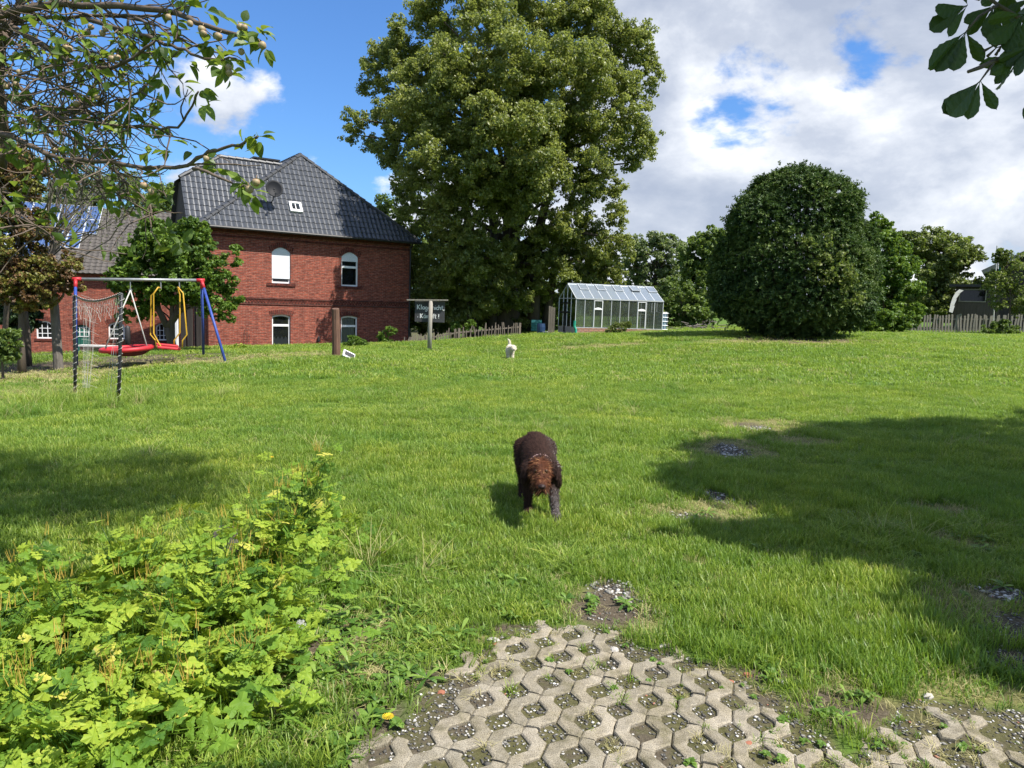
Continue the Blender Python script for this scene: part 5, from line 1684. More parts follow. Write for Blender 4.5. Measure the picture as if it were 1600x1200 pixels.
TREES = [
    ('ash_tree', 'lighter green tree rising behind the right corner of the farmhouse', 50, [(612, 340, 34, 36), (640, 400, 34, 48), (648, 460, 32, 50), (600, 420, 30, 60), (675, 380, 36, 60), (660, 320, 30, 36)], .2, 26000, M_bush, .25, 0),
    ('willow_tree', 'grey-green feathery tree behind the right half of the greenhouse', 60, [(1010, 395, 32, 32), (1045, 400, 30, 34), (990, 425, 28, 30), (1060, 430, 24, 30), (1020, 440, 36, 30)], .22, 20000, M_pale, .3, 0),
    ('elder_bush', 'rounded dark green bush between the greenhouse and the yew', 40, [(1062, 470, 34, 36), (1085, 495, 30, 26), (1050, 500, 28, 22)], .15, 16000, M_bush, .1, 0),
    ('plum_tree', 'mid green tree tucked against the left side of the yew', 44, [(1092, 405, 26, 44), (1105, 450, 34, 50), (1078, 420, 22, 30), (1120, 380, 30, 30)], .18, 18000, M_bush, .15, 0),
    ('lilac_bush', 'leafy green bush directly right of the yew', 36, [(1375, 372, 30, 34), (1395, 425, 38, 44), (1410, 470, 34, 32), (1360, 440, 26, 50), (1370, 335 + 20, 22, 20)], .15, 26000, M_fresh, .12, 0),
    ('oak_tree', 'broad olive-green tree left of the wooden barn', 48, [(1455, 380, 40, 28), (1480, 410, 46, 40), (1440, 430, 42, 46), (1495, 450, 36, 44), (1510, 400, 22, 26), (1460, 475, 50, 30), (1415, 385, 26, 30)], .2, 34000, M_olive, .3, 0),
    ('hazel_bush', 'low rank weeds and hazel under the bush right of the yew', 33, [(1365, 500, 30, 18), (1395, 505, 34, 16), (1340, 505, 18, 16), (1420, 500, 18, 12)], .12, 10000, M_fresh, .04, 0),
    ('pear_tree', 'slim yellowish pear tree in front of the wooden barn at the right edge', 35, [(1575, 410, 20, 18), (1592, 435, 24, 24), (1560, 440, 22, 22), (1580, 465, 34, 22), (1602, 470, 24, 24), (1565, 400, 12, 14)], .12, 5200, M_olive, .06, 0),
    ('currant_bush', 'low dark green bush in front of the picket fence at the right', 34.5, [(1548, 515, 14, 9), (1566, 512, 18, 12), (1582, 517, 12, 8)], .1, 4500, M_bush, .02, 0),
    ('walnut_tree', 'bright green round-crowned tree with dark forked trunk behind the swing set', 25, [(282, 385, 50, 38), (235, 420, 48, 42), (320, 425, 48, 42), (345, 470, 34, 28), (205, 465, 34, 36), (275, 440, 50, 34), (300, 355, 28, 20), (250, 365, 30, 24), (365, 400, 18, 16), (180, 430, 20, 26), (215, 395, 26, 30), (240, 350, 20, 22)], .12, 42000, M_fresh, .12, 0),
    ('rowan_tree', 'thin rust-and-olive tree with bare lower trunk at the far left', 19, [(15, 325, 50, 45), (30, 385, 45, 40), (15, 430, 50, 45), (80, 435, 44, 34), (30, 275, 40, 34), (112, 420, 26, 26), (55, 465, 40, 26), (60, 350, 16, 30), (-60, 350, 60, 90), (-30, 250, 60, 50)], 0.085, 80000, M_rust, .10, 0),
    ('spruce_tree', 'dark drooping conifer low at the left edge', 26, [(0, 480, 46, 34), (35, 500, 26, 24), (-10, 440, 50, 30), (60, 470, 20, 20)], .16, 20000, M_conifer, .14, 0),
    ('laurel_bush', 'glossy green bush at the left edge in front of the dark conifer', 17, [(5, 528, 24, 16), (18, 545, 20, 16), (-20, 540, 30, 26)], .10, 4500, M_bush, .04, 0),
    ('birch_tree', 'pale green tree crown rising above the barn ridge at the far left', 66, [(130, 300, 50, 26), (180, 285, 40, 26), (100, 320, 40, 26), (60, 330, 40, 26)], .24, 12000, M_pale, .3, 0),
    ('lime_tree', 'dark green tree crown above the barn ridge beside the farmhouse gable', 62, [(225, 305, 42, 30), (265, 318, 34, 30), (245, 345, 40, 30), (210, 330, 30, 20)], .24, 13000, M_bush, .3, 0),
    ('garden_shrub', 'small bright shrub under the lower right window of the farmhouse', 28.5, [(553, 533, 13, 9), (545, 540, 9, 7), (565, 537, 9, 7)], .07, 2600, M_fresh, .02, 0),
    ('rose_bush', 'thin leggy rose against the farmhouse wall near its right corner', 31, [(595, 525, 8, 6), (610, 517, 9, 8), (603, 532, 12, 6)], .08, 700, M_fresh, .02, 0),
    ('spirea_bush', 'tiny yellow-green bush beside the front leg of the swing set', 26, [(372, 544, 13, 6), (362, 547, 8, 5)], .06, 1500, M_celan, .01, 0),
    ('tomato_plant', 'weedy plant growing in front of the greenhouse base', 32, [(968, 512, 13, 9), (955, 517, 9, 6), (980, 508, 7, 6)], .07, 900, M_olive, .015, 0),
    ('holly_bush', 'dark bush in deep shade beneath the left side of the huge tree', 44, [(672, 500, 34, 22), (715, 505, 34, 20), (655, 480, 22, 30)], .16, 9000, M_bush, .08, 0),
    ('ivy_bush', 'dark undergrowth behind the picket fence under the huge tree', 45, [(820, 490, 34, 26), (850, 470, 26, 30), (790, 500, 40, 20)], .18, 9000, M_bush, .08, 0),
    ('dogwood_bush', 'light green sprig bush behind the split-picket fence', 37, [(712, 512, 9, 10), (735, 510, 8, 12)], .1, 700, M_fresh, .02, 0),
]
for nm, lab, Y, lb, leaf, n_, m_, tr_, _ in TREES:
    pxm = sum(a[0] for a in lb) / len(lb)
    bx_ = P(pxm, 500, Y)[0]
    cat = 'tree' if 'tree' in nm else ('plant' if 'plant' in nm or 'rose' in nm else 'bush')
    lobed_tree(nm, lab, cat, Y, lb, leaf, n_, m_, base=(bx_, Y), trunk_r=tr_, sub=8, puff=.34, limbs=30 if tr_ > .05 else 12, bark=M_bark)
# forked trunk of the walnut, bare stems at the left
wn_ = [o for o in bpy.data.objects if o.name == 'walnut_tree'][0]
mb = MB()
fk = P(262, 512, 25); gb = P(270, 550, 25); gb[2] = z1(gb[0], 25) - .1
mb.tube([gb, (gb + fk) / 2 + [.03, 0, 0], fk], [.17, .14, .13], 9)
for x, y in ((240, 440), (283, 455), (305, 430)):
    e_ = P(x, y, 25); mb.tube([fk, fk * .6 + e_ * .4 + [.06 * (1 if x > 262 else -1) * 2, 0, -.02], e_], [.12, .10, .05], 8)
mb.build('stem', M_bark, wn_, smooth=True)
rw = bpy.data.objects['rowan_tree']
for k, (px, py, Y, tx, ty, r_) in enumerate(((44, 572, 18.5, 33, 395, .085), (88, 560, 21, 90, 470, .05), (0, 560, 22, 20, 400, .08))):
    b_ = gh(px, py) if k < 1 else P(px, py, Y)
    t_ = P(tx, ty, b_[1]); b_ = np.array([b_[0], b_[1], z1(b_[0], b_[1]) - .1])
    mb = MB(); mb.tube([b_, b_ * .7 + t_ * .3 + [.03, 0, 0], b_ * .3 + t_ * .7 + [-.03, 0, 0], t_], [r_ * 1.2, r_, r_ * .85, r_ * .5], 8)
    mb.build('stem', M_bark, rw, smooth=True)

# far tree line closing the horizon, one crown per tree
FARL = ['distant green crown behind the right end of the greenhouse', 'distant crown low behind the greenhouse roof', 'far tree seen in the gap between greenhouse and yew', 'far tree hidden mostly behind the left half of the yew',
        'far tree behind the right edge of the yew', 'far tree behind the broad olive-green tree', 'far tree behind the small garden shed', 'far tree behind the timber barn', 'far tree deep in shade behind the signpost board',
        'far tree behind the right corner of the farmhouse', 'far tree behind the stems of the huge tree', 'far tree between the huge tree and the greenhouse', 'far tree behind the rust-coloured tree at the left edge',
        'far tree at the very left edge of the picture', 'far tree at the very right edge of the picture', 'far tree behind the gable end of the farmhouse', 'far tree directly behind the farmhouse']
far = [(1005, 470, 60, 22, 85), (940, 475, 50, 24, 90), (1100, 468, 60, 26, 88), (1180, 470, 60, 30, 92), (1330, 470, 60, 30, 90), (1420, 468, 60, 30, 85), (1520, 470, 60, 24, 90), (1600, 470, 60, 30, 88), (690, 465, 60, 40, 80), (610, 470, 60, 40, 85), (780, 470, 60, 40, 84), (860, 470, 50, 36, 82), (30, 400, 70, 50, 80), (-60, 400, 80, 60, 80), (1700, 450, 70, 50, 80), (330, 440, 70, 30, 90), (480, 450, 90, 30, 90)]
for i, (px, py, rx, ry, Y) in enumerate(far):
    lobed_tree('distant_tree', FARL[i], 'tree', Y, [(px, py, rx * .8, ry), (px + rx * .4, py + ry * .4, rx * .6, ry * .8), (px - rx * .4, py + ry * .3, rx * .6, ry * .8), (px, py + ry, rx, ry)], .5, 3500, M_bush if i % 2 else M_pale,
               base=(P(px, 500, Y)[0], Y), trunk_r=.3, sub=6, puff=.36, limbs=8, group='distant trees behind the garden')

# corkscrew hazel: wildly curling bare twigs with few leaves
def curl(start, d, length, r, seed, wig=0.8, n=14):
    q = np.array(start, float); d = np.array(d, float)
    pts = [q.copy()]; rr = random.Random(seed)
    st = length / n
    for i in range(n):
        d = d + np.array([rr.gauss(0, wig), rr.gauss(0, wig), rr.gauss(0, wig) * .8]) * .5
        d /= np.linalg.norm(d)
        q = q + d * st; pts.append(q.copy())
    return pts


cb = gh(92, 577); KY = float(cb[1])
ck = empty('corkscrew_hazel', (0, 0, 0), 0, 'tangled corkscrew tree with curling bare grey twigs behind the apple branches', 'tree')
mb = MB()
tips = []
targets = [(P(x, y, 16.5 + rng.normal() * .8)) for x, y in [(rng.uniform(70, 285), 0) for _ in range(0)]]
cn = P(72, 385, KY)
mb.tube([cb - [0, 0, .1], (cb + cn) / 2 + [.06, 0, 0], cn], [.125, .11, .085], 9)
mb.tube([(cb + cn) / 2, (cb + cn) / 2 + [.3, 0, .35], (cb + cn) / 2 + [.36, 0, .8]], [.05, .03, .012], 6)
for i in range(30):
    px = rng.uniform(85, 270); py = 60 + 260 * rng.random() ** 1.1
    if px > 230 and py < 130: continue
    e_ = P(px, py, KY + rng.normal() * .7)
    s_ = cn + (cb - cn) * rng.uniform(-.1, .2)
    m_ = (s_ + e_) / 2 + rng.normal(size=3) * .25
    pts = [s_, (s_ + m_) / 2 + rng.normal(size=3) * .08, m_, (m_ + e_) / 2 + rng.normal(size=3) * .12, e_]
    mb.tube(pts, [.028, .022, .016, .011, .006], 5, cap=False)
    for j in range(11):
        t = rng.uniform(.5, 1)
        k_ = min(int(t * 4), 3); f_ = t * 4 - k_
        b_ = pts[k_] * (1 - f_) + pts[k_ + 1] * f_
        dd = norm((e_ - s_)[None])[0] + rng.normal(size=3) * .7
        cp = curl(b_, dd / np.linalg.norm(dd), rng.uniform(.6, 1.3), .006, i * 100 + j, 1.0, 13)
        mb.tube(cp, list(np.linspace(.007, .003, len(cp))), 3, cap=False)
        tips += cp[3::3]
tr_ = mb.build('trunk', M_bark_grey, ck); tr_['kind'] = 'stuff'
tips = np.array(tips)
n = len(tips)
c_ = tips + rng.normal(size=(n, 3)) * .03
lowz = tips[:, 2] < P(150, 230, KY)[2]
keep = rng.random(n) < np.where(lowz, .4, .2)
c_ = np.repeat(c_[keep], 3, 0) + rng.normal(size=(keep.sum() * 3, 3)) * .06
n = len(c_)
leaf_cloud('crown', c_, rand_unit(n), rand_unit(n), np.full(n, .065), np.full(n, .045), np.clip(rng.normal(.5, .2, n), 0, 1), M_olive, ck)

# ================================================================ APPLE TREE (foreground, top left)
def leaf_mesh(name, ln, wd, mat, rnd, cup=.15, bend=.2, nseg=5, serr=0.0, obov=False):
    """One leaf with a folded midrib, pointing along +Y, base at the origin."""
    V, Fc = [], []
    for i in range(nseg + 1):
        t = i / nseg
        w_ = wd * .5 * (math.sin(PI * t ** (1.5 if obov else .8)) ** .8 if 0 < t < 1 else 0.02)
        if serr and 0 < t < 1: w_ *= 1 + serr * (1 if i % 2 else -1)
        y = ln * t; z = -bend * ln * t * t
        V += [(-w_, y, z + cup * w_), (0, y, z), (w_, y, z + cup * w_)]
    for i in range(nseg):
        a = i * 3
        Fc += [(a, a + 1, a + 4, a + 3), (a + 1, a + 2, a + 5, a + 4)]
    me = bpy.data.meshes.new(name); me.from_pydata(V, [], Fc); me.update()
    a_ = me.attributes.new('rnd', 'FLOAT', 'POINT'); a_.data.foreach_set('value', [rnd] * len(V))
    me.materials.append(mat)
    return me


def orient(pos, axis, normal, s=1.0):
    a = Vector(axis).normalized(); n = Vector(normal); n = (n - a * n.dot(a)).normalized(); x = a.cross(n)
    return Matrix(((x.x * s, a.x * s, n.x * s, pos[0]), (x.y * s, a.y * s, n.y * s, pos[1]), (x.z * s, a.z * s, n.z * s, pos[2]), (0, 0, 0, 1)))


apple = empty('apple_tree', (-5.2, 4.4, z1(-5.2, 4.4)), 0, 'gnarled apple tree reaching in at upper left with small unripe fruit', 'tree')
AO = np.array([-5.2, 4.4, z1(-5.2, 4.4)])
BR = [([(-80, 20), (0, 22), (43, 13), (100, 6), (187, 9), (250, 15), (277, 20), (307, 35), (353, 50), (393, 62), (407, 73)], 3.9, 3.3, .022),
      ([(-60, 60), (0, 45), (40, 32), (100, 28), (167, 25), (220, 27), (257, 23)], 4.0, 3.6, .014),
      ([(133, 30), (187, 43), (233, 58), (267, 72), (300, 83), (333, 92), (370, 92)], 3.7, 3.3, .010),
      ([(0, 30), (33, 50), (67, 70), (97, 90), (133, 103), (173, 107), (207, 90), (240, 67)], 3.9, 3.5, .018),
      ([(-60, 190), (20, 215), (60, 235), (100, 250), (130, 250), (173, 255), (233, 262), (293, 258), (317, 243), (350, 230), (383, 223), (403, 213)], 3.7, 3.2, .014),
      ([(300, 262), (333, 273), (355, 283), (370, 290), (390, 293)], 3.2, 3.15, .006),
      ([(60, 175), (117, 190), (187, 197), (240, 200), (277, 200), (300, 167), (310, 143)], 3.7, 3.3, .008),
      ([(-30, 20), (0, 47), (50, 90), (100, 130), (140, 177), (173, 200)], 4.1, 3.6, .010),
      ([(60, 200), (93, 208), (133, 227), (173, 260), (207, 293), (233, 320), (240, 345)], 4.2, 3.8, .010),
      ([(-60, 270), (0, 300), (20, 327), (57, 353), (90, 375)], 3.6, 3.3, .007),
      ([(0, 260), (0, 170), (-5, 120), (0, 77), (17, 40), (30, 10), (40, -30)], 4.2, 4.0, .045),
      ([(-60, 140), (0, 147), (40, 170), (90, 178), (120, 172), (153, 163), (200, 153), (220, 143)], 3.9, 3.5, .009),
      ([(0, 118), (60, 125), (120, 142)], 3.6, 3.4, .005), ([(70, 35), (110, 60), (150, 88), (170, 95)], 3.9, 3.7, .007),
      ([(210, 27), (240, 38), (262, 50), (285, 55)], 3.6, 3.5, .006), ([(-50, 90), (10, 110), (50, 160), (70, 210), (100, 245), (150, 280), (200, 300)], 4.4, 4.2, .014),
      ([(180, -20), (200, 20), (205, 60), (190, 100)], 4.2, 4.1, .007), ([(-20, 215), (30, 195), (80, 180), (130, 178)], 4.3, 4.1, .010)]
trunk_top = np.array([-3.9, 4.3, 2.5])
mb = MB(); mb.tube([(0, 0, -.2), (.1, 0, .8), (.5, -.05, 1.6), tuple(trunk_top - AO), tuple(np.array([-3.5, 4.3, 3.3]) - AO)], [.2, .17, .15, .12, .09], 10); mb.build('trunk', M_bark, apple, smooth=True)
bpts = []
for px_, Ya, Yb, r_ in BR:
    n = len(px_)
    pts = [P(x, y, Ya + (Yb - Ya) * i / (n - 1)) for i, (x, y) in enumerate(px_)]
    if px_[0][0] <= 0:
        st = trunk_top + np.array([.1, 0, rng.uniform(0, .7)])
        pts = [st, (st + pts[0]) / 2 + [0, 0, .06]] + pts
    # smooth and roughen
    fine = []
    for i in range(len(pts) - 1):
        for s_ in (0, .33, .66): fine.append(pts[i] * (1 - s_) + pts[i + 1] * s_ + rng.normal(size=3) * .004)
    fine.append(pts[-1])
    rad = [r_ * (1 - .72 * i / (len(fine) - 1)) + .0015 for i in range(len(fine))]
    mb = MB(); mb.tube([p_ - AO for p_ in fine], rad, 7)
    mb.build('branch', M_twig, apple, smooth=True)
    bpts.append(fine)
# side twigs filling the dense left part
tw = MB(); tw_pts = []
for fine in bpts:
    for i in range(3, len(fine), 2):
        if P(0, 0, 1) is None: pass
        u_ = (fine[i] - CAM); pxx = 800 + FPX * (u_ @ CR) / (u_ @ F0)
        m = 6 if pxx < 180 else (3 if pxx < 240 else (1 if pxx < 300 else 0))
        for _k in range(m):
            d_ = norm((fine[i] - fine[i - 1])[None])[0] + rng.normal(size=3) * .8
            cp = curl(fine[i], d_ / np.linalg.norm(d_), rng.uniform(.12, .42), .003, int(rng.integers(1e6)), .5, 7)
            tw.tube([p_ - AO for p_ in cp], list(np.linspace(.0045, .0018, len(cp))), 4, cap=False)
            tw_pts.append(cp)
tw.build('twig', M_twig, apple)['kind'] = 'stuff'
LM = [leaf_mesh('leaf', .050 + .008 * (k % 3), .034 + .004 * (k % 2), M_apple_leaf, [.1, .35, .5, .6, .8, .95][k % 6], .25 + .2 * rng.random(), .15 + .35 * rng.random(), 5) for k in range(9)]
CL = [(322, 15, 6), (305, 8, 4), (405, 52, 9), (390, 66, 4), (375, 45, 6), (415, 75, 6), (255, 70, 7), (245, 88, 8), (252, 122, 6), (225, 130, 6), (205, 60, 6), (200, 175, 9), (195, 200, 8), (230, 185, 7), (310, 140, 6), (318, 165, 4),
      (400, 213, 9), (383, 226, 7), (322, 245, 6), (335, 262, 4), (305, 235, 4), (378, 285, 9), (392, 300, 9), (60, 185, 5), (35, 195, 6), (85, 262, 8), (105, 245, 6), (160, 235, 6), (250, 303, 6), (262, 365, 8), (285, 380, 7),
      (135, 60, 7), (30, 145, 6), (120, 160, 5), (345, 105, 7), (360, 118, 6), (330, 62, 6), (318, 68, 5), (290, 95, 4), (270, 35, 4), (90, 90, 5), (15, 235, 6), (55, 75, 5), (350, 95, 4), (280, 130, 4), (20, 320, 5), (75, 330, 6), (165, 305, 5)]
nl = 0
for x, y, k in CL:
    Y = 3.9 - .7 * min(1, max(0, x / 400)) + rng.normal() * .05
    c_ = P(x, y, Y) + [0, 0, .0]
    for i in range(k):
        a = rng.normal(size=3); a[2] -= .15; a /= np.linalg.norm(a)
        nr_ = rng.normal(size=3) * .5 + [0, -.2, .9]
        link('leaf', LM[int(rng.integers(9))], apple).matrix_local = orient(c_ + a * rng.uniform(.0, .035) - AO, a, nr_, rng.uniform(.8, 1.35))
        nl += 1
FR = [(263, 27), (297, 37), (315, 46), (318, 52), (341, 57), (375, 42), (382, 43), (410, 71), (377, 81), (357, 106), (358, 114), (175, 92), (183, 90), (103, 74), (109, 77), (390, 296), (400, 285), (85, 235), (58, 186), (25, 131), (236, 300), (137, 50), (142, 42), (160, 52), (120, 162), (152, 152), (322, 248), (10, 135), (35, 190), (165, 45), (128, 62), (30, 113), (225, 290)]
fm = MB(); fm.lathe((0, 0, 0), [(.003, -.021), (.012, -.018), (.020, -.006), (.0215, .004), (.017, .015), (.008, .0185), (.003, .014)], 10); fm.tube([(0, 0, .014), (.004, 0, .035)], .0018, 4)
fme = fm.mesh('apple', M_apple, smooth=True)
for x, y in FR:
    Y = 3.8 - .7 * min(1, max(0, x / 400))
    o = link('apple', fme, apple, P(x, y, Y) - AO, (rng.normal() * .4, rng.normal() * .4, 0), 0.62 + .2 * rng.random())
# further foliage: tips of the twigs, and the high crown above the picture that shades the lawn at the left
tc_ = []
for cp in tw_pts:
    if rng.random() < .34: tc_.append(cp[-1])
tc_ = np.array(tc_)
tc_ = np.repeat(tc_, 3, 0) + rng.normal(size=(len(tc_) * 3, 3)) * .02
n = len(tc_)
C2 = []
def shade_source(px, py, h):
    g_ = gh(px, py)
    return g_ + SUN_DIR / SUN_DIR[2] * h
for _i in range(150):
    px = rng.uniform(-60, 330); py = rng.uniform(712, 815)
    if px > 200 and py > 790: continue
    if rng.random() < .12: continue
    s_ = shade_source(px, py, rng.uniform(4.9, 6.6))
    C2.append(s_)
C2 = np.array(C2)
k = np.repeat(np.arange(len(C2)), 75)
cc_ = C2[k] + rng.normal(size=(len(k), 3)) * .17
cc_ = cc_[cc_[:, 2] > EYE + .46 * cc_[:, 1] + .1]
allc = np.concatenate((tc_, cc_)) - AO
n = len(allc)
leaf_cloud('crown', allc, rand_unit(n), norm(rand_unit(n) * .8 + [0, 0, .8]), rng.uniform(.05, .09, n), rng.uniform(.03, .045, n), np.clip(rng.normal(.5, .25, n), 0, 1), M_apple_leaf, apple)
mb = MB()
for _i in range(14):
    e_ = C2[int(rng.integers(len(C2)))]; s_ = np.array([-3.6, 4.3, 3.2])
    mb.tube([s_ - AO, (s_ + e_) / 2 + [0, 0, .7] - AO, e_ - AO], [.05, .035, .01], 5, cap=False)
mb.build('upper_branch', M_bark, apple)

# ================================================================ CHESTNUT (right): near branch in view, high crown casting the lawn shadow
CT = np.array([9.2, 4.0, 0.0])
chest = empty('horse_chestnut_tree', tuple(CT), 0, 'horse chestnut whose large palmate leaves hang in at the upper right corner', 'tree')
mb = MB(); mb.tube([(0, 0, -.2), (0, 0, 2.5), (-.2, .2, 5), (-.3, .3, 9)], [.45, .38, .3, .1], 12); mb.build('trunk', M_bark, chest, smooth=True)
shp = [(1050, 752), (1095, 728), (1075, 700), (1180, 690), (1290, 668), (1400, 664), (1530, 660), (1700, 668), (1750, 900), (1640, 1010), (1570, 1000), (1520, 975), (1450, 892), (1350, 862), (1210, 855), (1120, 842), (1100, 828), (1200, 834), (1275, 838), (1262, 800), (1190, 780), (1120, 772), (1075, 770)]
xs_ = np.array([a for a, _ in shp]); ysp = np.array([b for _, b in shp])
C3 = []; tries = 0
area_w = []
while len(C3) < 820 and tries < 40000:
    tries += 1
    px = rng.uniform(1010, 1900); py = rng.uniform(645, 1080)
    if px < 1620 and not inpoly(np.array([px]), np.array([py]), shp)[0]: continue
    # thin by ground area so that clumps are spread evenly over the ground
    if rng.random() > (700.0 / py) ** 0 * ((py - 470) / 600.0) ** -2 * .09: continue
    s_ = shade_source(px, py, rng.uniform(4.6, 9.5))
    if s_[2] < EYE + .46 * s_[1] + .3 and s_[0] < .78 * s_[1] + .6: continue
    C3.append(s_)
C3 = np.array(C3)
def PC(px, py, Y):
    return P(px, py, Y * .84)


CL_ = [((1509, 50), 1.60, [(1441, 106), (1462, 118), (1490, 116), (1536, 95)]),
       ((1512, 8), 1.62, [(1446, 50), (1455, 22), (1478, 58), (1500, -20)]),
       ((1532, 126), 1.56, [(1468, 181), (1477, 187), (1512, 189), (1556, 170), (1507, 152)]),
       ((1553, 8), 1.66, [(1503, 38), (1510, 55), (1537, 64), (1558, 74), (1590, 50)]),
       ((1600, 22), 1.60, [(1542, 76), (1568, 86), (1600, 98), (1540, 30)]),
       ((1612, 72), 1.58, [(1545, 118), (1570, 105), (1583, 120), (1556, 92)]),
       ((1590, 92), 1.70, [(1530, 100), (1552, 132), (1565, 142)]),
       ((1640, 150), 1.6, [(1594, 178), (1596, 188), (1630, 230)]),
       ((1570, -20), 1.75, [(1530, 12), (1560, 34), (1590, 30), (1515, -5)]),
       ((1615, -5), 1.72, [(1570, 20), (1590, 45), (1612, 55)])]
shade_sprays = []  # unseen crown sprays added sunward of the near leaves, to keep them shaded
hub_w0 = [PC(h[0], h[1], Y) for h, Y, _t in CL_]
for h_ in hub_w0:
    for kk_ in np.linspace(.55, 3.0, 9):
        shade_sprays.append(h_ + SUN_DIR * kk_ + rng.normal(size=3) * .10)
shade_sprays = np.array([q for q in shade_sprays])
nk = np.repeat(shade_sprays, 26, 0) + rng.normal(size=(len(shade_sprays) * 26, 3)) * .13
u_ = nk - CAM; cz_ = u_ @ F0
pxn = 800 + FPX * (u_ @ CR) / cz_; pyn = 600 - FPX * (u_ @ CU) / cz_
gs_ = nk - SUN_DIR * (nk[:, 2] / SUN_DIR[2])[:, None]
nk = nk[((cz_ < 0) | (pxn > 1720) | (pyn < -90)) & (gs_[:, 1] < 2.22)]
k = np.repeat(np.arange(len(C3)), 60)
cc_ = C3[k] + rng.normal(size=(len(k), 3)) * .15
ok = (cc_[:, 2] > EYE + .44 * cc_[:, 1] + .15) | (cc_[:, 0] > .76 * cc_[:, 1] + .5)
cc_ = np.concatenate((cc_[ok], nk)) - CT; n = len(cc_)
leaf_cloud('crown', cc_, rand_unit(n), norm(rand_unit(n) * .7 + [0, 0, .8]), rng.uniform(.16, .26, n), rng.uniform(.09, .13, n), np.clip(rng.normal(.5, .25, n), 0, 1), M_chest, chest)
mb = MB()
for _i in range(40):
    e_ = C3[int(rng.integers(len(C3)))] - CT; s_ = np.array([-.2, .2, rng.uniform(3.5, 7)])
    mb.tube([s_, (s_ + e_) / 2 + [0, 0, .3], e_], [.09, .05, .015], 5, cap=False)
mb.build('limb', M_bark, chest)


def chest_leaflet(rnd, k):
    V, Fc = [], []
    nseg = 12
    for i in range(nseg + 1):
        t = i / nseg
        w_ = .17 * (math.sin(min(1, t / .74) * PI / 2) ** 1.7 if t < .74 else math.cos((t - .74) / .26 * PI / 2) ** .75)
        if .2 < t < .97: w_ *= 1 + (.045 if i % 2 else -.045)
        w_ = max(w_, .007)
        z = -.12 * t * t
        V += [(-w_, t, z + .18 * w_ + (.012 if i % 2 else 0)), (-w_ * .5, t, z + .07 * w_ + (.0 if i % 2 else .01)), (0, t, z - .004), (w_ * .5, t, z + .07 * w_ + (0 if i % 2 else .01)), (w_, t, z + .18 * w_ + (.012 if i % 2 else 0))]
    V.append((0, 1.035, -.14)); tipi = len(V) - 1
    for i in range(nseg):
        for j in range(4):
            a = i * 5 + j; Fc.append((a, a + 1, a + 6, a + 5))
    e_ = nseg * 5
    for j in range(4): Fc.append((e_ + j, e_ + j + 1, tipi))
    me = bpy.data.meshes.new('leaflet'); me.from_pydata(V, [], Fc); me.update()
    a_ = me.attributes.new('rnd', 'FLOAT', 'POINT'); a_.data.foreach_set('value', [rnd] * len(V))
    me.materials.append(M_chest)
    return me


CLM = [chest_leaflet(r_, k) for k, r_ in enumerate((.1, .4, .7, 1.0))]
hub_w = []
for (hx, hy), Y, tips_ in CL_:
    h_ = PC(hx, hy, Y); hub_w.append(h_)
    ro = bpy.data.objects.new('leaf', None); COL.objects.link(ro); ro.parent = chest; ro.location = tuple(h_ - CT)
    for i, (tx, ty) in enumerate(tips_):
        t_ = PC(tx, ty, Y + rng.normal() * .02)
        a = t_ - h_; ln = np.linalg.norm(a)
        view = CAM - h_; view /= np.linalg.norm(view)
        nr_ = -view + rng.normal(size=3) * .28 + [0, 0, .25]
        M = orient((0, 0, 0), a, nr_, ln)
        o = link('leaflet', CLM[int(rng.integers(4))], ro); o.matrix_local = M
mb = MB()
for (path, r_) in (([PC(1900, 60, 1.9), PC(1760, 60, 1.75), PC(1680, 66, 1.68), PC(1600, 76, 1.62), PC(1555, 95, 1.6), PC(1530, 106, 1.58), PC(1513, 112, 1.57)], .008), ([PC(1680, 66, 1.68), PC(1612, 40, 1.66), PC(1560, 8, 1.66), PC(1535, -10, 1.66)], .005),
                   ([PC(1600, 76, 1.62), PC(1612, 72, 1.6)], .003), ([PC(1555, 95, 1.6), PC(1532, 126, 1.57)], .003), ([PC(1560, 8, 1.66), PC(1530, 25, 1.62), PC(1509, 50, 1.60)], .003), ([PC(1555, 95, 1.6), PC(1590, 92, 1.70)], .002), ([PC(1680, 66, 1.68), PC(1650, 110, 1.62), PC(1640, 150, 1.6)], .003)):
    mb.tube([p_ - CT for p_ in path], list(np.linspace(r_, r_ * .4, len(path))), 6)
far_b = PC(1900, 60, 1.9)
mb.tube([(-.1, 0, 3.2), (-3.0, -3.2, 3.9), (-5.4, -3.6, 3.3), tuple(far_b - CT)], [.12, .06, .03, .010], 7)
for x, y in ((1537, 80), (1543, 88), (1556, 86), (1560, 80)):
    mb.tube([PC(1575, 68, 1.6) - CT, PC((x + 1570) / 2, (y + 62) / 2, 1.6) - CT, PC(x, y, 1.6) - CT], [.001, .001, .003], 5)
mb.build('branch', M_bark, chest, smooth=True)

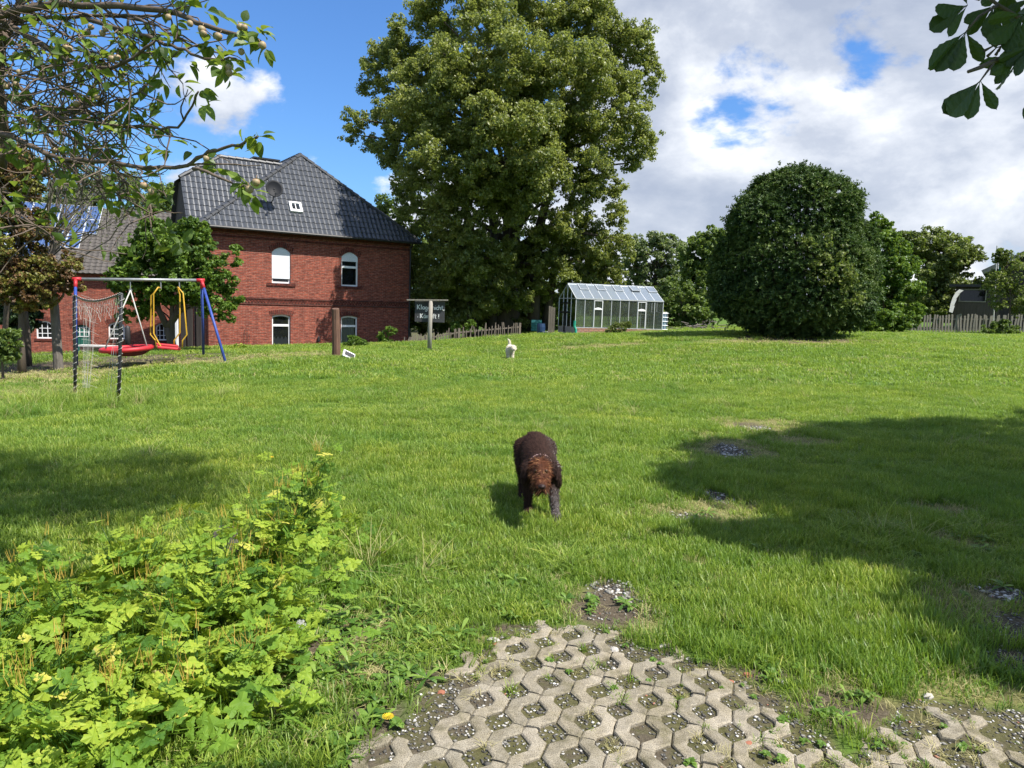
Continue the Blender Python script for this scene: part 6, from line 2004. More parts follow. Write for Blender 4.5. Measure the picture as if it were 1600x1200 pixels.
# ================================================================ DOGS
def blob_body(name, caps, voxel, parent, mat, colfn, smooth_it=8):
    """One continuous body grown from overlapping tapered limbs, remeshed to a single skin."""
    bm_v, bm_f = [], []
    mb = MB()
    for cpt in caps:
        pts = [Vector(c[:3]) for c in cpt]; rr = [c[3] for c in cpt]
        fine, fr = [], []
        for i in range(len(pts) - 1):
            m = max(2, int((pts[i + 1] - pts[i]).length / (max(rr[i], rr[i + 1]) * .35)))
            for j in range(m):
                s_ = j / m; fine.append(pts[i].lerp(pts[i + 1], s_)); fr.append(rr[i] * (1 - s_) + rr[i + 1] * s_)
        fine.append(pts[-1]); fr.append(rr[-1])
        d0 = (fine[0] - fine[1]).normalized(); d1 = (fine[-1] - fine[-2]).normalized()
        pre = [(fine[0] + d0 * fr[0] * math.sin(a), fr[0] * math.cos(a)) for a in (1.45, 1.1, .7, .35)]
        post_ = [(fine[-1] + d1 * fr[-1] * math.sin(a), fr[-1] * math.cos(a)) for a in (.35, .7, 1.1, 1.45)]
        fine = [a for a, _ in pre] + fine + [a for a, _ in post_]; fr = [b for _, b in pre] + fr + [b for _, b in post_]
        mb.tube(fine, fr, 14)
    tmp = mb.build('tmp_body', mat)
    r_ = tmp.modifiers.new('r', 'REMESH'); r_.mode = 'VOXEL'; r_.voxel_size = voxel
    s_ = tmp.modifiers.new('s', 'SMOOTH'); s_.iterations = smooth_it; s_.factor = .6
    dg = bpy.context.evaluated_depsgraph_get()
    me = bpy.data.meshes.new_from_object(tmp.evaluated_get(dg))
    bpy.data.objects.remove(tmp)
    me.name = name
    n = len(me.vertices); co = np.empty(n * 3, np.float32); me.vertices.foreach_get('co', co); co = co.reshape(-1, 3)
    col = colfn(co)
    a_ = me.attributes.new('tint', 'FLOAT_COLOR', 'POINT'); a_.data.foreach_set('color', np.concatenate((col, np.ones((n, 1))), 1).astype(np.float32).ravel())
    me.polygons.foreach_set('use_smooth', np.ones(len(me.polygons), bool))
    if not me.materials: me.materials.append(mat)
    return link(name, me, parent)


def fur(body, n, lenfn, flowfn, colfn, width, mat, name='coat', lift=.35):
    me = body.data
    nf = len(me.polygons)
    ar = np.empty(nf, np.float32); me.polygons.foreach_get('area', ar)
    ce = np.empty(nf * 3, np.float32); me.polygons.foreach_get('center', ce); ce = ce.reshape(-1, 3)
    no = np.empty(nf * 3, np.float32); me.polygons.foreach_get('normal', no); no = no.reshape(-1, 3)
    k = rng.choice(nf, n, p=ar / ar.sum())
    sp_ = np.sqrt(ar[k])[:, None]
    c = ce[k] + rng.normal(size=(n, 3)) * sp_ * .4; nn = no[k]
    fl = flowfn(c); fl = fl - nn * (fl * nn).sum(1, keepdims=True); fl = norm(fl + rng.normal(size=(n, 3)) * .25)
    ln = lenfn(c) * (.6 + .8 * rng.random(n)); ln = ln[:, None]
    d = norm(fl + nn * lift)
    side = norm(np.cross(d, nn)) * width * .5
    tip = c + d * ln * .65 + norm(d + fl * .5 + np.array([0, 0, -.25])) * ln * .35
    mid = c + d * ln * .5
    V = np.stack((c - side, c + side, mid + side * .8, mid - side * .8, tip), 1).reshape(-1, 3)
    b = (np.arange(n) * 5)[:, None]
    q_ = np.concatenate((b, b + 1, b + 2, b, b + 2, b + 3, b + 3, b + 2, b + 4), 1).ravel()
    col = colfn(c, True)
    col = np.concatenate((np.repeat(col, 5, 0), np.ones((n * 5, 1))), 1)
    me2 = fast_mesh(name, V, q_, np.full(n * 3, 3), mat, colattr=col)
    o = link(name, me2, body); o['kind'] = 'stuff'
    return o


mt, nt, out = new_mat('dog_coat')
at = NN(nt, 'ShaderNodeAttribute', attribute_name='tint')
p = NN(nt, 'ShaderNodeBsdfPrincipled', i_Roughness=0.75); p.inputs['Specular IOR Level'].default_value = .12
L(nt, at.outputs['Color'], p.inputs['Base Color']); L(nt, p.outputs[0], out.inputs[0])
M_coat = mt

DG = gh(845, 815)
dog = empty('wirehaired_dog', (DG[0] - .02, DG[1] + .32, z1(DG[0], DG[1] + .32)), .06, 'shaggy dark brown wire-haired dog with rusty beard walking towards the camera', 'dog')
capsD = [
    [(0, -.20, .385, .120), (.0, .0, .405, .128), (.0, .2, .43, .118), (0, .36, .44, .112)],      # trunk
    [(0, -.16, .35, .115), (0, .02, .355, .115), (0, .18, .385, .095)],                             # deep chest
    [(0, -.24, .42, .092), (-.02, -.36, .435, .078), (-.035, -.45, .435, .074)],                     # neck
    [(-.04, -.47, .435, .083), (-.04, -.55, .412, .070), (-.042, -.64, .365, .050), (-.043, -.69, .35, .040)],  # head, muzzle
    [(.085, -.20, .37, .066), (.10, -.14, .27, .048), (.105, -.24, .15, .036), (.11, -.32, .055, .03), (.112, -.37, .028, .036)],  # left fore
    [(-.085, -.20, .37, .066), (-.09, -.14, .26, .048), (-.085, -.15, .14, .034), (-.085, -.15, .05, .03), (-.085, -.19, .028, .035)],
    [(.085, .34, .42, .092), (.10, .24, .28, .062), (.10, .43, .19, .034), (.10, .40, .06, .029), (.10, .35, .028, .034)],
    [(-.085, .34, .42, .092), (-.10, .22, .28, .062), (-.10, .34, .18, .034), (-.10, .27, .06, .029), (-.10, .22, .028, .034)],
    [(0, .44, .47, .03), (-.01, .52, .50, .022), (-.03, .58, .50, .015)]]


def dogcol(c, strand=False):
    n = len(c)
    base = np.array([.030, .015, .011]) * np.ones((n, 1))
    grey = np.array([.075, .065, .063]); red = np.array([.105, .036, .015]); dk = np.array([.012, .008, .007])
    x, y, z = c[:, 0], c[:, 1], c[:, 2]
    nz = .5 + .5 * vnoise(x * 30 + 7, y * 30 + z * 25, 1)
    nz2 = .5 + .5 * vnoise(x * 90, y * 70 + z * 80, 3)
    leg = np.clip((.27 - z) / .12, 0, 1) * np.clip((x + .0) / .05, 0, 1)
    flank = np.clip((x - .05) / .06, 0, 1) * (nz2 > .45) * .35 * np.clip((z - .25) / .1, 0, 1)
    g_ = np.clip(leg * (.35 + .65 * (nz2 > .35)) + flank, 0, 1)[:, None]
    col = base * (1 - g_) + grey * g_
    hd = np.clip((-.44 - y) / .05, 0, 1)[:, None] * (.35 + .65 * nz)[:, None]
    col = col * (1 - hd) + red * hd
    und = np.clip((.36 - z) / .03, 0, 1) * np.clip((-.5 - y) / .05, 0, 1) * .75
    col = col * (1 - und[:, None]) + dk * und[:, None]
    eye = np.exp(-(((np.abs(x + .04) - .036) / .018) ** 2 + ((z - .442) / .016) ** 2)) * (y < -.5)
    col = col * (1 - .8 * eye[:, None]) + dk * .8 * eye[:, None]
    if strand:
        col = col * (.6 + .9 * rng.random((n, 1)))
        tan = (rng.random(n) < .12) & (hd[:, 0] > .3)
        col[tan] = np.array([.26, .13, .06])
        gt = (rng.random(n) < .14) & (g_[:, 0] > .25)
        col[gt] = np.array([.20, .175, .16])
    return col


body = blob_body('body', capsD, .0105, dog, M_coat, dogcol)


def doglen(c):
    y, z = c[:, 1], c[:, 2]
    ln = np.full(len(c), .022)
    ln = np.where(y < -.45, .030, ln)
    ln = np.where((y < -.56) & (z < .37), .055, ln)
    ln = np.where((y < -.66) & (z > .345), .010, ln)
    ln = np.where((np.abs(np.abs(c[:, 0] + .04) - .034) < .022) & (y < -.55) & (np.abs(z - .443) < .022), .004, ln)
    return ln


def dogflow(c):
    y = c[:, 1]
    f = np.stack((np.zeros(len(c)), np.full(len(c), .8), np.full(len(c), -.45)), 1)
    hd = y < -.45
    f[hd] = np.stack((np.sign(c[hd, 0] + .04) * .5, np.full(hd.sum(), .25), np.full(hd.sum(), -.8)), 1)
    lg = c[:, 2] < .25
    f[lg] = [0, .1, -1]
    return f


fur(body, 26000, doglen, dogflow, dogcol, .0042, M_coat)
M_nose = simple('dog_nose', (.03, .017, .015), .5, bump=.02, spec=.2)
mb = MB()
nz_ = []
for k_, (r_, y_) in enumerate(((.004, -.735), (.018, -.731), (.024, -.718), (.022, -.70))):
    for j in range(12):
        a = 2 * PI * j / 12; mb.v.append((-.043 + r_ * math.cos(a) * 1.1, y_, .362 + r_ * .8 * math.sin(a)))
for k_ in range(3):
    for j in range(12): mb.f.append((k_ * 12 + j, k_ * 12 + (j + 1) % 12, (k_ + 1) * 12 + (j + 1) % 12, (k_ + 1) * 12 + j))
mb.f.append(tuple(range(12)))
mb.build('nose', M_nose, dog, smooth=True)
M_eye = simple('dog_eye', (.05, .025, .008), .1, bump=0)
for sx in (-1, 1):
    mb = MB(); mb.lathe((-.04 + sx * .036, -.602, .444), [(.002, -.012), (.009, -.009), (.012, 0), (.009, .009), (.002, .012)], 10); mb.build('eye', M_eye, dog, smooth=True)
    # hanging ear
    ex_ = -.04 + sx * .066
    cap_ = [[(ex_ - sx * .005, -.46, .465, .024), (ex_ + sx * .026, -.475, .43, .030), (ex_ + sx * .040, -.478, .375, .028), (ex_ + sx * .040, -.475, .325, .016)]]
    if sx > 0: cap_ = [[(ex_ - .005, -.46, .465, .026), (ex_ + .032, -.475, .44, .032), (ex_ + .060, -.47, .38, .034), (ex_ + .078, -.455, .315, .022)]]
    earo = blob_body('ear', cap_, .007, dog, M_coat, lambda c: np.array([.026, .014, .011]) * np.ones((len(c), 1)), 3)
    fur(earo, 1400, lambda c: np.full(len(c), .022), lambda c: np.array([0, .1, -1.]) * np.ones((len(c), 1)), lambda c, s=False: np.array([.03, .016, .012]) * (.6 + .9 * rng.random((len(c), 1))), .004, M_coat)
mb = MB()
cpts = []
for a in np.linspace(0, 2 * PI, 19)[:-1]:
    cpts.append((-.02 + .084 * math.cos(a), -.36 + .02 * math.sin(a), .430 + .080 * math.sin(a)))
mb.tube(cpts, .0055, 6, closed=True)
mb.build('collar', simple('pale_pink_collar', (.50, .34, .33), .6, var=.3), dog, smooth=True)

WD = gh(797, 562)
wdog = empty('white_dog', (WD[0], WD[1], z1(WD[0], WD[1]) + .02), .12, 'small fluffy cream-white dog with raised tail far off on the lawn', 'dog')
capsW = [[(0, -.12, .30, .10), (0, .0, .31, .11), (0, .18, .32, .10)], [(0, -.16, .34, .08), (.03, -.25, .37, .07)], [(.05, -.30, .37, .075), (.06, -.38, .345, .05), (.065, -.43, .325, .035)],
         [(.055, -.14, .26, .045), (.06, -.15, .13, .032), (.06, -.17, .03, .032)], [(-.055, -.14, .26, .045), (-.06, -.1, .13, .032), (-.06, -.12, .03, .032)],
         [(.06, .18, .28, .06), (.07, .14, .16, .04), (.07, .22, .09, .028), (.07, .19, .025, .03)], [(-.06, .18, .28, .06), (-.07, .12, .16, .04), (-.07, .2, .09, .028), (-.07, .16, .025, .03)],
         [(0, .24, .38, .035), (.0, .28, .47, .035), (-.02, .27, .56, .028), (-.05, .24, .61, .018)],
         [(.115, -.29, .40, .022), (.13, -.30, .33, .018)], [(-.015, -.29, .40, .022), (-.03, -.30, .33, .018)]]
wcol = lambda c, s=False: np.array([.66, .60, .47]) * ((.75 + .4 * rng.random((len(c), 1))) if s else np.ones((len(c), 1)))
wb = blob_body('body', capsW, .012, wdog, M_coat, wcol, 4)
fur(wb, 9000, lambda c: np.full(len(c), .035), lambda c: np.array([0, .5, -.8]) * np.ones((len(c), 1)), wcol, .007, M_coat, lift=.6)
mb = MB(); mb.lathe((.067, -.47, .322), [(.003, -.014), (.014, -.006), (.014, .006), (.004, .014)], 8); mb.build('nose', M_nose, wdog)
for sx in (-1, 1):
    mb = MB(); mb.lathe((.055 + sx * .028, -.372, .392), [(.002, -.009), (.009, 0), (.002, .009)], 8); mb.build('eye', M_nose, wdog)

# ================================================================ PAVERS
paving = empty('paving', (0, 0, 0)); tag(paving, 'worn zigzag concrete grass pavers with moss and gravel in their holes', kind='structure')
AX = math.radians(90 - 17)
pa = np.array([math.cos(AX), math.sin(AX)]); pb = np.array([math.sin(AX), -math.cos(AX)])
PITCHB, LAM, AMP, WD2 = .108, .235, .0240, .0280
holes_xy = []


def stone_mesh(sign, k):
    """One zigzag paver, one wavelength long, with bevelled top edges and slightly ragged outline."""
    prof = [(-.5, -1), (-.5 + .09, -1), (-.5 + .41, 1), (.09, 1), (.41, -1), (.5, -1)]
    rr = random.Random(k * 7 + int(sign))
    fl_ = .0675 / LAM / 2
    sa = [(-.49, -1), (-.5 + fl_, -1), (-fl_, 1), (.0, 1), (fl_, 1), (.5 - fl_, -1), (.49, -1)]
    cl = [Vector((t * LAM, sign * q_ * AMP)) for t, q_ in sa]
    V = []
    for i, p_ in enumerate(cl):
        d0 = (p_ - cl[i - 1]).normalized() if i else (cl[1] - cl[0]).normalized()
        d1 = (cl[i + 1] - p_).normalized() if i < len(cl) - 1 else d0
        n0 = Vector((-d0.y, d0.x)); n1_ = Vector((-d1.y, d1.x)); nm_ = (n0 + n1_).normalized(); sc_ = 1 / max(.5, nm_.dot(n0))
        for off, z in ((-WD2, -.06), (-WD2, -.005), (-WD2 + .007, 0.0), (WD2 - .007, 0.0), (WD2, -.005), (WD2, -.06)):
            q_ = p_ + nm_ * (off * sc_)
            V.append((q_.x + rr.gauss(0, .0012), q_.y + rr.gauss(0, .0014), z + rr.gauss(0, .0007)))
    Fc = []
    m = 6
    for i in range(len(sa) - 1):
        for j in range(5): Fc.append((i * m + j, (i + 1) * m + j, (i + 1) * m + j + 1, i * m + j + 1))
    Fc.append(tuple(range(m))); Fc.append(tuple(range((len(sa) - 1) * m, len(sa) * m))[::-1])
    me = bpy.data.meshes.new('paver'); me.from_pydata(V, [], [f[::-1] for f in Fc]); me.update(); me.materials.append(M_paver)
    return me


SM = {s_: [stone_mesh(s_, k) for k in range(5)] for s_ in (1, -1)}
org = np.array([0.35, 2.9])
npv = 0
for ib in range(-24, 40):
    for ia in range(-14, 14):
        sgn_ = 1 if ib % 2 == 0 else -1
        sh_ = .0
        c_ = org + pa * (ia * LAM + (.115 if (ib // 2) % 2 else 0) * 0) + pb * (ib * PITCHB)
        if c_[1] < 1.95: continue
        if not inpoly(np.array([c_[0]]), np.array([c_[1]]), PAVE)[0]: continue
        if rng.random() < .02: continue
        near_e = not all(inpoly(np.array([c_[0] + dx_]), np.array([c_[1] + dy_]), PAVE)[0] for dx_, dy_ in ((.12, 0), (-.12, 0), (0, .14)))
        if near_e and rng.random() < .22: continue
        if 1.05 < c_[0] < 1.75 and rng.random() < .28: continue
        edge_ = not inpoly(np.array([c_[0] + .1]), np.array([c_[1] + .12]), PAVE)[0]
        o = link('paver', SM[sgn_][int(rng.integers(5))], paving, (c_[0] + rng.normal() * .0015, c_[1] + rng.normal() * .0015, z1(c_[0], c_[1]) + .010 + rng.normal() * .0022 - (.008 if edge_ else 0)), (rng.normal() * .012, rng.normal() * .012, AX + rng.normal() * .008))
        npv += 1
        holes_xy.append(c_ + pb * (PITCHB / 2) * (1 if sgn_ > 0 else 1))
print('pavers', npv)

# gravel, crumbs and dry bits
def pebbles(name, pts, sizes, mat, label):
    base = np.array([(1, 0, 0), (0, 1, 0), (-1, 0, 0), (0, -1, 0), (0, 0, .7), (0, 0, -.7)], float)
    n = len(pts)
    jit = 1 + rng.normal(size=(n, 6, 1)) * .25
    v = base[None] * jit * sizes[:, None, None] * np.stack((np.ones(n), rng.uniform(.5, 1, n), rng.uniform(.35, .7, n)), 1)[:, None, :]
    a = rng.uniform(0, 2 * PI, n); ca, sa = np.cos(a)[:, None], np.sin(a)[:, None]
    x = v[:, :, 0] * ca - v[:, :, 1] * sa; y = v[:, :, 0] * sa + v[:, :, 1] * ca
    v = np.stack((x, y, v[:, :, 2]), -1) + pts[:, None, :]
    f = np.array([(0, 1, 4), (1, 2, 4), (2, 3, 4), (3, 0, 4), (1, 0, 5), (2, 1, 5), (3, 2, 5), (0, 3, 5)])
    F_ = (f[None] + (np.arange(n) * 6)[:, None, None]).reshape(-1)
    o = link(name, fast_mesh(name, v.reshape(-1, 3), F_, np.full(n * 8, 3), mat, rnd=np.repeat(rng.random(n), 6)))
    tag(o, label, kind='stuff')
    return o


mt, nt, out = new_mat('gravel_stone')
at = NN(nt, 'ShaderNodeAttribute', attribute_name='rnd')
r_ = ramp(nt, at.outputs['Fac'], [(0, (.07, .065, .055)), (.4, (.20, .19, .165)), (.75, (.42, .40, .36)), (.93, (.62, .60, .55)), (.992, (.30, .13, .08)), (1, (.35, .13, .08))], 'CONSTANT')
p = NN(nt, 'ShaderNodeBsdfPrincipled', i_Roughness=.85); L(nt, r_.outputs[0], p.inputs['Base Color']); L(nt, p.outputs[0], out.inputs[0])
M_grav = mt
pts = []
X_ = rng.uniform(-1.2, 3.3, 60000); Y_ = rng.uniform(1.9, 4.1, 60000)
ok = inpoly(X_, Y_, PAVE) & (rng.random(60000) < .55 + .35 * vnoise(X_ * 5, Y_ * 5, 9))
X_, Y_ = X_[ok], Y_[ok]
pts.append(np.stack((X_, Y_, zt(X_, Y_) - .001), 1))
XX_ = rng.uniform(-2, 8, 260000); YY_ = rng.uniform(3, 10, 260000)
gv = blobs_val(XX_, YY_, GRAVEL, 5)
ok = (rng.random(len(XX_)) < gv * .5) & ~inpoly(XX_, YY_, PAVE)
pts.append(np.stack((XX_[ok], YY_[ok], zt(XX_[ok], YY_[ok]) + .003), 1))
pts = np.concatenate(pts)
szs = np.abs(rng.normal(.0045, .003, len(pts))) + .002
nearp = pts[:, 1] > 3.75
szs[nearp] *= 1.9
big_ = rng.random(len(pts)) < .01
szs[big_ & nearp] *= 2.2
print('pebbles', len(pts))
pebbles('gravel', pts, szs, M_grav, 'grey and white gravel in the worn tracks and paver holes')
# a few larger broken pieces lying on the paving and its edge
frag = [(770, 1003, .03, 0), (655, 1060, .035, 0), (1168, 1058, .026, 1), (1142, 1068, .018, 1), (1170, 1165, .018, 1), (545, 985, .02, 0), (905, 985, .03, 0), (1035, 1012, .022, 0), (960, 1018, .028, 0), (690, 1085, .022, 1), (775, 1010, .022, 1), (1220, 1068, .02, 0), (1125, 1035, .02, 0), (1450, 1090, .024, 0)]
FRL = ['pale stone chip at the top left corner of the paving', 'pale broken stone on the left edge of the paving beside the weeds', 'larger red brick piece at the right upper edge of the paving', 'smaller red brick crumb just left of the larger brick piece',
       'red brick crumb lying on the right part of the paving', 'whitish stone in the grass right of the celandine', 'pale stone just below the gravel patch above the paving', 'pale chip at the right end of the top edge of the paving',
       'pale stone chip in the bare soil above the top row of pavers', 'red brick crumb at the left edge of the paving', 'small brick bit beside the pale chip at the top left of the paving', 'pale chip in the soil at the right edge near the weeds',
       'small pale chip on the paving edge beneath the long grass', 'pale chip by the lower right strip of pavers']
M_fr = [simple('pale_stone', (.45, .42, .37), .85), simple('brick_crumb', (.34, .13, .075), .85)]
for k, (px, py, s_, c_) in enumerate(frag):
    g_ = gh(px, py)
    mb = MB(); mb.lathe((0, 0, 0), [(s_ * .7, -.01), (s_, s_ * .15), (s_ * .8, s_ * .45), (s_ * .3, s_ * .55)], 6)
    for i in range(len(mb.v)): x, y, z = mb.v[i]; mb.v[i] = (x * (1 + .2 * math.sin(i * 2.3 + k)), y * .75 * (1 + .25 * math.sin(i * 1.7 + k)), z)
    tag(mb.build('brick_fragment' if c_ else 'stone_fragment', M_fr[c_], loc=(g_[0], g_[1], g_[2] + .004), rot=(0, 0, k)), FRL[k], 'brick piece' if c_ else 'stone', 'brick crumbs on the paving' if c_ else 'pale stones at the paving edge')

# ================================================================ GRASS
def tuft(name, blades, h, spread, mat, lean=.5, wid=.0035, curve=.5, rrange=(0, 1)):
    V, Fc, R = [], [], []
    for _ in range(blades):
        a = rng.uniform(0, 2 * PI); r = spread * math.sqrt(rng.random())
        x, y = r * math.cos(a), r * math.sin(a)
        d = rng.uniform(0, 2 * PI); ln = h * rng.uniform(.5, 1.15); le = lean * rng.uniform(.1, 1)
        dx, dy = math.cos(d), math.sin(d); sx, sy = -dy * wid / 2, dx * wid / 2
        b = len(V); k0 = rng.uniform(*rrange)
        tt = rng.normal() * .12
        for t, wf in ((0, 1), (.45, .9), (.8, .6)):
            o_ = ln * (le * t + curve * t * t * le); z = ln * t * (1 - .35 * le * t)
            V += [(x + dx * o_ - sx * wf, y + dy * o_ - sy * wf, z - (.012 if t == 0 else 0)), (x + dx * o_ + sx * wf, y + dy * o_ + sy * wf, z - (.012 if t == 0 else 0))]
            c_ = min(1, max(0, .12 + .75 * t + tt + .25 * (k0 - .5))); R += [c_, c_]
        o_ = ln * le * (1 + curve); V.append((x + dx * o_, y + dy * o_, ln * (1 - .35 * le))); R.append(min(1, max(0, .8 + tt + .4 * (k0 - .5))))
        Fc += [(b, b + 1, b + 3, b + 2), (b + 2, b + 3, b + 5, b + 4), (b + 4, b + 5, b + 6)]
    me = bpy.data.meshes.new(name); me.from_pydata(V, [], Fc); me.update()
    a_ = me.attributes.new('rnd', 'FLOAT', 'POINT'); a_.data.foreach_set('value', R)
    me.materials.append(mat)
    return me


def weed_rosette(name, n, ln, wd, mat):
    V, Fc, R = [], [], []
    for i in range(n):
        a = 2 * PI * i / n + rng.normal() * .3; l_ = ln * rng.uniform(.6, 1.1); el = rng.uniform(.2, .9)
        dx, dy = math.cos(a), math.sin(a); b = len(V); k0 = rng.random()
        for t, w_ in ((0, .1), (.3, .6), (.6, 1), (.85, .7)):
            z = l_ * (math.sin(el) * t - .4 * t * t) + .01; r = l_ * math.cos(el) * t
            V += [(dx * r + dy * wd * w_ / 2, dy * r - dx * wd * w_ / 2, z + .005), (dx * r - dy * wd * w_ / 2, dy * r + dx * wd * w_ / 2, z + .005)]; R += [k0, k0]
        V.append((dx * l_ * math.cos(el), dy * l_ * math.cos(el), l_ * (math.sin(el) - .4) + .01)); R.append(k0)
        Fc += [(b, b + 1, b + 3, b + 2), (b + 2, b + 3, b + 5, b + 4), (b + 4, b + 5, b + 7, b + 6), (b + 6, b + 7, b + 8)]
    me = bpy.data.meshes.new(name); me.from_pydata(V, [], Fc); me.update()
    a_ = me.attributes.new('rnd', 'FLOAT', 'POINT'); a_.data.foreach_set('value', R)
    me.materials.append(mat)
    return me


def scatter(name, meshes, pts, rots, scl, idx_, label, mat=None):
    """One stuff object: each point carries one of a few tufts (geometry nodes)."""
    coll = bpy.data.collections.new(name + '_kinds')
    for i, m_ in enumerate(meshes):
        coll.objects.link(bpy.data.objects.new('%s_tuft_%02d' % (name, i), m_))
    me = bpy.data.meshes.new(name)
    n = len(pts)
    me.vertices.add(n); me.vertices.foreach_set('co', np.asarray(pts, np.float32).ravel())
    a = me.attributes.new('rot', 'FLOAT_VECTOR', 'POINT'); a.data.foreach_set('vector', np.asarray(rots, np.float32).ravel())
    a = me.attributes.new('scl', 'FLOAT_VECTOR', 'POINT'); a.data.foreach_set('vector', np.asarray(scl, np.float32).ravel())
    a = me.attributes.new('idx', 'INT', 'POINT'); a.data.foreach_set('value', np.asarray(idx_, np.int32))
    o = link(name, me)
    ng = bpy.data.node_groups.new(name, 'GeometryNodeTree')
    ng.interface.new_socket('Geometry', in_out='INPUT', socket_type='NodeSocketGeometry'); ng.interface.new_socket('Geometry', in_out='OUTPUT', socket_type='NodeSocketGeometry')
    gi = ng.nodes.new('NodeGroupInput'); go = ng.nodes.new('NodeGroupOutput')
    ci = ng.nodes.new('GeometryNodeCollectionInfo'); ci.inputs[0].default_value = coll; ci.inputs[1].default_value = True; ci.inputs[2].default_value = True
    ip = ng.nodes.new('GeometryNodeInstanceOnPoints'); ip.inputs['Pick Instance'].default_value = True
    def na_(nm, ty):
        k = ng.nodes.new('GeometryNodeInputNamedAttribute'); k.data_type = ty; k.inputs[0].default_value = nm; return k.outputs[0]
    ng.links.new(gi.outputs[0], ip.inputs['Points']); ng.links.new(ci.outputs[0], ip.inputs['Instance'])
    ng.links.new(na_('idx', 'INT'), ip.inputs['Instance Index'])
    er = ng.nodes.new('FunctionNodeEulerToRotation'); ng.links.new(na_('rot', 'FLOAT_VECTOR'), er.inputs[0]); ng.links.new(er.outputs[0], ip.inputs['Rotation'])
    ng.links.new(na_('scl', 'FLOAT_VECTOR'), ip.inputs['Scale'])
    ng.links.new(ip.outputs[0], go.inputs[0])
    md = o.modifiers.new('scatter', 'NODES'); md.node_group = ng
    tag(o, label, kind='stuff')
    return o


def frustum_points(n, y0, y1, pw=1.0):
    Y = (rng.random(n) * (y1 ** 2 - y0 ** 2) + y0 ** 2) ** .5
    X = rng.uniform(-1, 1, n) * (.74 * Y + .9)
    return X, Y


HOUSEP = [tuple(H0 + HX * a + HY * b) for a, b in ((-1.2, -.6), (HW + .3, -.3), (HW + .3, HD), (-1.2, HD))]
GHP = [(g0[0] + gdir[0] * a - gdir[1] * b, g0[1] + gdir[1] * a + gdir[0] * b) for a, b in ((-.1, -.1), (GL + .1, -.1), (GL + .1, GD), (-.1, GD))]


def grass_mask(X, Y):
    m = 1 - np.clip(blobs_val(X, Y, GRAVEL, 5) * 1.0, 0, 1)
    m *= 1 - .75 * blobs_val(X, Y, DIRT, 3)
    m *= 1 - .5 * blobs_val(X, Y, DRY, 4)
    m *= 1 - inpoly(X, Y, PAVE)
    m *= 1 - inpoly(X, Y, HOUSEP)
    m *= 1 - inpoly(X, Y, GHP)
    m *= 1 - .85 * sstep(yard_sd(X, Y) / 2.0 - .2) * (X < -5)
    m *= 1 - .8 * sstep((yard_sd(X, Y) + 2.5 + .8 * vnoise(X, Y, 3)) / 2.0) * sstep((-11.2 - X) / 1.5)
    return m


def long_w(X, Y):
    """Where the grass is left long: round the goal, along edges and beside the weeds."""
    c1 = b1; v = np.exp(-(((X - c1[0] + .3) / 2.0) ** 2 + ((Y - c1[1]) / 1.6) ** 2)) * 1.3
    v += .55 * np.exp(-(((X + .75) / .35) ** 2 + ((Y - 4.2) / .9) ** 2))
    v += .35 * (vnoise(X * 1.5, Y * 1.5, 12) > .45)
    return np.clip(v, 0, 1.3)


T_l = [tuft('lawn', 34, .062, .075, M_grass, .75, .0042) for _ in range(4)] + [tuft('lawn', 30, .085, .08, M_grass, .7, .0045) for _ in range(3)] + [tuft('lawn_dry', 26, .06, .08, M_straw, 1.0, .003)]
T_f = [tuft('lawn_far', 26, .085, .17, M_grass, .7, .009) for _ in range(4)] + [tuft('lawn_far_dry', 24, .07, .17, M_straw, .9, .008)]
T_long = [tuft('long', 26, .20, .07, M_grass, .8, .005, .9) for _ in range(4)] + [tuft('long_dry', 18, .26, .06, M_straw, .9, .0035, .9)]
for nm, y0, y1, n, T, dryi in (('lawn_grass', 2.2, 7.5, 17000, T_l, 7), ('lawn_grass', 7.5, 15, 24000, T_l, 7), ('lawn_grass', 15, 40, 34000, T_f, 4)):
    X, Y = frustum_points(n, y0, y1)
    keep = rng.random(n) < grass_mask(X, Y)
    X, Y = X[keep], Y[keep]; n = len(X)
    dv = blobs_val(X, Y, DRY, 4)
    sc = (1 + .30 * vnoise(X * 1.1, Y * 1.1, 4) + .24 * vnoise(X * 4, Y * 4, 6)) * (1 - .35 * dv) * rng.uniform(.8, 1.2, n)
    far_s = 1.0 if y1 <= 7.5 else (1.25 if y1 <= 15 else 1.5)
    ix = rng.integers(0, len(T) - 1, n); ix = np.where(rng.random(n) < .05 + .6 * dv, dryi, ix)
    rot = np.stack((rng.normal(0, .08, n), rng.normal(0, .08, n), rng.uniform(0, 2 * PI, n)), 1)
    scv = np.stack((np.full(n, far_s), np.full(n, far_s), sc), 1)
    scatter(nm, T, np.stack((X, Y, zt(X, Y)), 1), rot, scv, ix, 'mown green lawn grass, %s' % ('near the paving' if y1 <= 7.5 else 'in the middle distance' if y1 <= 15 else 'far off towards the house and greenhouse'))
X, Y = frustum_points(44000, 2.2, 26)
lw_ = long_w(X, Y)
keep = (rng.random(len(X)) < lw_ * .35 * np.clip(9 / Y, .3, 1.6)) & (rng.random(len(X)) < grass_mask(X, Y) * 1.2)
X, Y, lw_ = X[keep], Y[keep], lw_[keep]; n = len(X)
ix = rng.integers(0, 4, n); ix = np.where(rng.random(n) < .12, 4, ix)
scatter('long_grass', T_long, np.stack((X, Y, zt(X, Y)), 1), np.stack((rng.normal(0, .12, n), rng.normal(0, .12, n), rng.uniform(0, 6.28, n)), 1), np.stack((np.ones(n), np.ones(n), .45 + .95 * np.clip(lw_, 0, 1.2) * rng.uniform(.7, 1.2, n)), 1), ix, 'longer unmown grass round the goal posts and along the paving')
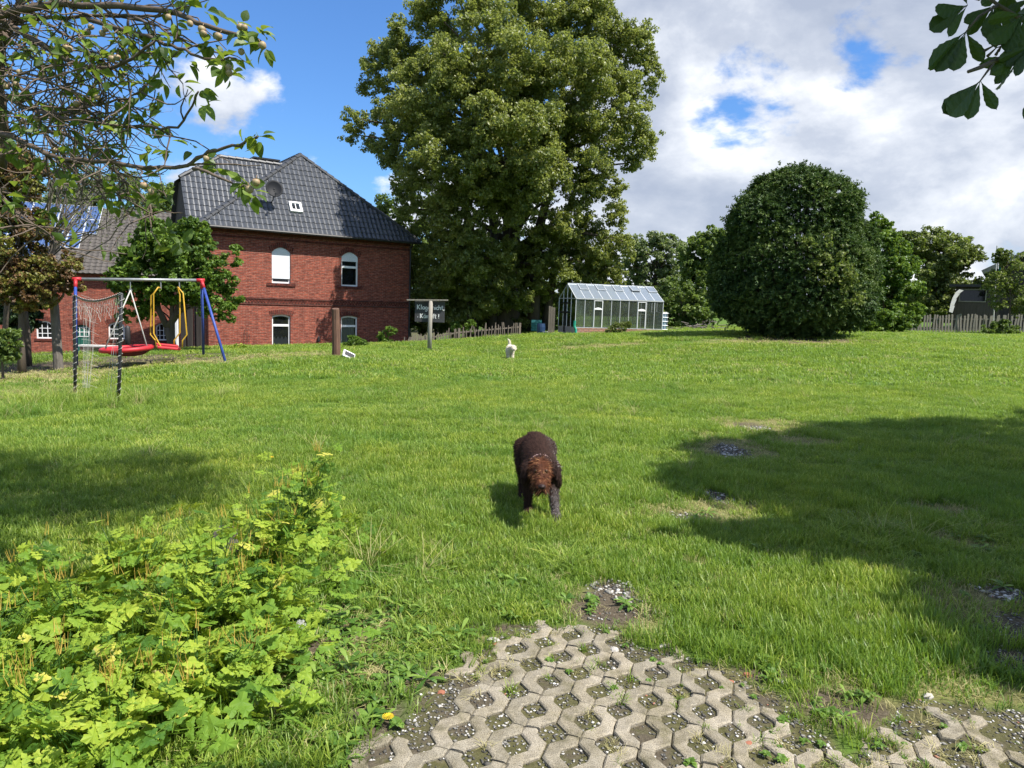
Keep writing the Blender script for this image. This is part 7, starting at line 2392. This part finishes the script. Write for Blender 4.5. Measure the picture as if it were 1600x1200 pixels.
# weeds: rosettes through the lawn near the paving, in the dirt and in the paver holes
W_ = [weed_rosette('rosette', 13, .065, .017, M_weed), weed_rosette('rosette', 10, .09, .018, M_weed), weed_rosette('clover', 24, .040, .016, M_weed), tuft('sprout', 18, .045, .025, M_grass, 1.1, .004), tuft('straw', 20, .04, .04, M_straw, 1.8, .003)]
X = rng.uniform(-2.6, 4.5, 15000); Y = rng.uniform(2.0, 6.5, 15000)
zone = np.exp(-(((X + .95) / .55) ** 2 + ((Y - 3.3) / 1.3) ** 2)) * .9 + blobs_val(X, Y, DIRT, 3) * .16 + .03 + .10 * (vnoise(X * 1.8, Y * 1.8, 15) > .5)
inp = inpoly(X, Y, PAVE)
zone = np.where(inp, .07 + .20 * (vnoise(X * 3, Y * 3, 8) > .25) + .5 * np.exp(-((X - 1.30) / .40) ** 2) + .3 * (Y > 3.35), zone)
keep = rng.random(len(X)) < zone
X, Y, inp = X[keep], Y[keep], inp[keep]; n = len(X)
ix = np.where(inp, rng.choice([4, 3, 3, 4, 3, 2], n), rng.choice([0, 1, 2, 2, 3, 4], n))
scatter('weeds', W_, np.stack((X, Y, zt(X, Y) + .002), 1), np.stack((rng.normal(0, .15, n), rng.normal(0, .15, n), rng.uniform(0, 6.28, n)), 1), np.stack([rng.uniform(.6, 1.3, n) * np.where(inp, .65, 1)] * 3, 1), ix, 'low broad-leaved weeds at the paving edge and in paver holes')
print('grass ok')

# ================================================================ CELANDINE PATCH (foreground left)
def celandine_leaf(k, rnd):
    """Pinnate leaf: five rounded lobed leaflets along a stalk, about 0.15 m long."""
    V, Fc, R = [], [], []
    rr = random.Random(k)

    def leaflet(cx_, cy_, ang, s_, z0):
        b = len(V)
        n = 17
        V.append((cx_ + math.cos(ang) * s_ * .45, cy_ + math.sin(ang) * s_ * .45, z0 + s_ * .10)); R.append(min(1, max(0, rnd - .05)))
        for i in range(n):
            a = -PI * .86 + 2 * PI * .86 * i / (n - 1)
            lob = 1 + .27 * math.cos(a * 3.0) + .17 * math.cos(a * 9 + k) + rr.uniform(-.07, .07)
            r_ = s_ * .5 * lob * (1.12 if abs(a) < .5 else 1)
            x = cx_ + math.cos(ang) * s_ * .45 + math.cos(ang + a) * r_; y = cy_ + math.sin(ang) * s_ * .45 + math.sin(ang + a) * r_
            V.append((x, y, z0 + rr.uniform(-.1, .04) * s_)); R.append(min(1, max(0, rnd + rr.uniform(-.05, .10))))
        V.append((cx_, cy_, z0)); R.append(rnd)
        for i in range(n - 1): Fc.append((b, b + 1 + i, b + 2 + i))
        Fc.append((b, b + n, b + n + 1)); Fc.append((b, b + n + 1, b + 1))
    leaflet(0, .092, PI / 2, .066, -.012)
    for y_, s_ in ((.076, .042), (.032, .034)):
        leaflet(.006, y_, PI / 2 - 1.15 + rr.uniform(-.2, .2), s_, -.002); leaflet(-.006, y_, PI / 2 + 1.15 + rr.uniform(-.2, .2), s_, -.002)
    b = len(V)
    V += [(-.0015, -.02, 0), (.0015, -.02, 0), (.0015, .1, -.004), (-.0015, .1, -.004)]; R += [.3] * 4
    Fc.append((b, b + 1, b + 2, b + 3))
    me = bpy.data.meshes.new('leaf'); me.from_pydata(V, [], Fc); me.update()
    a_ = me.attributes.new('rnd', 'FLOAT', 'POINT'); a_.data.foreach_set('value', R)
    me.materials.append(M_celan)
    return me


CLV = [celandine_leaf(k, r_) for k, r_ in enumerate((.05, .15, .3, .35, .45, .5, .6, .62, .7, .55, .4, .85, .97))]
CP = [(-60, 1080, .40, .36, 'large yellow-green celandine at the lower left corner of the picture edge'), (90, 1150, .36, .34, 'lush celandine in the bottom left, its bright leaves nearest the camera'),
      (215, 1110, .36, .30, 'celandine with brown withered leaves at its foot beside the bare soil'), (290, 1010, .40, .30, 'celandine in the middle of the patch above the withered leaves'),
      (130, 1010, .36, .32, 'celandine with orange seed pods in the left centre of the patch'), (10, 960, .36, .32, 'celandine at the left edge in front of the shaded lawn'),
      (345, 935, .48, .26, 'celandine growing round the grey tree stump'), (430, 905, .55, .26, 'tall celandine with cream dried leaves on its right side'),
      (470, 850, .62, .24, 'tallest celandine at the far right tip of the patch'), (200, 920, .34, .28, 'celandine at the back of the patch against the lawn shadow'), (400, 985, .34, .18, 'small celandine at the foot of the tall one near the dandelion clock'),
      (-140, 980, .40, .34, 'celandine cut off by the left picture edge'), (20, 1235, .3, .3, 'celandine cut off by the bottom picture edge')]
CP += [(310, 1120, .30, .26, 'low celandine in front of the withered leaves near the weeds'), (170, 1195, .30, .28, 'celandine cut by the bottom edge left of the dry soil'), (-20, 1160, .36, .3, 'celandine filling the very corner at the lower left'), (385, 1050, .22, .2, 'smallest pale celandine at the right foot of the patch')]
for pi_, (px, py, h_, sp_, lab) in enumerate(CP):
    g_ = gh(px, py) if py < 1195 else P(px, py, 2.3) * [1, 1, 0]
    g_[2] = z1(g_[0], g_[1]); h_ *= .92
    pl = empty('celandine', tuple(g_), rng.uniform(0, 6), lab, 'plant', 'celandine plants in the foreground')
    Rz = Matrix.Rotation(-pl.rotation_euler.z, 3, 'Z')
    stems = MB(); pods = MB(); nlv = 84
    stem_tops = []
    for s_ in range(9):
        a = rng.uniform(0, 2 * PI); r_ = sp_ * math.sqrt(rng.random()) * .9
        e_ = (r_ * math.cos(a), r_ * math.sin(a), h_ * rng.uniform(.7, 1.05))
        stems.tube([(.0, 0, 0), (e_[0] * .4, e_[1] * .4, e_[2] * .5), e_], [.004, .003, .0018], 5, cap=False)
        stem_tops.append(e_)
        if rng.random() < .5:
            for _k in range(int(rng.integers(3, 8))):
                b_ = Vector(e_) + Vector((rng.normal() * .015, rng.normal() * .015, -.02)); b_.z += .03; t_ = b_ + Vector((rng.normal() * .014, rng.normal() * .014, rng.uniform(.04, .08)))
                pods.tube([b_, t_], [.0016, .0008], 3)
    for i in range(nlv):
        st = stem_tops[i % 9]
        t = rng.uniform(.15, 1.0) ** .6
        c_ = np.array([st[0] * t + rng.normal() * .05, st[1] * t + rng.normal() * .05, max(.03, st[2] * t + rng.normal() * .035)])
        a = rng.uniform(0, 2 * PI); out_ = np.array([math.cos(a), math.sin(a), rng.uniform(-.35, .35)])
        wn_n = norm((rng.normal(size=3) * .62 + [0.15, -.35, .8])[None])[0]
        wither = (pi_ in (2, 7) and rng.random() < .10 and c_[2] < h_ * .55)
        if not wither and c_[2] > h_ * .6 and rng.random() < .5: wn_n = norm((rng.normal(size=3) * .4 + [.2, -.5, .7])[None])[0]
        k = int(rng.choice([11, 12])) if wither else (11 if rng.random() < .02 else int(rng.choice([0, 1, 2, 3, 4, 5, 6, 7, 8, 8, 9, 6, 7, 10])))
        if pi_ in (0, 5, 12) and rng.random() < .35: k = int(rng.choice([0, 1, 2, 3, 10]))
        o = link('leaf', CLV[k], pl); o.matrix_local = orient(c_, out_, wn_n, rng.uniform(.35, 1.05) * (1.1 if t < .7 else .8))
        stems.tube([(c_[0] * .75, c_[1] * .75, c_[2] * .6), tuple(c_)], [.0016, .001], 3, cap=False)
    stems.build('stem', M_weed, pl)
    pods.build('seed_pod', M_seed, pl)['kind'] = 'stuff' if pods.f else 'stuff'
# undergrowth filling the patch
tmpl = [CLV[k] for k in (0, 1, 2, 3, 4, 5, 6)]
X = rng.uniform(-3.3, -.6, 4200); Y = rng.uniform(2.0, 5.0, 4200)
cen = np.array([gh(a, min(b, 1190))[:2] for a, b, *_ in CP])
dd = np.sqrt(((X[:, None] - cen[None, :, 0]) ** 2 + (Y[:, None] - cen[None, :, 1]) ** 2)).min(1)
keep = rng.random(len(X)) < np.exp(-(dd / .33) ** 2) * .7
X, Y = X[keep], Y[keep]; n = len(X)
scatter('undergrowth', tmpl, np.stack((X, Y, zt(X, Y) + rng.uniform(.02, .22, n)), 1), np.stack((rng.normal(0, .5, n), rng.normal(0, .5, n), rng.uniform(0, 6.28, n)), 1), np.stack([rng.uniform(.5, 1.0, n)] * 3, 1), rng.integers(0, 7, n), 'shaded leafy undergrowth beneath the celandine')
# stump, dandelions
g_ = gh(352, 905)
mb = MB(); mb.lathe((0, 0, 0), [(.13, -.05), (.09, .1), (.07, .2), (.06, .27), (.02, .28)], 11)
for i in range(len(mb.v)): x, y, z = mb.v[i]; mb.v[i] = (x * (1 + .18 * math.sin(i * 2.1)), y * (1 + .18 * math.cos(i * 1.3)), z * (1 + .12 * math.sin(i * 1.9)))
tag(mb.build('tree_stump', M_bark_grey, loc=(g_[0], g_[1], g_[2])), 'small grey rotten tree stump overgrown by the yellow-green leaves', 'stump')
M_dy = simple('dandelion_yellow', (.80, .50, .01), .6, bump=0)


def flower(name, px, py, h_, r_, mat, label, cat, Y=None, puff_=False):
    g_ = gh(px, py) if Y is None else P(px, py, Y)
    if Y is None: base_ = np.array([g_[0], g_[1], g_[2]]); top = base_ + [0, 0, h_]
    else: top = g_; base_ = np.array([g_[0], g_[1] + .02, z1(g_[0], g_[1])])
    f_ = empty(name, tuple(base_), 0, label, cat)
    t_ = Vector(tuple(top - base_))
    mb = MB(); mb.tube([(0, 0, 0), t_ * .5 + Vector((.01, 0, 0)), t_], .0016, 4); mb.build('stalk', M_weed, f_)
    mb = MB()
    if puff_:
        for i in range(90):
            a = rand_unit(1)[0] * r_; mb.tube([t_, t_ + Vector(tuple(a))], .0005, 3, cap=False)
            e_ = t_ + Vector(tuple(a)); s_ = .004
            mb.poly([e_ + Vector((-s_, 0, 0)), e_ + Vector((0, 0, s_)), e_ + Vector((s_, 0, 0)), e_ + Vector((0, 0, -s_))])
        mb.build('seed_head', mat, f_)['kind'] = 'stuff'
    else:
        for ring in range(3):
            n = 16 - ring * 3
            for i in range(n):
                a = 2 * PI * i / n + ring * .2; rr_ = r_ * (1 - ring * .27); w_ = .09
                mb.poly([t_ + Vector((0, 0, ring * .002)), t_ + Vector((rr_ * math.cos(a - w_), rr_ * math.sin(a - w_), .004 + ring * .003)), t_ + Vector((rr_ * 1.04 * math.cos(a), rr_ * 1.04 * math.sin(a), .004 + ring * .003)), t_ + Vector((rr_ * math.cos(a + w_), rr_ * math.sin(a + w_), .004 + ring * .003))])
        mb.build('blossom', mat, f_)


flower('dandelion', 606, 1140, .05, .022, M_dy, 'single yellow dandelion beside the lower left corner of the paving', 'flower')
flower('dandelion', 458, 1055, .04, .014, M_dy, 'small yellow dandelion in the dry grass right of the celandine', 'flower')
flower('dandelion_clock', 470, 1005, .09, .022, simple('seed_fluff', (.7, .7, .68), .9, bump=0), 'white dandelion seed clock by the right edge of the celandine', 'flower', puff_=True)
flower('buttercup', 425, 715, 0, .012, M_dy, 'tiny yellow flower above the top of the tallest celandine', 'flower', Y=4.3)
# brush pile behind the lawn beside the yew
bp = P(1095, 512, 36)
mb = MB()
for i in range(60):
    a = np.array([bp[0] + rng.normal() * .6, 36 + rng.normal() * .3, z1(bp[0], 36) + abs(rng.normal()) * .22]); d = rand_unit(1)[0]; d[2] *= .25
    mb.tube([a, a + d * .5], .022, 4)
o = mb.build('brush_pile', M_bark_grey); tag(o, 'pile of cut grey branches left of the yew', 'brush pile')
print('script done')
